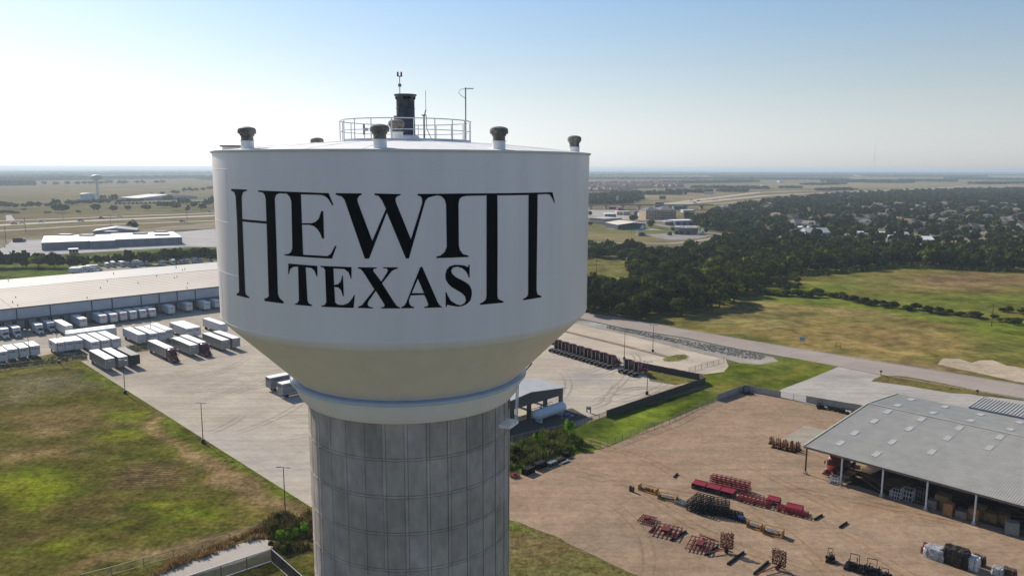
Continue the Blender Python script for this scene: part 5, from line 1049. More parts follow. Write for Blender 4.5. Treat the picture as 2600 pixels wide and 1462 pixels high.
def harrow_frame(label, a, b, w, mat=REDF):
    c, L, an = span(a, b); t = thing('lying_harrow', label, 'harrow', (c[0], c[1], .04), an, 'red harrows lying in the yard'); L2 = L / 2
    q = MB()
    for s in (-1, -.33, .33, 1): q.bar((-L2, s * w / 2, .4), (L2, s * w / 2, .4), .10)
    q.build('main_bars', mat, t); q = MB()
    for i in range(7): x = -L2 + L * i / 6; q.bar((x, -w / 2 - .3, .48), (x, w / 2 + .3, .48), .11)
    q.build('cross_bars', mat, t); q = MB()
    for i in range(7):
        for s in (-1, -.33, .33, 1): q.bar((-L2 + L * i / 6, s * w / 2, 0), (-L2 + L * i / 6, s * w / 2, .4), .05)
    q.build('tines', DARK, t)
    q = MB(); q.box(-L2 * .3, L2 * .3, -w * .2, w * .2, .52, .8); q.build('mount', mat, t); return t
harrow_frame('small red harrow frame, leftmost of the front row', ZQ(300, 805), ZQ(450, 842), 2.5); harrow_frame('big red harrow frame, left of the two wide ones', ZQ(440, 920), ZQ(740, 985), 4.2)
harrow_frame('big red harrow frame with a long bar, next to the upright rack', ZQ(850, 1085), ZQ(1110, 1140), 4.6)
p0 = G(*ZQ(985, 1010)); p1 = G(*ZQ(1190, 1100))
t = thing('drawbar', 'long rust red drawbar lying from the wide harrow frame to the upright rack', 'drawbar', (p0[0], p0[1], .5), 0); q = MB(); q.bar((0, 0, 0), (p1[0] - p0[0], p1[1] - p0[1], .2), .16); q.bar((0, -.4, 0), (0, .4, 0), .2); q.build('bar', REDF, t)
def rack(label, a, b, arm, wheel=True):
    c, L, an = span(a, b); t = thing('harrow_cart', label, 'harrow cart', (c[0], c[1], .04), an, 'carts with folded harrows'); L2 = L / 2; hh = 3.2
    g = random.Random(L)
    q = MB()
    for k in range(15):
        x = -L2 + L * k / 14; pts = [(x, g.uniform(-.1, .1), .7)]
        for i in range(1, 11): pts.append((x + (.12 if i % 2 else -.12), g.uniform(-.45, .45), .7 + (hh - .7) * i / 10 + g.uniform(-.1, .1)))
        for u_, v_ in zip(pts[:-1], pts[1:]): q.bar(u_, v_, .075)
    for z in (1.2, 1.9, 2.5, 3.0): q.bar((-L2, .3 * (z % 1 - .5), z), (L2, 0, z + .15), .05)
    q.build('folded_harrow', RUSTRED, t)
    q = MB(); q.bar((-L2, 0, .65), (L2, 0, .65), .14); q.bar((-L2, 0, .65), (-L2, 0, hh), .09); q.bar((L2, 0, .65), (L2, 0, hh), .09)
    A = G(*arm) - c; ca_, sa_ = math.cos(-an), math.sin(-an); A = (A[0] * ca_ - A[1] * sa_, A[0] * sa_ + A[1] * ca_)
    q.bar((0, 0, .6), (A[0], A[1], .4), .13); q.bar((L2, 0, .6), (A[0], A[1], .4), .07); q.build('drawbar', RUSTRED, t)
    wheels(t, (0,), L2 * .55, .35, .2); return t
rack('upright folded harrow on its cart, middle of the front row', ZQ(1210, 1160), ZQ(1350, 1180), ZQ(1035, 1220)); rack('upright folded harrow on its cart, nearest to the bottom edge', ZQ(1800, 1345), ZQ(1950, 1390), ZQ(1630, 1449))
def beam(label, a, b, w=.3, h=.28, mat=BLACK):
    c, L, an = span(a, b); t = thing('steel_beam', label, 'beam', (c[0], c[1], .04), an, 'loose steel beams'); q = MB(); L2 = L / 2
    q.box(-L2, L2, -w / 2, w / 2, h - .05, h); q.box(-L2, L2, -w / 2, w / 2, 0, .05); q.box(-L2, L2, -.04, .04, .05, h - .05); q.build('flanges', mat, t); return t
beam('short black beam lying alone behind the ochre frames', ZQ(680, 328), ZQ(722, 285)); beam('thin beam right of the crimson truss stacks', ZS(105, 912), ZS(182, 865)); beam('thin beam between the crimson row and the shed', ZS(345, 988), ZS(420, 938))
beam('dark beam crossing behind the first upright harrow', ZQ(1290, 1322), ZQ(1480, 1180)); beam('dark beam left of the first upright harrow', ZQ(1035, 1215), ZQ(1180, 1120)); beam('dark beam left of the lower upright harrow', ZQ(1590, 1435), ZQ(1760, 1290))
beam('dark beam lying beside the wide left harrow frame', ZQ(395, 955), ZQ(470, 905)); beam('dark beam right of the wide left harrow frame', ZQ(640, 1050), ZQ(820, 945))
# beams and boxes on the edge of the brush
def crate(name, label, cat, a, b, w, h, mat, slats=3, group=None, mat2=None):
    c, L, an = span(a, b); t = thing(name, label, cat, (c[0], c[1], .04), an, group); L2 = L / 2
    q = MB(); q.box(-L2 + .05, L2 - .05, -w / 2 + .05, w / 2 - .05, .1, h - .05); q.build('load', mat2 or mat, t); q = MB()
    for s in (-1, 1):
        for k in range(slats): z = .1 + (h - .2) * k / max(1, slats - 1); q.bar((-L2, s * w / 2, z), (L2, s * w / 2, z), .1)
        for x in (-L2, -L2 * .33, L2 * .33, L2): q.bar((x, s * w / 2, 0), (x, s * w / 2, h), .1)
    for x in (-L2, L2): q.bar((x, -w / 2, h), (x, w / 2, h), .1); q.bar((x, -w / 2, .1), (x, w / 2, .1), .1)
    q.build('frame', mat, t); return t
crate('steel_crate', 'black steel crate nearest the water tower at the brush edge', 'crate', ZB(370, 1060), ZB(520, 990), 1.3, 1.3, BLACK, 4, 'black crates along the brush'); crate('steel_crate', 'black steel crate second from the tower at the brush edge', 'crate', ZB(560, 960), ZB(735, 890), 1.2, 1.3, BLACK, 4, 'black crates along the brush')
crate('steel_crate', 'pale topped crate third from the tower at the brush edge', 'crate', ZB(800, 905), ZB(960, 840), 1.1, .8, DARK, 3, 'black crates along the brush', GREY); crate('steel_crate', 'low black crate fourth from the tower at the brush edge', 'crate', ZB(980, 830), ZB(1110, 775), .8, .6, BLACK, 3, 'black crates along the brush')
beam('flat pale beam at the far end of the black crates', ZB(1050, 860), ZB(1195, 800), .6, .3, GREY); crate('steel_crate', 'small black machine box farthest along the brush edge', 'crate', ZB(1110, 735), ZB(1180, 700), 1.2, 1.0, BLACK, 3, 'black crates along the brush')
harrow_frame('small red frame half hidden by the concrete shaft', ZB(120, 1100), ZB(260, 1075), 1.4, REDF)
# black machines at the bottom
def machine(label, a, b, w, h, g=1, mat=BLACK):
    c, L, an = span(a, b); t = thing('cutter_deck', label, 'machine', (c[0], c[1], .04), an, 'black machines at the bottom edge'); L2 = L / 2; r_ = random.Random(g)
    q = MB(); q.box(-L2, L2, -w / 2, w / 2, .25, .45); q.box(-L2 * .5, L2 * .1, -w * .3, w * .3, .45, .8); q.build('deck', mat, t)
    q = MB()
    for k in range(7): x = r_.uniform(-L2, L2); y = r_.uniform(-w / 2, w / 2); q.bar((x, y, .3), (x + r_.uniform(-.4, .4), y, h * r_.uniform(.5, .9)), .12)
    q.bar((-L2 * .6, w / 2, .3), (-L2 * .6, w / 2, h), .08); q.bar((L2 * .5, w / 2, .3), (L2 * .5, w / 2, h), .08); q.bar((-L2 * .6, w / 2, h), (L2 * .5, w / 2, h), .08); q.build('linkage', mat, t)
    q = MB(); q.tube([(0, -w * .2, .7), (0, w * .2, .7)], .28, 12); q.build('gearbox', DARK, t); wheels(t, (-L2 * .8, L2 * .8), w / 2 + .1, .25, .15); return t
machine('small black machine standing alone left of the black pair', ZS(215, 1300), ZS(300, 1315), 1.2, 1.9, 2); machine('black cutter machine, left one of the pair at the bottom', ZS(400, 1355), ZS(560, 1400), 2.2, 1.9, 3); machine('black cutter machine, right one of the pair at the bottom', ZS(570, 1400), ZS(740, 1440), 2.2, 1.8, 4); machine('black cutter machine cut off by the bottom edge', ZS(720, 1460), ZS(840, 1490), 2.0, 1.2, 5)
def blobthing(name, label, cat, q, rx, ry, h, mat, seed, group=None, rings=3, strap=None):
    p = G(*q); t = thing(name, label, cat, (p[0], p[1], .04), HU, group); r_ = random.Random(seed)
    bm = bmesh.new(); bmesh.ops.create_cube(bm, size=1); bmesh.ops.subdivide_edges(bm, edges=bm.edges, cuts=5, use_grid_fill=True)
    for v in bm.verts:
        x, y, z = v.co * 2; n = noise.noise(Vector((x * 2.2 + seed, y * 2.2, z * 2.2))) * .14
        k = 1 - .12 * max(0, z); rnd = 1 - .10 * (x * x) * (y * y); v.co = Vector((x * rx * k * rnd * (1 + n), y * ry * k * rnd * (1 + n), (z + 1) / 2 * h * (1 + n * .6)))
    me = bpy.data.meshes.new(name); bm.to_mesh(me); bm.free(); me.materials.append(mat); link('bundle', me, t)
    q = MB()
    for x in (-rx * .5, rx * .5): q.bar((x, -ry * 1.05, .05), (x, -ry * .98, h * .98), .07); q.bar((x, -ry, h * 1.0), (x, ry, h * 1.0), .07)
    q.build('strap', strap or GREY, t); return t
blobthing('wrapped_pallet', 'large grey plastic wrapped pallet left of the black bales', 'wrapped pallet', ZE(640, 640), 1.7, 1.2, 1.7, WRAP, 1, 'plastic wrapped pallets'); blobthing('wrapped_pallet', 'white plastic wrapped pallet right of the black bales', 'wrapped pallet', ZE(1440, 870), 1.05, 1.0, 1.8, pm('white_wrap', (.66, .66, .65), .4, var=.2, scale=5), 2, 'plastic wrapped pallets')
blobthing('wrapped_pallet', 'small grey wrapped pallet at the bottom right', 'wrapped pallet', ZE(1990, 1060), .8, .8, 1.5, WRAP, 3, 'plastic wrapped pallets')
BALE = pm('black_bale', (.010, .009, .008), .7, var=.3, scale=4, dirt=(.022, .012, .008), bump=.8)
blobthing('tyre_bale', 'tall black bale, left one of the pair between wrapped pallets', 'bale', ZE(980, 740), 1.2, 1.2, 2.5, BALE, 4, 'black bales', strap=BLACK); blobthing('tyre_bale', 'tall black bale, right one of the pair between wrapped pallets', 'bale', ZE(1190, 820), 1.2, 1.3, 2.6, BALE, 5, 'black bales', strap=BLACK); blobthing('tyre_bale', 'low black bale touching the grey wrapped pallet', 'bale', ZE(840, 700), .8, 1.0, 1.7, BALE, 6, 'black bales', strap=BLACK)
blobthing('brown_drum', 'brown bundle behind the white wrapped pallet', 'bundle', ZE(1590, 800), .95, .6, 1.5, pm('brown_bundle', (.09, .045, .025), .7, var=.3), 7); blobthing('brown_drum', 'dark brown bundle at the bottom right corner', 'bundle', ZE(2250, 1060), 1.0, .7, 1.3, pm('brown_bundle', (.09, .045, .025), .7, var=.3), 8)
p = G(*ZE(380, 545)); t = thing('rusty_casting', 'rust brown stacked castings left of the grey wrapped pallet', 'castings', (p[0], p[1], .04), HU)
MB().lathe([(.55, 0), (.5, .1), (.42, .7), (.5, .9), (.35, .95), (.01, .96)], 12).build('lower_casting', RUSTRED, t, 40); MB().lathe([(.3, .96), (.42, 1.3), (.2, 1.4), (.3, 1.75), (.01, 1.8)], 12, (.1, .25)).build('upper_casting', RUSTRED, t, 40); MB().lathe([(.4, 0), (.35, 1.0), (.3, 1.2), (.01, 1.25)], 12, (.6, .3)).build('side_casting', BLACK, t, 40)
# rusty yellow hydraulic bundles
pos = [(235, 770), (340, 790), (440, 815), (540, 835), (640, 850), (280, 825), (370, 845), (465, 865), (560, 890), (615, 880)]
ROWL = ['rust yellow bundle, back row, farthest from the shed', 'rust yellow bundle, back row, second from the far end', 'rust yellow bundle in the middle of the back row', 'rust yellow bundle, back row, second from the shed', 'rust yellow bundle, back row, nearest the shed post',
        'rust yellow bundle, front row, farthest from the shed', 'rust yellow bundle, front row, second from the far end', 'rust yellow bundle in the middle of the front row', 'rust yellow bundle, front row, second from the shed', 'rust yellow bundle, front row, nearest the shed']
yb = None
for i, q in enumerate(pos):
    p = G(*ZG(*q))
    if yb is None:
        yb = thing('knuckle_bundle', ROWL[0], 'bundle', (p[0], p[1], .04), HU, 'rust yellow bundles in two rows'); r_ = random.Random(4)
        for k in range(3):
            q = MB(); x0 = -.4 + k * .38
            for j in range(6): a = r_.uniform(0, 6.28); z = .2 + j * .27; w = .34 - j * .04; q.bar((x0 + w * math.cos(a), w * math.sin(a), z), (x0 - w * math.cos(a), -w * math.sin(a), z + .16), .12)
            q.bar((x0, 0, 0), (x0, 0, 1.9 - .2 * abs(k - 1)), .16); q.build('arm', RUSTY if k != 1 else pm('rust_dark', (.10, .035, .015), .8, var=.4, scale=4), yb)
        q = MB(); q.box(-.7, .7, -.45, .45, 0, .14); q.build('pallet', BLACK, yb)
    else: dup(yb, (p[0], p[1], .04), HU + R(25 * (i % 4)), ROWL[i])
# machinery by the pale wall
machine('dark trailer with an upright arm in the corner of the pale wall', Z4(20, 860), Z4(110, 858), 1.6, 2.2, 8, DARK); machine('dark machine pile beside the pale wall', Z4(690, 985), Z4(765, 990), 1.8, 1.9, 9, BLACK)
truss('long dark frame pile along the pale wall', Z4(790, 1000), Z4(940, 1035), 1.2, .8, BLACK, 2, None); machine('thin dark implement at the shed end of the pale wall', Z4(900, 1025), Z4(980, 1045), .8, 1.2, 10, BLACK); harrow_frame('little red frame close to the shed gable', Z4(1005, 1032), Z4(1050, 1038), 1.0, RUSTRED)
# under the shed roof
REDC = pm('brick_red_paint', (.19, .018, .010), .4, var=.2)
tr2 = None
for q, lb in ((ZG(1110, 1265), 'brick red cab over the first shed bay, in front'), (ZG(1230, 1190), 'brick red cab in the first shed bay, behind the other')):
    p = G(*q)
    if tr2 is None: tr2 = tractor(REDC, lb, 'brick red tractor units under the shed'); tr2.location = (p[0], p[1], .04); tr2.rotation_euler = (0, 0, HV + R(180)); tr2.location = (p[0] + V[0] * 7, p[1] + V[1] * 7, .04)
    else: dup(tr2, (p[0] + V[0] * 7, p[1] + V[1] * 7, .04), HV + R(180), lb)
def ibc(label, q, s=1.1, h=1.2, mat=TRWHITE, name='pallet_cage'):
    p = G(*q); t = thing(name, label, 'cage', (p[0], p[1], .04), HU); k = MB()
    for i in range(5):
        x = -s / 2 + s * i / 4
        for y in (-s / 2, s / 2): k.bar((x, y, 0), (x, y, h), .06)
        for xx in (-s / 2, s / 2): k.bar((xx, x, 0), (xx, x, h), .06)
    for z in (.1, h / 2, h):
        for y in (-s / 2, s / 2): k.bar((-s / 2, y, z), (s / 2, y, z), .06); k.bar((y, -s / 2, z), (y, s / 2, z), .06)
    k.build('cage_frame', mat, t); k = MB(); k.box(-s / 2 - .05, s / 2 + .05, -s / 2 - .05, s / 2 + .05, 0, .09); k.build('pallet', DARK, t); return t
ibc('white wire cage beside the brick red cab at the shed post', ZG(1195, 1370), 1.5, 1.5); ibc('white metal rack frame deep in the second shed bay', ZS(1000, 715), 2.0, 2.1); ibc('smaller white rack frame left of the tall one in the shed', ZS(890, 700), 1.8, 1.5); ibc('grey rack frame right of the tall one in the shed', ZS(1110, 720), 1.8, 2.2, GREY)
def boxes(label, q, s, h, mat, n=1):
    p = G(*q); t = thing('shipping_crate', label, 'crate', (p[0], p[1], .04), HU, 'crates stored under the shed'); k = MB(); k.box(-s / 2, s / 2, -s / 2, s / 2, .12, h); k.build('box', mat, t); k = MB()
    for z in (.06, h * .5, h * .97):
        for y in (-s / 2 - .02, s / 2 + .02): k.bar((-s / 2, y, z), (s / 2, y, z), .08)
    for x in (-s / 2, s / 2): k.bar((x, -s / 2 - .03, 0), (x, -s / 2 - .03, h), .08)
    k.build('battens', WOOD, t); return t
CARD = pm('cardboard', (.36, .17, .06), .8, var=.2)
boxes('tall orange brown crate in the third shed bay', ZS(1395, 860), 1.5, 2.3, CARD); boxes('wide tan crate behind the tall orange brown one', ZS(1340, 790), 2.2, 2.6, WOOD); boxes('orange brown crate by the fourth shed post', ZS(1640, 905), 1.6, 2.2, CARD); boxes('grey crate between the two orange brown ones', ZS(1525, 885), 1.8, 1.4, GREY); boxes('brown crate right behind the fourth shed post', ZS(1700, 880), 1.6, 2.2, WOOD)
boxes('pale crate left in the third shed bay', ZS(1245, 790), 1.6, 1.6, GREY); boxes('brown crate in the fourth bay, left of two', ZS(1810, 915), 1.9, 1.6, WOOD); boxes('brown crate in the fourth bay, right of two', ZS(1915, 930), 1.9, 1.6, WOOD); crate('pallet_stack', 'grey stack of pallets at the right picture edge under the shed', 'pallet stack', ZS(1940, 1030), ZS(2060, 1050), 1.6, 2.2, pm('pale_pallet', (.3, .29, .27), .8), 6)
for i, q in enumerate((ZG(1365, 1270), ZG(1465, 1200), ZG(1570, 1125))):  # stand-ins for sunlit floor patches, their brightness put into the colour
    p = G(*q); t = thing('plank', ['pale plank bundle on the shed floor, nearest the post', 'pale plank bundle on the shed floor, middle of three', 'pale plank bundle on the shed floor, farthest of three'][i], 'planks', (p[0], p[1], .05), HU, 'plank bundles on the shed floor'); k = MB()
    for j in range(4): k.box(-.8 + .05 * j, .8 - .04 * j, -.4 + j * .21, -.22 + j * .21, 0, .12)
    k.build('boards', pm('pale_plank', (.6, .45, .28), .8), t); k = MB(); k.box(-.5, -.4, -.42, .44, -.03, 0); k.box(.4, .5, -.42, .44, -.03, 0); k.build('bearer', WOOD, t)
# small things by the road
p = G(*Z4(560, 400)); t = thing('blue_sign', 'small pale blue sign at the edge of the mowed field', 'sign', (p[0], p[1], 0), R(-15)); k = MB(); k.box(-.9, .9, -.04, .04, 1.0, 2.4); k.build('board', pm('sign_blue', (.25, .38, .55), .5), t)
for x in (-.6, .6): k = MB(); k.bar((x, 0, 0), (x, 0, 1.0), .1); k.build('leg', GREY, t)
p = G(*Z4(887, 447)); t = thing('sign_frame', 'empty brown sign frame at the edge of the mowed field', 'sign frame', (p[0], p[1], 0), R(-15)); k = MB(); k.bar((-.8, 0, 2.2), (.8, 0, 2.2), .12); k.bar((-.8, 0, 1.0), (.8, 0, 1.0), .1); k.build('crossbar', RUSTRED, t)
for x in (-.8, .8): k = MB(); k.bar((x, 0, 0), (x, 0, 2.3), .12); k.build('leg', RUSTRED, t)
for q, lb in ((Z4(1275, 690), 'dark mailbox on a post at the driveway corner'), (Z4(2150, 870), 'dark mailbox on a post near the big shed')):
    p = G(*q); t = thing('mailbox', lb, 'mailbox', (p[0], p[1], 0), 0); k = MB(); k.bar((0, 0, 0), (0, 0, 1.1), .14); k.build('post', DARK, t); k = MB(); k.box(-.3, .3, -.2, .2, 1.1, 1.55); k.build('box', DARK, t)

# ------------------------------------------------------------------ trees
def crown_arrays(seed, n, lobes, leaf, rx=1.0, h=1.7, base=.25, hue=0):
    """leaf clumps through the crown of a tree: unit width, returns verts, colours of n quads"""
    g = np.random.default_rng(seed)
    lc = g.normal(size=(lobes, 3)); lc /= np.linalg.norm(lc, axis=1)[:, None]; rad = g.uniform(.25, .62, lobes)[:, None]
    lc = lc * rad * np.array([rx, rx, .5 * (h - base)]); lr = g.uniform(.26, .44, lobes)
    tone = g.uniform(.4, 1.6, lobes)
    idx = g.integers(0, lobes, n); d = g.normal(size=(n, 3)); d /= np.linalg.norm(d, axis=1)[:, None]
    rr_ = lr[idx] * (g.uniform(.35, 1.0, n) ** .5) * g.uniform(.85, 1.2, n)
    c = lc[idx] + d * rr_[:, None] * np.array([1, 1, .85]); c[:, 2] += base + (h - base) / 2
    c[:, 2] = np.maximum(c[:, 2], .06)
    nrm = d + g.normal(size=(n, 3)) * .55; nrm /= np.linalg.norm(nrm, axis=1)[:, None]
    a = np.cross(nrm, g.normal(size=(n, 3))); a /= np.linalg.norm(a, axis=1)[:, None]; b = np.cross(nrm, a)
    s = (leaf * g.uniform(.6, 1.4, n))[:, None]
    v = np.stack([c - a * s - b * s * .6, c + a * s * .8 - b * s, c + a * s + b * s * .7, c - a * s * .7 + b * s], 1)
    t = tone[idx] * g.uniform(.75, 1.25, n); yel = np.clip(g.uniform(-.6, 1, lobes)[idx] + g.uniform(-.2, .3, n), 0, 1.2)
    col = np.stack([(.036 + .055 * yel) * t, (.048 + .048 * yel) * t, (.014 - .004 * yel) * t], 1)
    if hue == 1: col = col * np.array([1.7, 1.75, .9])
    if hue == 2: col = np.stack([.15 * t, .26 * t, .014 * t], 1)
    if hue == 3: col = col * np.array([.8, .9, 1.3])
    return v.astype('f4'), col.astype('f4')
def quads_mesh(name, v, col, mat=None):
    n = len(v); me = bpy.data.meshes.new(name); me.vertices.add(n * 4); me.vertices.foreach_set('co', v.reshape(-1))
    me.loops.add(n * 4); me.loops.foreach_set('vertex_index', np.arange(n * 4, dtype='i4')); me.polygons.add(n)
    me.polygons.foreach_set('loop_start', np.arange(0, n * 4, 4, dtype='i4')); me.polygons.foreach_set('loop_total', np.full(n, 4, 'i4'))
    ca = me.color_attributes.new('Col', 'FLOAT_COLOR', 'POINT'); c4 = np.concatenate([np.repeat(col, 4, 0), np.ones((n * 4, 1), 'f4')], 1).astype('f4'); ca.data.foreach_set('color', c4.reshape(-1))
    me.update(); me.validate(); me.materials.append(mat or LEAF); return me
trunkm = MB(); trunkm.tube([(0, 0, 0), (.02, 0, .35), (.03, .02, .9)], [.06, .045, .025], 7)
for a in range(5): trunkm.tube([(.02, 0, .3 + a * .09), (.35 * math.cos(a * 1.3), .35 * math.sin(a * 1.3), .75 + a * .1)], [.025, .008], 5)
TRUNK = trunkm.mesh('trunk', BARK)
NEAR = [quads_mesh('crown', *crown_arrays(10 + i, 1500, 16 + i * 2, .062, h=1.55 + .1 * (i % 3), hue=(0, 0, 1, 0, 3, 0)[i])) for i in range(6)]
BRIGHT = [quads_mesh('crown', *crown_arrays(40 + i, 900, 12, .07, h=2.0, hue=2)) for i in range(2)]
FARC = [crown_arrays(60 + i, 130, 9, .17, h=1.4, hue=(0, 3, 0, 1)[i]) for i in range(4)]
VFAR = [crown_arrays(80 + i, 46, 6, .28, h=1.2, hue=(0, 3)[i]) for i in range(2)]
SPOTS = []       # x, y, crown half width, height, mesh list, label, group
def inpoly(x, y, poly):
    c = False; n = len(poly)
    for i in range(n):
        x0, y0 = poly[i]; x1, y1 = poly[(i + 1) % n]
        if (y0 > y) != (y1 > y) and x < (x1 - x0) * (y - y0) / (y1 - y0) + x0: c = not c
    return c
def grow(poly, sp, r, hh, label, group, seed=1, keep=1.0, noise_cut=None, z=0):
    pts = [G(*p) for p in poly]; g = random.Random(seed); xs = [p[0] for p in pts]; ys = [p[1] for p in pts]; pp = [(p[0], p[1]) for p in pts]; out = []
    y = min(ys)
    while y < max(ys):
        x = min(xs)
        while x < max(xs):
            q = (x + g.uniform(-.45, .45) * sp, y + g.uniform(-.45, .45) * sp)
            if g.random() < keep and inpoly(*q, pp):
                if noise_cut is None or noise.noise(Vector((q[0] / noise_cut[0], q[1] / noise_cut[0], seed))) > noise_cut[1]:
                    k = g.uniform(.6, 1.4); out.append((q[0], q[1], r * k, hh * k * g.uniform(.85, 1.15), label, group, z))
            x += sp
        y += sp
    return out
WL = 'dark green tree of the dense wood beyond the mowed field'; WG = 'trees of the dense wood beyond the mowed field'
wood = grow([(1592, 668), (1640, 655), (1770, 652), (1850, 620), (2100, 640), (2640, 650), (2640, 692), (2400, 684), (2280, 674), (2200, 686), (2040, 694), (1960, 712), (1915, 742), (1870, 772), (1730, 806), (1640, 813), (1540, 806), (1380, 775), (1300, 735), (1470, 738), (1560, 742), (1592, 728), (1604, 700)], 6.6, 4.6, 9.0, WL, WG, 2)
wood += grow([(1300, 655), (1490, 638), (1600, 640), (1650, 652), (1600, 662), (1490, 655)], 6.5, 4.2, 8.5, WL, WG, 3)
wood += grow([(1930, 722), (2010, 715), (2060, 730), (1990, 742)], 5, 2.0, 3.0, WL, WG, 4)
cr = 'bush of the green hedge line along the creek'; crg = 'bushes of the hedge line along the creek'
creek = []
for a, b in (((1915, 745), (2100, 757)), ((2060, 740), (2200, 775)), ((2190, 772), (2330, 790)), ((2330, 786), (2430, 805)), ((2430, 802), (2520, 815)), ((2520, 812), (2640, 835)), ((2540, 790), (2640, 805))):
    A_, B_ = G(*a), G(*b); n = int((B_ - A_).length / 2.4)
    for k in range(n): q = A_ + (B_ - A_) * k / n; creek.append((q[0] + rr.uniform(-2, 2), q[1] + rr.uniform(-4, 4), rr.uniform(1.8, 3.6), rr.uniform(1.6, 3.9), cr, crg, 0))
sub = grow([(1755, 575), (1800, 545), (1880, 520), (2040, 502), (2240, 490), (2700, 478), (2700, 640), (1900, 628), (1880, 605), (1860, 590)], 11.5, 5.0, 8.0, 'leafy tree among the houses of the suburb', 'trees of the suburb', 5, .62)
sub += grow([(1480, 500), (1560, 495), (1640, 505), (1600, 520), (1480, 525)], 9, 4.5, 7, 'tree left of the highway bridge', 'trees by the highway bridge', 6)
sub += grow([(1740, 560), (1870, 560), (1880, 600), (1780, 582)], 8, 5, 9, 'leafy tree right of the hotel', 'trees right of the hotel', 7)
left1 = []
for x0, x1, yb_, w, hh in ((0, 110, 1195, 6, 10), (110, 230, 1195, 6, 10.5), (230, 390, 1195, 5.5, 8), (450, 620, 1195, 6.5, 11.5), (600, 780, 1192, 6, 10), (780, 960, 1185, 4.5, 6), (960, 1160, 1170, 5, 7.5), (1240, 1440, 1155, 5, 7), (1430, 1600, 1165, 6.5, 11), (1570, 1730, 1160, 6, 10), (1760, 1960, 1140, 6, 10), (1900, 2130, 1140, 7, 11.5), (2130, 2330, 1130, 6.5, 11), (-200, 0, 1200, 6, 10), (2320, 2420, 1125, 6, 10)):
    A_, B_ = G(*Z1(x0, yb_)), G(*Z1(x1, yb_ - 4)); n = max(2, int((B_ - A_).length / 5))
    for k in range(n + 1): q = A_ + (B_ - A_) * k / n; left1.append((q[0] + rr.uniform(-1.5, 1.5), q[1] + rr.uniform(-4, 4), w * rr.uniform(.7, 1.05), hh * rr.uniform(.75, 1.05), 'dark tree of the row between the warehouse and the white roofed building', 'trees behind the warehouse', 0))
left2 = []
for x, y, w, hh in ((20, 545, 9, 10), (90, 550, 9, 9), (170, 553, 7, 7), (260, 548, 7, 6), (330, 548, 8, 10), (420, 545, 8, 9), (510, 540, 6, 6), (610, 535, 9, 12), (560, 540, 6, 7), (640, 597, 12, 12), (700, 597, 9, 10), (750, 530, 9, 9), (800, 520, 7, 8), (850, 515, 7, 8), (910, 512, 7, 8), (960, 512, 7, 8), (1010, 512, 8, 9), (1070, 512, 8, 9), (1040, 590, 10, 11), (1130, 500, 9, 9), (1120, 460, 8, 9), (1180, 505, 8, 9), (1240, 485, 11, 14), (1230, 590, 7, 9), (1280, 505, 8, 7), (1340, 500, 7, 6), (1395, 575, 7, 7), (1400, 495, 8, 7), (1460, 495, 7, 7), (1520, 490, 8, 8), (1580, 575, 9, 8), (1640, 415, 6, 6), (1740, 545, 9, 10), (1790, 480, 9, 9), (1830, 480, 10, 11), (1800, 545, 9, 9), (1890, 570, 11, 12), (1760, 405, 8, 7), (1880, 400, 9, 9), (1920, 400, 8, 8), (2000, 380, 8, 11), (2060, 375, 10, 11), (2120, 370, 9, 9), (1960, 500, 9, 9), (2010, 510, 9, 10), (2035, 595, 5, 9), (2090, 550, 9, 9), (2190, 575, 9, 10), (2250, 540, 9, 12), (2300, 520, 10, 14), (2200, 365, 9, 9), (2260, 355, 10, 10), (2310, 350, 10, 10), (850, 605, 5, 4), (255, 575, 5, 3), (1442, 785, 6, 9), (40, 615, 7, 5), (110, 615, 8, 5), (160, 615, 7, 4), (520, 610, 6, 3), (1380, 740, 3, 2)):
    q = G(*Z1(x, y)); left2.append((q[0], q[1], w * .95, hh * 1.1, 'tree in the hazy fields beyond the highway', 'trees beyond the highway', .2))
for x, y in ((480, 300), (610, 305), (725, 300), (835, 300), (910, 297), (975, 296), (1015, 290), (1095, 293), (1160, 290), (1200, 285), (1290, 290), (1330, 290), (1360, 290), (1490, 287), (1545, 285), (1695, 283), (1765, 283), (300, 300), (180, 300), (60, 303)):
    q = G(*Z1(x, y)); left2.append((q[0], q[1], 12, 13, 'lone tree on the far tan field', 'lone trees dotted on the far tan field', .2))
left2 = [t if i % 2 else t for i, t in enumerate(left2)]
HOUSES_AT = []
single = [(G(*ZU(1115, 515)), 5.5, 10, 'lone leafy tree right of the dark barn'), (G(*ZU(825, 405)), 7.5, 9, 'round dark tree behind the dark barn roof'), (G(*ZU(2010, 605)), 2.5, 7, 'thin tree right of the concrete works'), (G(*ZU(120, 480)), 4, 5, 'dark bush next to the tank left of the barn'), (G(*ZU(110, 320)), 5, 8, 'dark tree by the tank beside the gravel road')]
def size(t): return max(t[2], t[3] * .5) / math.hypot(t[0], t[1])
def visible(t):
    px, py = P(t[0], t[1], t[3] * .6); return -30 < px < 2630 and not (760 < px < 1330 and py < 1000)
def mk_tree(t, meshes=None, name='tree'):
    e = thing(name, t[4], 'bush' if t[3] < 4 else 'tree', (t[0], t[1], t[6]), rr.uniform(0, 6.28), t[5])
    cme = rr.choice(meshes or NEAR); c = link('crown', cme, e); tr = link('trunk', TRUNK, e)
    sx = t[2] / .95; sz = t[3] / 1.75; c.scale = (sx, sx, sz); tr.scale = (sx * .9, sx * .9, sz); c.rotation_euler = (0, 0, rr.uniform(0, 6.28)); return e
for p, w, h, lb in single: mk_tree((p[0], p[1], w, h, lb, None, .2))
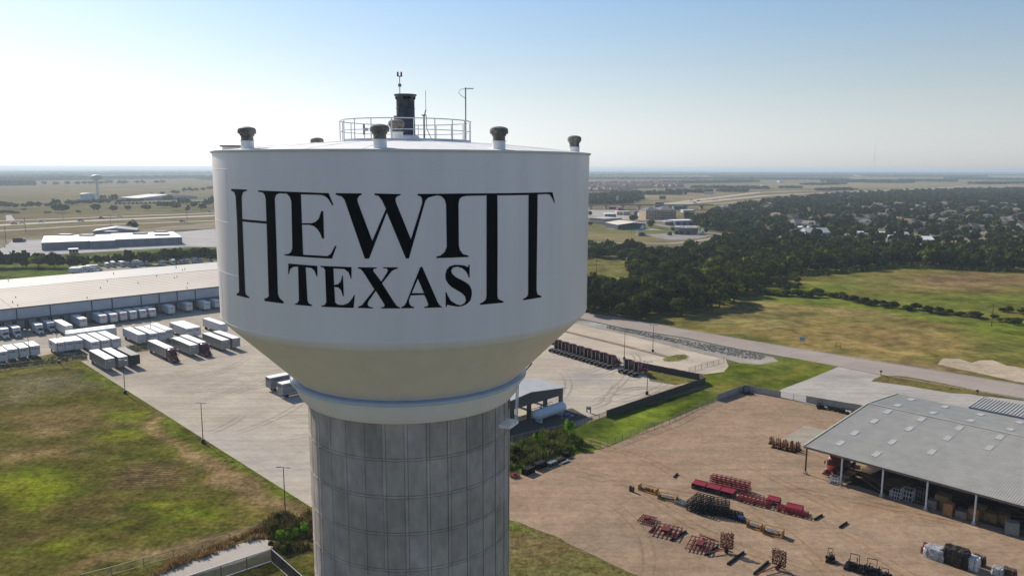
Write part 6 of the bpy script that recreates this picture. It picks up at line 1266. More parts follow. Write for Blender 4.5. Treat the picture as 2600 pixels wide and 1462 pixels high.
def merge(name, spots, protos, jitter=.2, hz=1.0):
    V_, C_ = [], []
    for t in spots:
        v, c = protos[rr.randrange(len(protos))]; a = rr.uniform(0, 6.28); ca_, sa_ = math.cos(a), math.sin(a); sx = t[2] / .95; sz = t[3] / 1.5
        x = v[..., 0] * sx; y = v[..., 1] * sx; w = np.stack([x * ca_ - y * sa_ + t[0], x * sa_ + y * ca_ + t[1], v[..., 2] * sz + t[6]], -1); V_.append(w.astype('f4')); C_.append(c * rr.uniform(.75, 1.3))
    me = quads_mesh(name, np.concatenate(V_), np.concatenate(C_)); o = link(name, me); tag(o, kind='stuff'); return o
# far woods, hedgerows and copses: masses nobody could count
far = []
def farline(a, b, w, sp, r, h, z=.3):
    A_, B_ = G(*a), G(*b); L = (B_ - A_).length; d = (B_ - A_) / L; n_ = Vector((-d[1], d[0])); n = int(L / sp)
    for k in range(n):
        for j in range(max(1, int(w / sp))):
            q = A_ + d * (k + rr.uniform(-.4, .4)) * sp + n_ * ((j + rr.uniform(-.4, .4)) * sp - w / 2); far.append((q[0], q[1], r * rr.uniform(.8, 1.3), h * rr.uniform(.7, 1.3), '', '', z))
for a, b, w, r, h in (((-40, 471), (95, 470), 120, 14, 14), ((-40, 460), (260, 456), 120, 16, 15), ((230, 456), (560, 452), 110, 16, 15), ((-40, 452), (200, 450), 100, 18, 14), ((520, 457), (700, 455), 120, 16, 14),
        ((1560, 494), (1740, 494), 60, 9, 9), ((1700, 488), (1810, 490), 60, 9, 9), ((1760, 478), (1960, 480), 70, 10, 9), ((1830, 487), (1900, 487), 50, 9, 8), ((1490, 470), (1720, 468), 90, 13, 12), ((1810, 456), (2150, 457), 90, 14, 12), ((1700, 466), (1900, 463), 70, 12, 11), ((2120, 462), (2310, 465), 140, 15, 13), ((2290, 460), (2430, 462), 90, 14, 12),
        ((2050, 470), (2130, 468), 50, 10, 8), ((2080, 485), (2160, 482), 40, 9, 8), ((1980, 478), (2040, 478), 40, 9, 8), ((2420, 455), (2600, 458), 90, 15, 12), ((2480, 468), (2620, 466), 60, 12, 10), ((2200, 449), (2500, 450), 120, 18, 13), ((1820, 450), (2150, 449), 120, 18, 13), ((1480, 455), (1800, 456), 120, 17, 13), ((1480, 447), (1800, 446), 150, 22, 14), ((1800, 444), (2600, 446), 160, 24, 14), ((-40, 446), (560, 443), 200, 26, 14), ((-60, 440), (560, 438), 250, 34, 15), ((1480, 441), (2640, 441), 250, 34, 15)):
    d0 = G(*a).length; sp = max(r * 1.05, 9); farline(a, b, w * (1 if d0 < 3000 else 1.6), sp, r * .72, h)
merge('woods', far, VFAR)

# near brush right of the shaft, bushes bottom left
brush = []
for q, w, h, lb, kind in ((ZB(620, 560), 2.2, 4.4, 'bright green sapling, left one of two in the brush by the shaft', 2), (ZB(1200, 400), 2.3, 5.2, 'bright green sapling, right one of two in the brush by the shaft', 2), (ZB(1370, 560), 2.6, 3.2, 'dark bush at the right end of the brush', 0), (ZB(190, 700), 2.4, 2.8, 'dark green bush of the brush right against the shaft', 0), (ZB(330, 790), 2.6, 2.4, 'leafy bush of the brush above the first black crate', 1),
        (ZB(170, 860), 2.0, 2.4, 'pale green bush at the foot of the shaft edge', 1), (ZB(600, 760), 2.6, 2.2, 'leafy bush of the brush above the second black crate', 1), (ZB(900, 600), 2.8, 2.4, 'leafy bush in the middle of the brush', 1), (ZB(1120, 650), 2.4, 2.0, 'low olive bush above the far black crates', 1), (ZB(780, 690), 2.2, 2.0, 'dark bush in the middle of the brush', 0), (ZB(480, 700), 2.2, 2.2, 'dark bush under the left sapling', 0),
        (ZA(1830, 420), 1.6, 2.6, 'dark green bush above the corner of the concrete path', 0), (ZA(1950, 560), 2.0, 2.6, 'leafy green bush at the corner of the concrete path', 2), (ZA(2150, 520), 2.3, 2.6, 'bright green bush between path corner and shaft', 2), (ZA(2380, 400), 2.0, 2.4, 'bright green bush close to the shaft edge', 2), (ZA(2240, 380), 1.8, 2.2, 'green bush behind the bright one by the shaft', 1), (ZA(2060, 720), 1.6, 2.0, 'dark bush right behind the dark slat fence', 0), (ZA(1900, 180), 1.2, 2.2, 'small dark bush below the near lamp post', 0), (ZA(1780, 640), 1.0, 1.6, 'small bush growing through the slat fence corner', 0)):
    p = G(*q); t = (p[0], p[1], w * .62, h * .9, lb, None, .02)
    mk_tree(t, BRIGHT if kind == 2 else ([NEAR[2], NEAR[1]] if kind == 1 else [NEAR[0], NEAR[3]]), 'bush')
# tall weeds: blades, tufts
def weeds(name, poly, n, h, cols, seed, z=.02, w=.06):
    pts = [G(*p) for p in poly]; pp = [(p[0], p[1]) for p in pts]; xs = [p[0] for p in pp]; ys = [p[1] for p in pp]; g = random.Random(seed); V_, C_ = [], []
    while len(V_) < n:
        x, y = g.uniform(min(xs), max(xs)), g.uniform(min(ys), max(ys))
        if not inpoly(x, y, pp): continue
        d = noise.noise(Vector((x * .35, y * .35, seed)))
        if d < g.uniform(-.5, .15): continue
        for _ in range(4):
            a = g.uniform(0, 6.28); l = h * g.uniform(.5, 1.2) * (1 + d); lean = g.uniform(0, .6) * l; dx, dy = math.cos(a), math.sin(a); bx, by = x + g.uniform(-.25, .25), y + g.uniform(-.25, .25); ww = w * g.uniform(.6, 1.6)
            V_.append([(bx - dy * ww, by + dx * ww, z), (bx + dy * ww, by - dx * ww, z), (bx + dy * ww * .6 + dx * lean, by - dx * ww * .6 + dy * lean, z + l), (bx - dy * ww * .6 + dx * lean, by + dx * ww * .6 + dy * lean, z + l)])
            c = cols[g.randrange(len(cols))]; k = g.uniform(.6, 1.3); C_.append((c[0] * k, c[1] * k, c[2] * k))
    return tag(link(name, quads_mesh(name, np.array(V_, 'f4'), np.array(C_, 'f4'))), kind='stuff')
BR = [(.50, .27, .12), (.42, .22, .09), (.55, .38, .20), (.34, .26, .09), (.38, .33, .12)]; GN = [(.12, .18, .02), (.17, .24, .03), (.09, .13, .02), (.22, .20, .07)]
weeds('tall_weeds', [ZA(-400, 1080), ZA(0, 900), ZA(420, 760), ZA(900, 560), ZA(1350, 420), ZA(1700, 250), ZA(1800, 330), ZA(1650, 470), ZA(1250, 560), ZA(900, 700), ZA(500, 850), ZA(100, 1000), ZA(-400, 1200)], 2600, .65, BR, 1)
weeds('tall_weeds', [ZA(1500, 200), ZA(2100, 60), ZA(2540, 40), ZA(2540, 600), ZA(2300, 760), ZA(2000, 780), ZA(1800, 640), ZA(1700, 420)], 3500, .9, GN + BR[:2], 2)
weeds('tall_weeds', [ZB(20, 520), ZB(500, 380), ZB(900, 260), ZB(1150, 190), ZB(1400, 420), ZB(1480, 540), ZB(1100, 650), ZB(800, 740), ZB(500, 860), ZB(300, 920), ZB(20, 980)], 7000, 1.1, GN + GN + [(.30, .23, .09), (.34, .22, .11)], 3, w=.07)
weeds('tall_weeds', [Z2(0, 1120), Z2(500, 1075), Z2(940, 1000), Z2(940, 1075), Z2(470, 1135), Z2(0, 1190)], 1500, .6, [(.2, .17, .07), (.16, .15, .05)], 4); weeds('tall_weeds', [Z2(1370, 960), Z2(1600, 890), Z2(1600, 975), Z2(1390, 1000)], 900, .7, [(.2, .17, .07), (.16, .15, .05)], 5)
weeds('tall_weeds', [ZY(200, 600), ZY(700, 590), ZY(1250, 545), ZY(1700, 480), ZY(2400, 510), ZY(3200, 545), ZY(3200, 580), ZY(2200, 540), ZY(1700, 530), ZY(900, 610), ZY(300, 650)], 2600, 1.7, [(.11, .15, .02), (.08, .12, .015)], 7, w=.3)
# riprap
g = np.random.default_rng(9); pts = [G(*p) for p in ((1540, 828), (1600, 839), (1700, 857), (1820, 879), (1900, 893), (1945, 905), (1930, 914), (1880, 908), (1800, 892), (1700, 868), (1600, 846), (1540, 834))]; pp = [(p[0], p[1]) for p in pts]
rk = MB(); n = 0; xs = [p[0] for p in pp]; ys = [p[1] for p in pp]
while n < 1300:
    x, y = g.uniform(min(xs), max(xs)), g.uniform(min(ys), max(ys))
    if not inpoly(x, y, pp): continue
    s = g.uniform(.16, .46); c = np.array([x, y, s * .35 + .08]); M = np.linalg.qr(g.normal(size=(3, 3)))[0]
    vs = [c + M @ (np.array(q) * s * .5 * g.uniform(.7, 1.2, 3)) for q in ((-1, -1, -.7), (1, -1, -.7), (1, 1, -.7), (-1, 1, -.7), (-.7, -.7, .8), (.8, -.6, .8), (.7, .7, .8), (-.6, .8, .8))]
    rk.hexa(vs); n += 1
tag(rk.build('rubble', pm('riprap', (.29, .285, .28), .9, var=.25, scale=.5)), kind='stuff')

# ------------------------------------------------------------------ buildings in the middle distance
def bld(name, label, a, b, depth, h, wall, roofm, roof='flat', over=.3, cat='building', wins=0, doors=0, group=None, rh=None, gr=.05, win_mat=None):
    A, B = G(*a), G(*b); L = (B - A).length; t = thing(name, label, cat, (A[0], A[1], gr), heading(B - A), group)
    q = MB(); q.box(0, L, 0, depth, 0, h); q.build('wall', wall, t); q = MB(); o = over
    if roof == 'flat': q.box(-o, L + o, -o, depth + o, h + .002, h + .3)
    elif roof == 'gable':   # ridge parallel to the front
        r_ = rh or depth * .18; q.add([(-o, -o, h), (L + o, -o, h), (L + o, depth / 2, h + r_), (-o, depth / 2, h + r_), (-o, depth + o, h), (L + o, depth + o, h)], [(0, 1, 2, 3), (3, 2, 5, 4), (0, 3, 4), (1, 5, 2), (0, 4, 5, 1)])
    elif roof == 'cross':   # gable towards the drone
        r_ = rh or L * .12; q.add([(-o, -o, h), (L + o, -o, h), (L / 2, -o, h + r_), (-o, depth + o, h), (L + o, depth + o, h), (L / 2, depth + o, h + r_)], [(0, 2, 5, 3), (2, 1, 4, 5), (0, 1, 2), (3, 5, 4), (0, 3, 4, 1)])
    elif roof == 'hip':
        r_ = rh or min(depth, L) * .25; e = min(depth, L) * .45; q.add([(-o, -o, h), (L + o, -o, h), (L + o, depth + o, h), (-o, depth + o, h), (e, depth / 2, h + r_), (L - e, depth / 2, h + r_)], [(0, 1, 5, 4), (1, 2, 5), (2, 3, 4, 5), (3, 0, 4), (0, 3, 2, 1)])
    q.build('roof', roofm, t)
    for k in range(wins):
        for fl in range(max(1, int(h / 3.2))):
            x = L * (k + .5) / wins; z = 1.2 + fl * 3.1; q = MB(); q.box(x - .6, x + .6, -.05, .02, z, z + 1.4); q.build('window', win_mat or GLASS, t)
    for k in range(doors): x = L * (k + .5) / doors; q = MB(); q.box(x - 1.6, x + 1.6, -.06, .02, 0, 3.2); q.build('door', DARK, t)
    return t, L
BLU = pm('slate_wall', (.14, .16, .21), .7, var=.15, scale=.2); WR = pm('bright_roof', (.78, .78, .78), .6, var=.04)
# white roofed building, three stepped blocks
bd = G(*Z1(455, 1010)); vb = []
t = thing('depot', 'long low slate building with a bright white roof in three stepped blocks', 'building', (bd[0], bd[1], .26), 0)
for a, b, la in ((Z1(455, 1010), Z1(972, 988), Z1(975, 992)), (Z1(978, 992), Z1(1246, 978), Z1(1248, 972)), (Z1(1248, 972), Z1(1980, 946), 0)):
    A, B = G(*a), G(*b); d = (G(*Z1(1980, 946)) - G(*Z1(455, 1010))).normalized(); n_ = Vector((-d[1], d[0])); nx = la; far_ = 62
    if nx: B = A + d * ((G(*nx) - A).dot(d) - .05)
    B = A + d * (B - A).dot(d)
    P4 = [A, B, B + n_ * far_, A + n_ * far_]; q = MB(); q.prism([(p[0] - bd[0], p[1] - bd[1]) for p in P4], 0, 5.6); q.build('wall', BLU, t)
    P4 = [A - n_ * .4, B - n_ * .4, B + n_ * far_, A + n_ * far_]; q = MB(); q.prism([(p[0] - bd[0], p[1] - bd[1]) for p in P4], 5.61, 5.95); q.build('roof', WR, t)
for x, y in ((710, 845), (945, 850), (1200, 812), (1520, 830), (1745, 808), (1755, 845)):
    p = G(*Z1(x, y), 6) - bd; q = MB(); q.box(p[0] - 5, p[0] + 5, p[1] - 3, p[1] + 3, 5.96, 7.1); q.build('rooftop_unit', GREY, t)
bld('barn', 'blue grey gabled building behind the white roofed one', Z1(1010, 838), Z1(1480, 826), 25, 3.3, BLU, pm('blue_grey_roof', (.25, .27, .34), .6), 'cross', rh=2.6, gr=.3)
bld('portable_office', 'small pale brown cabin before the white roofed building', Z1(752, 1045), Z1(850, 1040), 6, 3.2, pm('cabin', (.42, .34, .28), .7), WR, 'flat', wins=3, gr=.1)
bld('storage_shed', 'low dark shed in the pale lot at the left', Z1(145, 920), Z1(248, 918), 8, 2.2, pm('dark_shed', (.09, .12, .15), .7), pm('dark_shed', (.09, .12, .15), .7), 'flat', doors=3, gr=.26)
bld('long_barn', 'long pale building with a low gabled roof behind trees beyond the highway', Z1(1500, 468), Z1(2130, 446), 60, 4.5, pm('far_wall', (.22, .24, .30), .8), pm('far_roof', (.55, .54, .53), .7), 'cross', rh=5, gr=.2)
bld('garden_wall', 'pale yellow wall and stalls below the far long building', Z1(1230, 508), Z1(2300, 490), 4, 3.2, pm('yellow_wall', (.55, .48, .26), .8), pm('yellow_wall', (.55, .48, .26), .8), 'flat', doors=24, gr=.2)
p = G(*Z1(950, 465)); t = thing('water_tank', 'round pale standing tank beside the far water tower', 'tank', (p[0], p[1], .2)); MB().lathe([(12.6, 0), (12.6, 12.3), (12, 12.8), (.1, 13.8)], 40).build('tank_shell', pm('far_tank', (.42, .47, .50), .6), t, 40); q = MB(); q.bar((8, -10.1, 0), (8, -10.1, 12.4), .6); q.build('ladder', RAIL, t)
p = G(*Z1(1063, 462)); t = thing('far_water_tower', 'distant slender water tower with a flattened ball on top', 'water tower', (p[0], p[1], .2))
MB().lathe([(3.6, 0), (2.4, 5), (2.2, 14), (2.1, 34), (3, 37)], 20).build('stem', pm('far_white', (.62, .62, .60), .6), t, 60); MB().lathe([(3, 37), (6, 38), (8.8, 40), (9.8, 42), (9.0, 44), (6, 46), (2, 46.9), (.1, 47)], 28).build('tank_bowl', pm('far_white', (.62, .62, .60), .6), t, 60)
# right side
TAN = pm('hotel_tan', (.42, .30, .20), .8, var=.1, scale=.3)
a = ZK(785, 690); t, L = bld('hotel', 'three storey tan hotel with a grey hipped roof', ZK(890, 715), ZK(1070, 712), 26, 11.5, TAN, pm('hotel_roof', (.16, .16, .18), .8), 'hip', rh=4, wins=12, gr=.3)
q = MB(); q.box(-19, -.02, 1, 20, 0, 11.3); w2 = q.build('wing', TAN, t); q = MB(); q.add([(-19.4, .6, 11.31), (0, .6, 11.31), (0, 20.4, 11.31), (-19.4, 20.4, 11.31), (-9.5, 10, 15)], [(0, 1, 4), (1, 2, 4), (2, 3, 4), (3, 0, 4), (0, 3, 2, 1)]); q.build('wing_roof', pm('hotel_roof', (.16, .16, .18), .8), w2)
for k in range(5):
    for z in (1.2, 4.6, 8.0): q = MB(); q.box(-17.5 + k * 3.6, -16.2 + k * 3.6, .94, 1.02, z, z + 1.6); q.build('window', GLASS, w2)
# dark barn with a light roof
A, B = G(*ZU(365, 478)), G(*ZU(1030, 500))
cb = G(*ZU(840, 512)); t = thing('barn', 'dark blue barn with a broad cream roof beside the tank', 'barn', (cb[0], cb[1], .3), 0)
def up3(q, z): p = G(*q, z); return (p[0] - cb[0], p[1] - cb[1], z - .3)
e1, e2, e3, rk1, rk2, e4 = up3(ZU(572, 460), 5.0), up3(ZU(840, 420), 7.2), up3(ZU(1030, 438), 5.0), up3(ZU(600, 380), 7.2), None, up3(ZU(360, 418), 5.0)
e5 = tuple(e3[i] + (rk1[i] - e2[i]) for i in range(3))
def lift(P_, dz): return (P_[0], P_[1], P_[2] + dz)
q = MB(); q.add([e1, e2, rk1, e4, lift(e1, .2), lift(e2, .2), lift(rk1, .2), lift(e4, .2)], [(3, 2, 1, 0), (4, 5, 6, 7), (0, 1, 5, 4), (1, 2, 6, 5), (2, 3, 7, 6), (3, 0, 4, 7)]); q.add([e2, e3, e5, rk1, lift(e2, .2), lift(e3, .2), lift(e5, .2), lift(rk1, .2)], [(3, 2, 1, 0), (4, 5, 6, 7), (0, 1, 5, 4), (1, 2, 6, 5), (2, 3, 7, 6), (3, 0, 4, 7)]); q.build('roof', pm('cream_roof', (.66, .58, .46), .7, var=.05), t)
cx_ = [sum(e[i] for e in (e1, e3, e4, e5)) / 4 for i in range(3)]
def inn(e): return tuple(cx_[i] + (e[i] - cx_[i]) * .97 for i in (0, 1))
a1, a2, a3, a4, rA, rB = inn(e1), inn(e3), inn(e5), inn(e4), inn(e2), inn(rk1)
q = MB(); q.add([(*a1, 0), (*a2, 0), (*a3, 0), (*a4, 0), (*a1, e1[2] - .05), (*a2, e1[2] - .05), (*a3, e1[2] - .05), (*a4, e1[2] - .05), (*rA, e2[2] - .05), (*rB, e2[2] - .05)], [(0, 1, 5, 8, 4), (1, 2, 6, 5), (2, 3, 7, 9, 6), (3, 0, 4, 7)]); q.build('wall', pm('navy_wall', (.028, .035, .065), .7), t)
p = G(*ZU(965, 520)); t = thing('white_tank', 'small white round tank beside the dark barn', 'tank', (p[0], p[1], .3)); MB().lathe([(1.8, 0), (2.3, 1.2), (2.3, 2.6), (1.4, 3.6), (.1, 3.9)], 16).build('shell', WHITE, t, 60); q = MB(); q.box(-1.5, 1.5, -1.5, 1.5, -.1, 0.0); q.build('plinth', GREY, t)
bld('warehouse_building', 'long blue grey building with a white roof below the hotel', ZU(1505, 468), ZU(1915, 462), 16, 5.0, pm('steel_blue_wall', (.20, .25, .36), .6), WR, 'flat', over=1.0, doors=4, gr=.3)
bld('shop', 'low brown shop with white front left of the long blue grey building', ZU(1345, 465), ZU(1490, 462), 14, 3.6, pm('shop_wall', (.20, .16, .13), .8), pm('shop_roof', (.45, .43, .42), .7), 'hip', rh=1.6, wins=4, gr=.3)
t, L = bld('plant_building', 'grey and brown blocks of the concrete works', ZU(1560, 618), ZU(1880, 622), 16, 6.0, pm('works_grey', (.14, .14, .15), .8, var=.3), pm('works_roof', (.3, .3, .31), .7), 'flat', doors=3, gr=.25)
q = MB(); q.box(L * .72, L * .98, -.6, -.05, 0, 6.5); q.build('brown_bay', pm('works_brown', (.20, .12, .08), .8), t)
for x in (.15, .3, .5, .65): q = MB(); q.tube([(L * x, 6, 6.3), (L * x, 6, 7.8)], 1.0, 12); q.build('silo_top', WHITE, t)
t, L = bld('block_tower', 'square beige block at the left of the concrete works', ZU(1492, 616), ZU(1580, 618), 9, 6.4, pm('works_beige', (.33, .31, .27), .8), pm('works_beige', (.33, .31, .27), .8), 'flat', over=.05, doors=1, gr=.25)
for q, w, h, lb in ((ZU(1960, 612), 1.2, 4.2, 'white standing drum right of the concrete works'), (ZU(1885, 622), 1.4, 2.0, 'pale low tank right of the concrete works')):
    p = G(*q); t = thing('drum_tank', lb, 'tank', (p[0], p[1], .25)); MB().lathe([(w, 0), (w, h), (.1, h + .5)], 14).build('shell', RAIL, t, 50); k = MB(); k.box(-w, w, -w, w, -.05, .05); k.build('plinth', GREY, t)
for x0, x1, y, lb, mt, d, h in ((905, 1025, 640, 'dark flat bunker in the meadow left of the concrete works', pm('bunker', (.16, .16, .15), .8), 10, 2.6), (1395, 1455, 632, 'low dark heap cover in the works yard', pm('heap_cover', (.08, .08, .085), .9), 6, 1.6), (1445, 1495, 552, 'small dark shed behind the beige block', pm('heap_cover', (.08, .08, .085), .9), 6, 2.2)):
    bld('bunker', lb, ZU(x0, y), ZU(x1, y), d, h, mt, mt, 'gable', doors=1, gr=.2)
t, L = bld('office_building', 'grey flat roofed building right beside the tank', ZU(105, 440), ZU(350, 462), 26, 6.5, pm('office_grey', (.30, .29, .29), .8), pm('office_roof', (.50, .50, .50), .7), 'flat', wins=8, gr=.3)
bld('storehouse', 'white topped store behind the grey flat building', ZU(360, 372), ZU(540, 372), 18, 6.5, pm('office_grey', (.30, .29, .29), .8), WR, 'flat', wins=4, gr=.3)
for i, (x0, x1, y, col, h, lb) in enumerate(((555, 650, 300, (.45, .42, .38), 4.5, 'white forecourt building left of the hotel'), (660, 770, 305, (.35, .33, .32), 5, 'long pale filling station canopy left of the hotel'), (840, 935, 300, (.10, .09, .18), 5, 'purple blue canopy between station and hotel'), (930, 1040, 335, (.45, .41, .35), 5, 'cream shop left of the hotel wing'), (1010, 1110, 300, (.38, .34, .26), 7, 'tan block against the hotel wing'), (575, 650, 225, (.30, .05, .05), 4, 'red roofed kiosk under the highway bridge'), (440, 560, 208, (.12, .10, .09), 3, 'dark low shed under the highway bridge'), (1500, 1690, 205, (.10, .22, .20), 4.5, 'teal topped restaurant right of the hotel'), (1640, 1830, 262, (.42, .44, .48), 3.5, 'row of pale cars and low wall right of the hotel'), (1180, 1320, 185, (.16, .10, .12), 9, 'brown block behind the hotel roof'), (150, 250, 42, (.5, .5, .5), 5, 'white house among the trees left of the bridge'))):
    bld('shop', lb, ZU(x0, y), ZU(x1, y), 14, h, pm('shop_wall_%s' % 'abcdefghijk'[i], col, .8), pm('shop_top_%s' % 'abcdefghijk'[i], tuple(min(.7, c * 1.5 + .06) for c in col), .7), 'flat', wins=3, gr=.3, group='shops by the highway bridge')
# bridge
pa_, pb_ = G(*ZK(-250, 600)), G(*ZK(1500, 600)); dirb = (pb_ - pa_).normalized(); Lb = (pb_ - pa_).length
br = thing('highway_bridge', 'long concrete highway bridge on pier columns right of the tank', 'bridge', (pa_[0], pa_[1], .2), heading(dirb)); zt = 7.2
q = MB(); q.box(0, Lb, 0, 16, zt - 1.3, zt); q.box(-60, 0, 0, 16, 0, zt) if False else None; q.build('deck', CONC2, br); q = MB(); q.box(0, Lb, -.3, -.02, zt - .9, zt + .9); q.build('parapet', pm('parapet', (.33, .29, .25), .8), br)
for zx in (-100, 95, 275, 470, 655, 1015, 1200, 1380):
    x = (G(*ZK(zx, 600)) - pa_).dot(dirb); q = MB(); q.box(x - 1.1, x + 1.1, 2, 14, 0, zt - 2.4); q.hexa([(x - 1.1, 1.5, zt - 2.4), (x + 1.1, 1.5, zt - 2.4), (x + 1.1, 14.5, zt - 2.4), (x - 1.1, 14.5, zt - 2.4), (x - 3.5, .5, zt - 1.31), (x + 3.5, .5, zt - 1.31), (x + 3.5, 15.5, zt - 1.31), (x - 3.5, 15.5, zt - 1.31)]); q.build('pier', CONC2, br)
# billboards
for q_, w, h0, h1, lb in ((ZK(915, 512), 12, 5, 11, 'dark billboard on two legs in the field beyond the bridge'), (ZK(1447, 455), 20, 6, 12, 'wide pale billboard beside the highway'), (ZK(395, 545), 5, 5, 15, 'tall pale sign on a pole left of the bridge field')):
    p = G(*q_); t = thing('billboard', lb, 'billboard', (p[0], p[1], .2), R(-10)); k = MB(); k.box(-w / 2, w / 2, -.3, .3, h0, h1); k.build('board', pm('board_dark', (.14, .10, .09), .7) if w == 12 else pm('board_pale', (.45, .47, .5), .7), t)
    for x in (-w * .3, w * .3): k = MB(); k.box(x - .3, x + .3, -.2, .2, 0, h0); k.build('leg', GREY, t)
# school with orange walls, sheds by the wood
OR = pm('orange_wall', (.62, .26, .07), .7, var=.08)
bld('school', 'long low orange walled building with a white roof in the trees', ZY(1215, 148), ZY(1680, 158), 22, 5.5, OR, WR, 'flat', wins=14, gr=.2); bld('storehouse', 'long grey roofed store in the trees left of the orange building', ZY(560, 128), ZY(860, 130), 20, 5, pm('office_grey', (.30, .29, .29), .8), pm('grey_shed_roof', (.42, .42, .44), .6), 'gable', wins=3, gr=.2)
bld('storehouse', 'white roofed open store at the left edge of the wood', ZY(515, 140), ZY(780, 142), 10, 3, pm('office_grey', (.30, .29, .29), .8), WR, 'gable', gr=.2, doors=4); bld('storehouse', 'grey block with a white roof above the wood edge', ZY(430, 85), ZY(565, 90), 16, 7, pm('office_grey', (.30, .29, .29), .8), WR, 'flat', gr=.2, doors=1); bld('storehouse', 'grey roofed store right of the orange building', ZY(1690, 155), ZY(1900, 160), 16, 4, pm('office_grey', (.30, .29, .29), .8), pm('grey_shed_roof', (.42, .42, .44), .6), 'gable', gr=.2, doors=2)
bld('storehouse', 'white roof glinting in the wood below the orange building', ZY(1700, 195), ZY(1920, 190), 14, 4, pm('office_grey', (.30, .29, .29), .8), WR, 'gable', gr=.2, doors=2); bld('storehouse', 'white roof at the edge of the suburb trees, farther right', ZY(2070, 230), ZY(2220, 232), 14, 5, pm('office_grey', (.30, .29, .29), .8), WR, 'gable', gr=.2, doors=2)
# suburb houses
WALLS = [pm('house_wall_%s' % n, c, .8) for n, c in (('white', (.60, .57, .53)), ('brick', (.28, .17, .13)), ('cream', (.48, .42, .34)), ('grey', (.34, .34, .36)))]
ROOFS = [pm('shingle_%s' % n, c, .9, var=.12) for n, c in (('grey', (.22, .20, .18)), ('brown', (.21, .16, .12)), ('dark', (.12, .105, .09)))]
PANE = pm('window_pane', (.05, .06, .07), .2)
def house(wm, rm, label, group, big=1.0):
    t = thing('house', label, 'house', group=group); L, D, h = 15 * big, 10 * big, 3.3
    MB().box(-L / 2, L / 2, -D / 2, D / 2, 0, h).build('wall', wm, t)
    q = MB(); o = .6; q.add([(-L / 2 - o, -D / 2 - o, h), (L / 2 + o, -D / 2 - o, h), (L / 2 + o, D / 2 + o, h), (-L / 2 - o, D / 2 + o, h), (-L / 2 + 3, 0, h + 2.9), (L / 2 - 3, 0, h + 2.9)], [(0, 1, 5, 4), (1, 2, 5), (2, 3, 4, 5), (3, 0, 4), (0, 3, 2, 1)])
    q.add([(L * .1, -D / 2 - 3, h + .01), (L * .42, -D / 2 - 3, h + .01), (L * .26, -D / 2 - 3, h + 1.9), (L * .26, 0, h + 1.9), (L * .1, 0, h + .01), (L * .42, 0, h + .01)], [(0, 2, 3, 4), (1, 5, 3, 2), (0, 1, 2)]); rf = q.build('roof', rm, t)
    q = MB(); q.box(L * .12, L * .40, -D / 2 - 2.8, -D / 2 - .01, 0, h - .02); q.build('porch', WALLS[0], t)
    q = MB(); q.box(-L * .2 - .5, -L * .2 + .5, 1, 2, h + 1.5, h + 3.6); q.build('chimney', WALLS[1], rf)
    for x in (-L * .35, -L * .1): q = MB(); q.box(x - .7, x + .7, -D / 2 - .05, -D / 2 + .02, 1, 2.4); q.build('window', PANE, t)
    return t
hp_ = [house(WALLS[i % 4], ROOFS[i % 3], 'shingle roofed family house among the suburb trees', 'houses among the suburb trees') for i in range(6)]
hs_px = [ZQ2(*q) for q in ((80, 790), (120, 730), (640, 740), (700, 770), (900, 690), (960, 600), (1000, 640), (1090, 740), (1170, 790), (1180, 620), (1220, 770), (1290, 800), (1300, 590), (1350, 730), (1420, 600), (1440, 650), (1560, 560), (1570, 620), (1660, 745), (1680, 610), (1700, 670), (1840, 590), (1880, 640), (1950, 600), (1960, 720), (2040, 640), (2120, 610), (2150, 600), (2290, 760), (2350, 620), (2380, 740), (2440, 640), (2500, 690), (860, 570), (700, 600), (480, 480), (560, 470), (650, 480), (420, 470), (1380, 560), (1100, 560), (1630, 550), (2500, 830), (2240, 840), (1940, 830), (1400, 840), (840, 560), (760, 720), (520, 720), (300, 700), (2060, 540), (2300, 560), (2420, 570), (1760, 560), (1500, 700), (1800, 700), (2120, 700))] + [ZK(*q) for q in ((2120, 590), (2230, 700), (2500, 680), (2460, 780), (2440, 640), (2390, 720), (1640, 590), (2150, 560))]
for i, q in enumerate(hs_px):
    p = G(*q); p = p * .985; HOUSES_AT.append(p)
    if i < 6: hp_[i].location = (p[0], p[1], .2); hp_[i].rotation_euler = (0, 0, rr.choice((HU, HV)) + R(rr.uniform(-15, 15))); hp_[i].scale = (1.1,) * 3
    else: dup(hp_[i % 6], (p[0], p[1], .2), rr.choice((HU, HV)) + R(rr.uniform(-20, 20)) + (math.pi if rr.random() < .3 else 0), None, None, rr.uniform(1.0, 1.35))
# trees: the ones that show largest are things of their own, the rest is one mass; yards and views of the houses stay open
def clear(t):
    q = Vector((t[0], t[1])); l = q.length
    for h_ in HOUSES_AT:
        d = h_ - q
        if abs(d[0]) < 14 and abs(d[1]) < 60:
            along = d.dot(q) / l; side = abs(d[0] * q[1] - d[1] * q[0]) / l
            if -9 < along < 46 and side < 10: return False
    return True
sub = [t for t in sub if clear(t)]
ALL = [t for t in wood + sub + left1 + left2 if visible(t)]
ALL.sort(key=lambda t: -size(t)); ind, rest = ALL[:290], ALL[290:]
def zone(t):
    px, py = P(t[0], t[1])
    if t[5] != WG: return t[4], t[5]
    if py < 668 and px < 1680: return 'tree of the narrow belt behind the clearing next to the tank', 'trees of the belt behind the clearing'
    if px < 1640 and py < 790 : return 'dark tree on the clearing side of the wood', 'trees on the clearing side of the wood'
    if py > 785 and px < 1720: return 'dark tree on the wood front along the road', 'trees of the wood front along the road'
    if px > 1950: return 'dark tree of the wood front above the brown wild meadow', 'trees of the wood front above the brown meadow'
    if py > 735: return 'tree on the corner of the wood throwing shade on the mowed field', 'trees on the shady corner of the mowed field'
    return 'dark tree in the thick middle of the wood', 'trees in the middle of the wood'
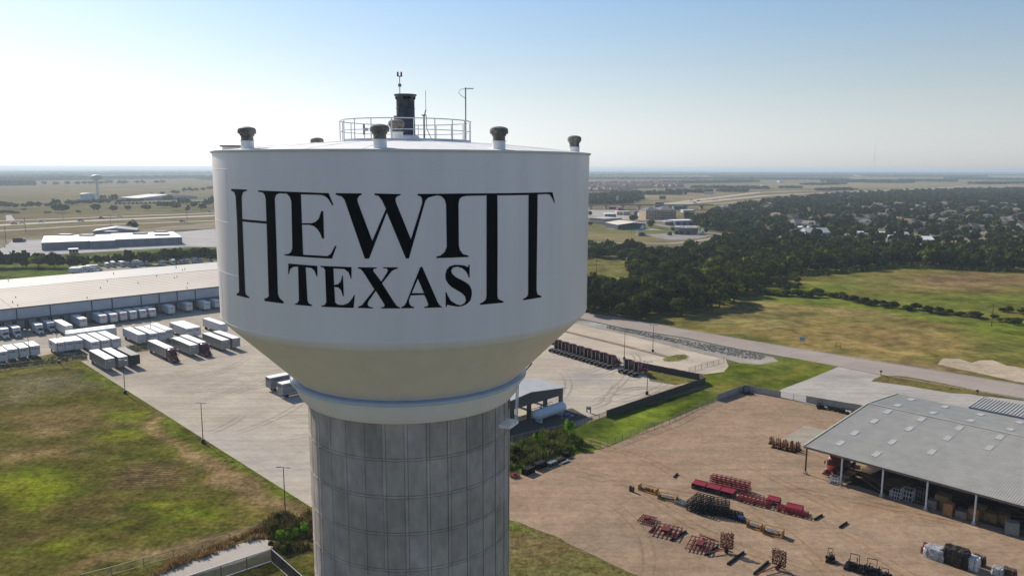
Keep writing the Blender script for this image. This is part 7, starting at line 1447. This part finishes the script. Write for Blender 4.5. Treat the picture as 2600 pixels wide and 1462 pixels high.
for t in ind:
    lb, gp = zone(t); mk_tree(t[:4] + (lb, gp, t[6]))
for t in creek:
    if visible(t): mk_tree(t, None, 'bush')
merge('trees', rest, FARC)
ht = thing('house', 'brown roofed house of the distant dense estate', 'house', group='houses of the distant brown roofed estate')
MB().box(-8, 8, -6, 6, 0, 3.6).build('wall', pm('estate_wall', (.34, .25, .20), .8), ht)
q = MB(); q.add([(-8.6, -6.6, 3.6), (8.6, -6.6, 3.6), (8.6, 6.6, 3.6), (-8.6, 6.6, 3.6), (-3.5, 0, 8.0), (3.5, 0, 8.0)], [(0, 1, 5, 4), (1, 2, 5), (2, 3, 4, 5), (3, 0, 4), (0, 3, 2, 1)]); q.build('roof', pm('estate_roof', (.34, .20, .145), .9), ht)
first = True; n = 0
for row_ in range(9):
    y = 305 + row_ * 11; x0 = 70 if row_ > 2 else (200 if row_ > 0 else 700); x1 = 1150 - (8 - row_) * 8 if row_ < 5 else 600 - (row_ - 5) * 60
    k = 0
    while x0 + k * 38 < x1 and n < 190:
        p = G(*ZK(x0 + k * 38 + (row_ % 2) * 19 + rr.uniform(-4, 4), y + rr.uniform(-2, 2))); a = R(30 * (k % 2)) + R(rr.uniform(-10, 10))
        if first: ht.location = (p[0], p[1], .2); ht.rotation_euler = (0, 0, a); first = False
        else: dup(ht, (p[0], p[1], .2), a, None, None, rr.uniform(1.3, 1.8))
        k += 1; n += 1
for q_, w, lb in (((1613, 451), 40, 'bright white shed far off near the horizon'), (ZQ2(250, 165), 60, 'white sheds on the far left horizon of the right side'), (ZK(2290, 285), 60, 'row of white sheds beyond the highway'), (ZK(2095, 345), 45, 'white shed between trees beyond the highway'), (ZQ2(360, 200), 50, 'pale sheds in the far fields'), (ZQ2(630, 212), 50, 'pale farm buildings in the far woods')):
    p = G(*q_); A = (q_[0] - w * .12, q_[1]); B = (q_[0] + w * .12, q_[1]); bld('far_shed', lb, A, B, 20, 7, TRWHITE, WR, 'flat', gr=.3, doors=1)
# radio mast far away
p = G(2217, 446); d = p.length; t = thing('radio_mast', 'very thin guyed radio mast on the horizon at the right', 'mast', (p[0], p[1], 0)); hm = 72 * d / FPX
q = MB(); q.bar((0, 0, 0), (0, 0, hm), 1.0); q.build('mast', pm('mast_red', (.4, .33, .32), .7), t); q = MB(); q.bar((0, 0, hm * .7), (60, 0, 0), .3); q.bar((0, 0, hm * .7), (-60, 0, 0), .3); q.build('guy_wires', GREY, t)
# cars and lorries on the roads
def car(col, label, group):
    t = thing('car', label, 'car', group=group); MB().loft([(-2.3, .85, .8, .35, .95), (-1.9, .9, .85, .3, 1.0), (1.1, .9, .85, .3, .95), (2.2, .85, .75, .3, .75)]).build('body', col, t, 50)
    MB().loft([(-1.7, .8, .6, .95, 1.05), (-1.1, .8, .62, .95, 1.5), (.3, .8, .62, .95, 1.48), (1.0, .78, .6, .9, .98)]).build('cabin', GLASS, t, 50); wheels(t, (-1.4, 1.4), .82, .33, .2); return t
cc = [car(pm('car_%s' % n, c, .3), 'x', 'cars on the highway') for n, c in (('white', (.7, .7, .7)), ('dark', (.03, .03, .035)), ('red', (.25, .02, .02)), ('silver', (.4, .41, .43)))]
used = [False] * 4
cl = [(Z1(155, 727), 1, 'dark car on the highway, leftmost of all'), (Z1(240, 722), 0, 'white car on the highway near the left pole'), (Z1(450, 706), 3, 'silver car on the highway left of the middle'), (Z1(875, 692), 1, 'dark car on the middle carriageway below the far tanks'), (Z1(1100, 663), 1, 'dark car on the far carriageway below the far tower'), (Z1(1295, 641), 0, 'white car on the far carriageway'), (Z1(1975, 700), 1, 'dark car alone on the frontage road'), (Z1(2275, 596), 3, 'silver car on the highway touching the tank'),
      (ZK(1245, 497), 0, 'white car on the upper right highway, leftmost'), (ZK(1330, 505), 1, 'dark car on the right highway'), (ZK(1285, 528), 0, 'white lorry sized car on the lower right carriageway'), (ZK(1500, 492), 3, 'silver car on the right highway, left of a pair'), (ZK(1540, 489), 0, 'white car on the right highway, right of a pair'), (ZK(2045, 400), 0, 'white car far up the right highway')]
for q, k, lb in cl:
    p = G(*q); s = 1.5
    if not used[k]: used[k] = True; cc[k].location = (p[0], p[1], .35); cc[k].rotation_euler = (0, 0, R(12)); cc[k].scale = (s,) * 3; cc[k]['label'] = lb
    else: dup(cc[k], (p[0], p[1], .35), R(12), lb, None, s)
if not used[2]:
    p = G(*ZU(650, 505)); cc[2].location = (p[0], p[1], .35); cc[2]['label'] = 'red car parked before the dark barn'; del cc[2]['group']

# ------------------------------------------------------------------ the air
hz = MB(); HB = 100000; hz.box(-HB, HB, -HB, HB, -1.0, 69.0); ho = hz.build('haze', bpy.data.materials.new('haze')); tag(ho, kind='stuff')
hm_ = ho.data.materials[0]; hm_.use_nodes = True; nt = hm_.node_tree; nt.nodes.clear(); out = nt.nodes.new('ShaderNodeOutputMaterial'); pv = nt.nodes.new('ShaderNodeVolumePrincipled')
pv.inputs['Color'].default_value = (.70, .84, .97, 1); pv.inputs['Density'].default_value = HAZE_DENSITY; pv.inputs['Anisotropy'].default_value = .25; nt.links.new(pv.outputs[0], out.inputs['Volume'])
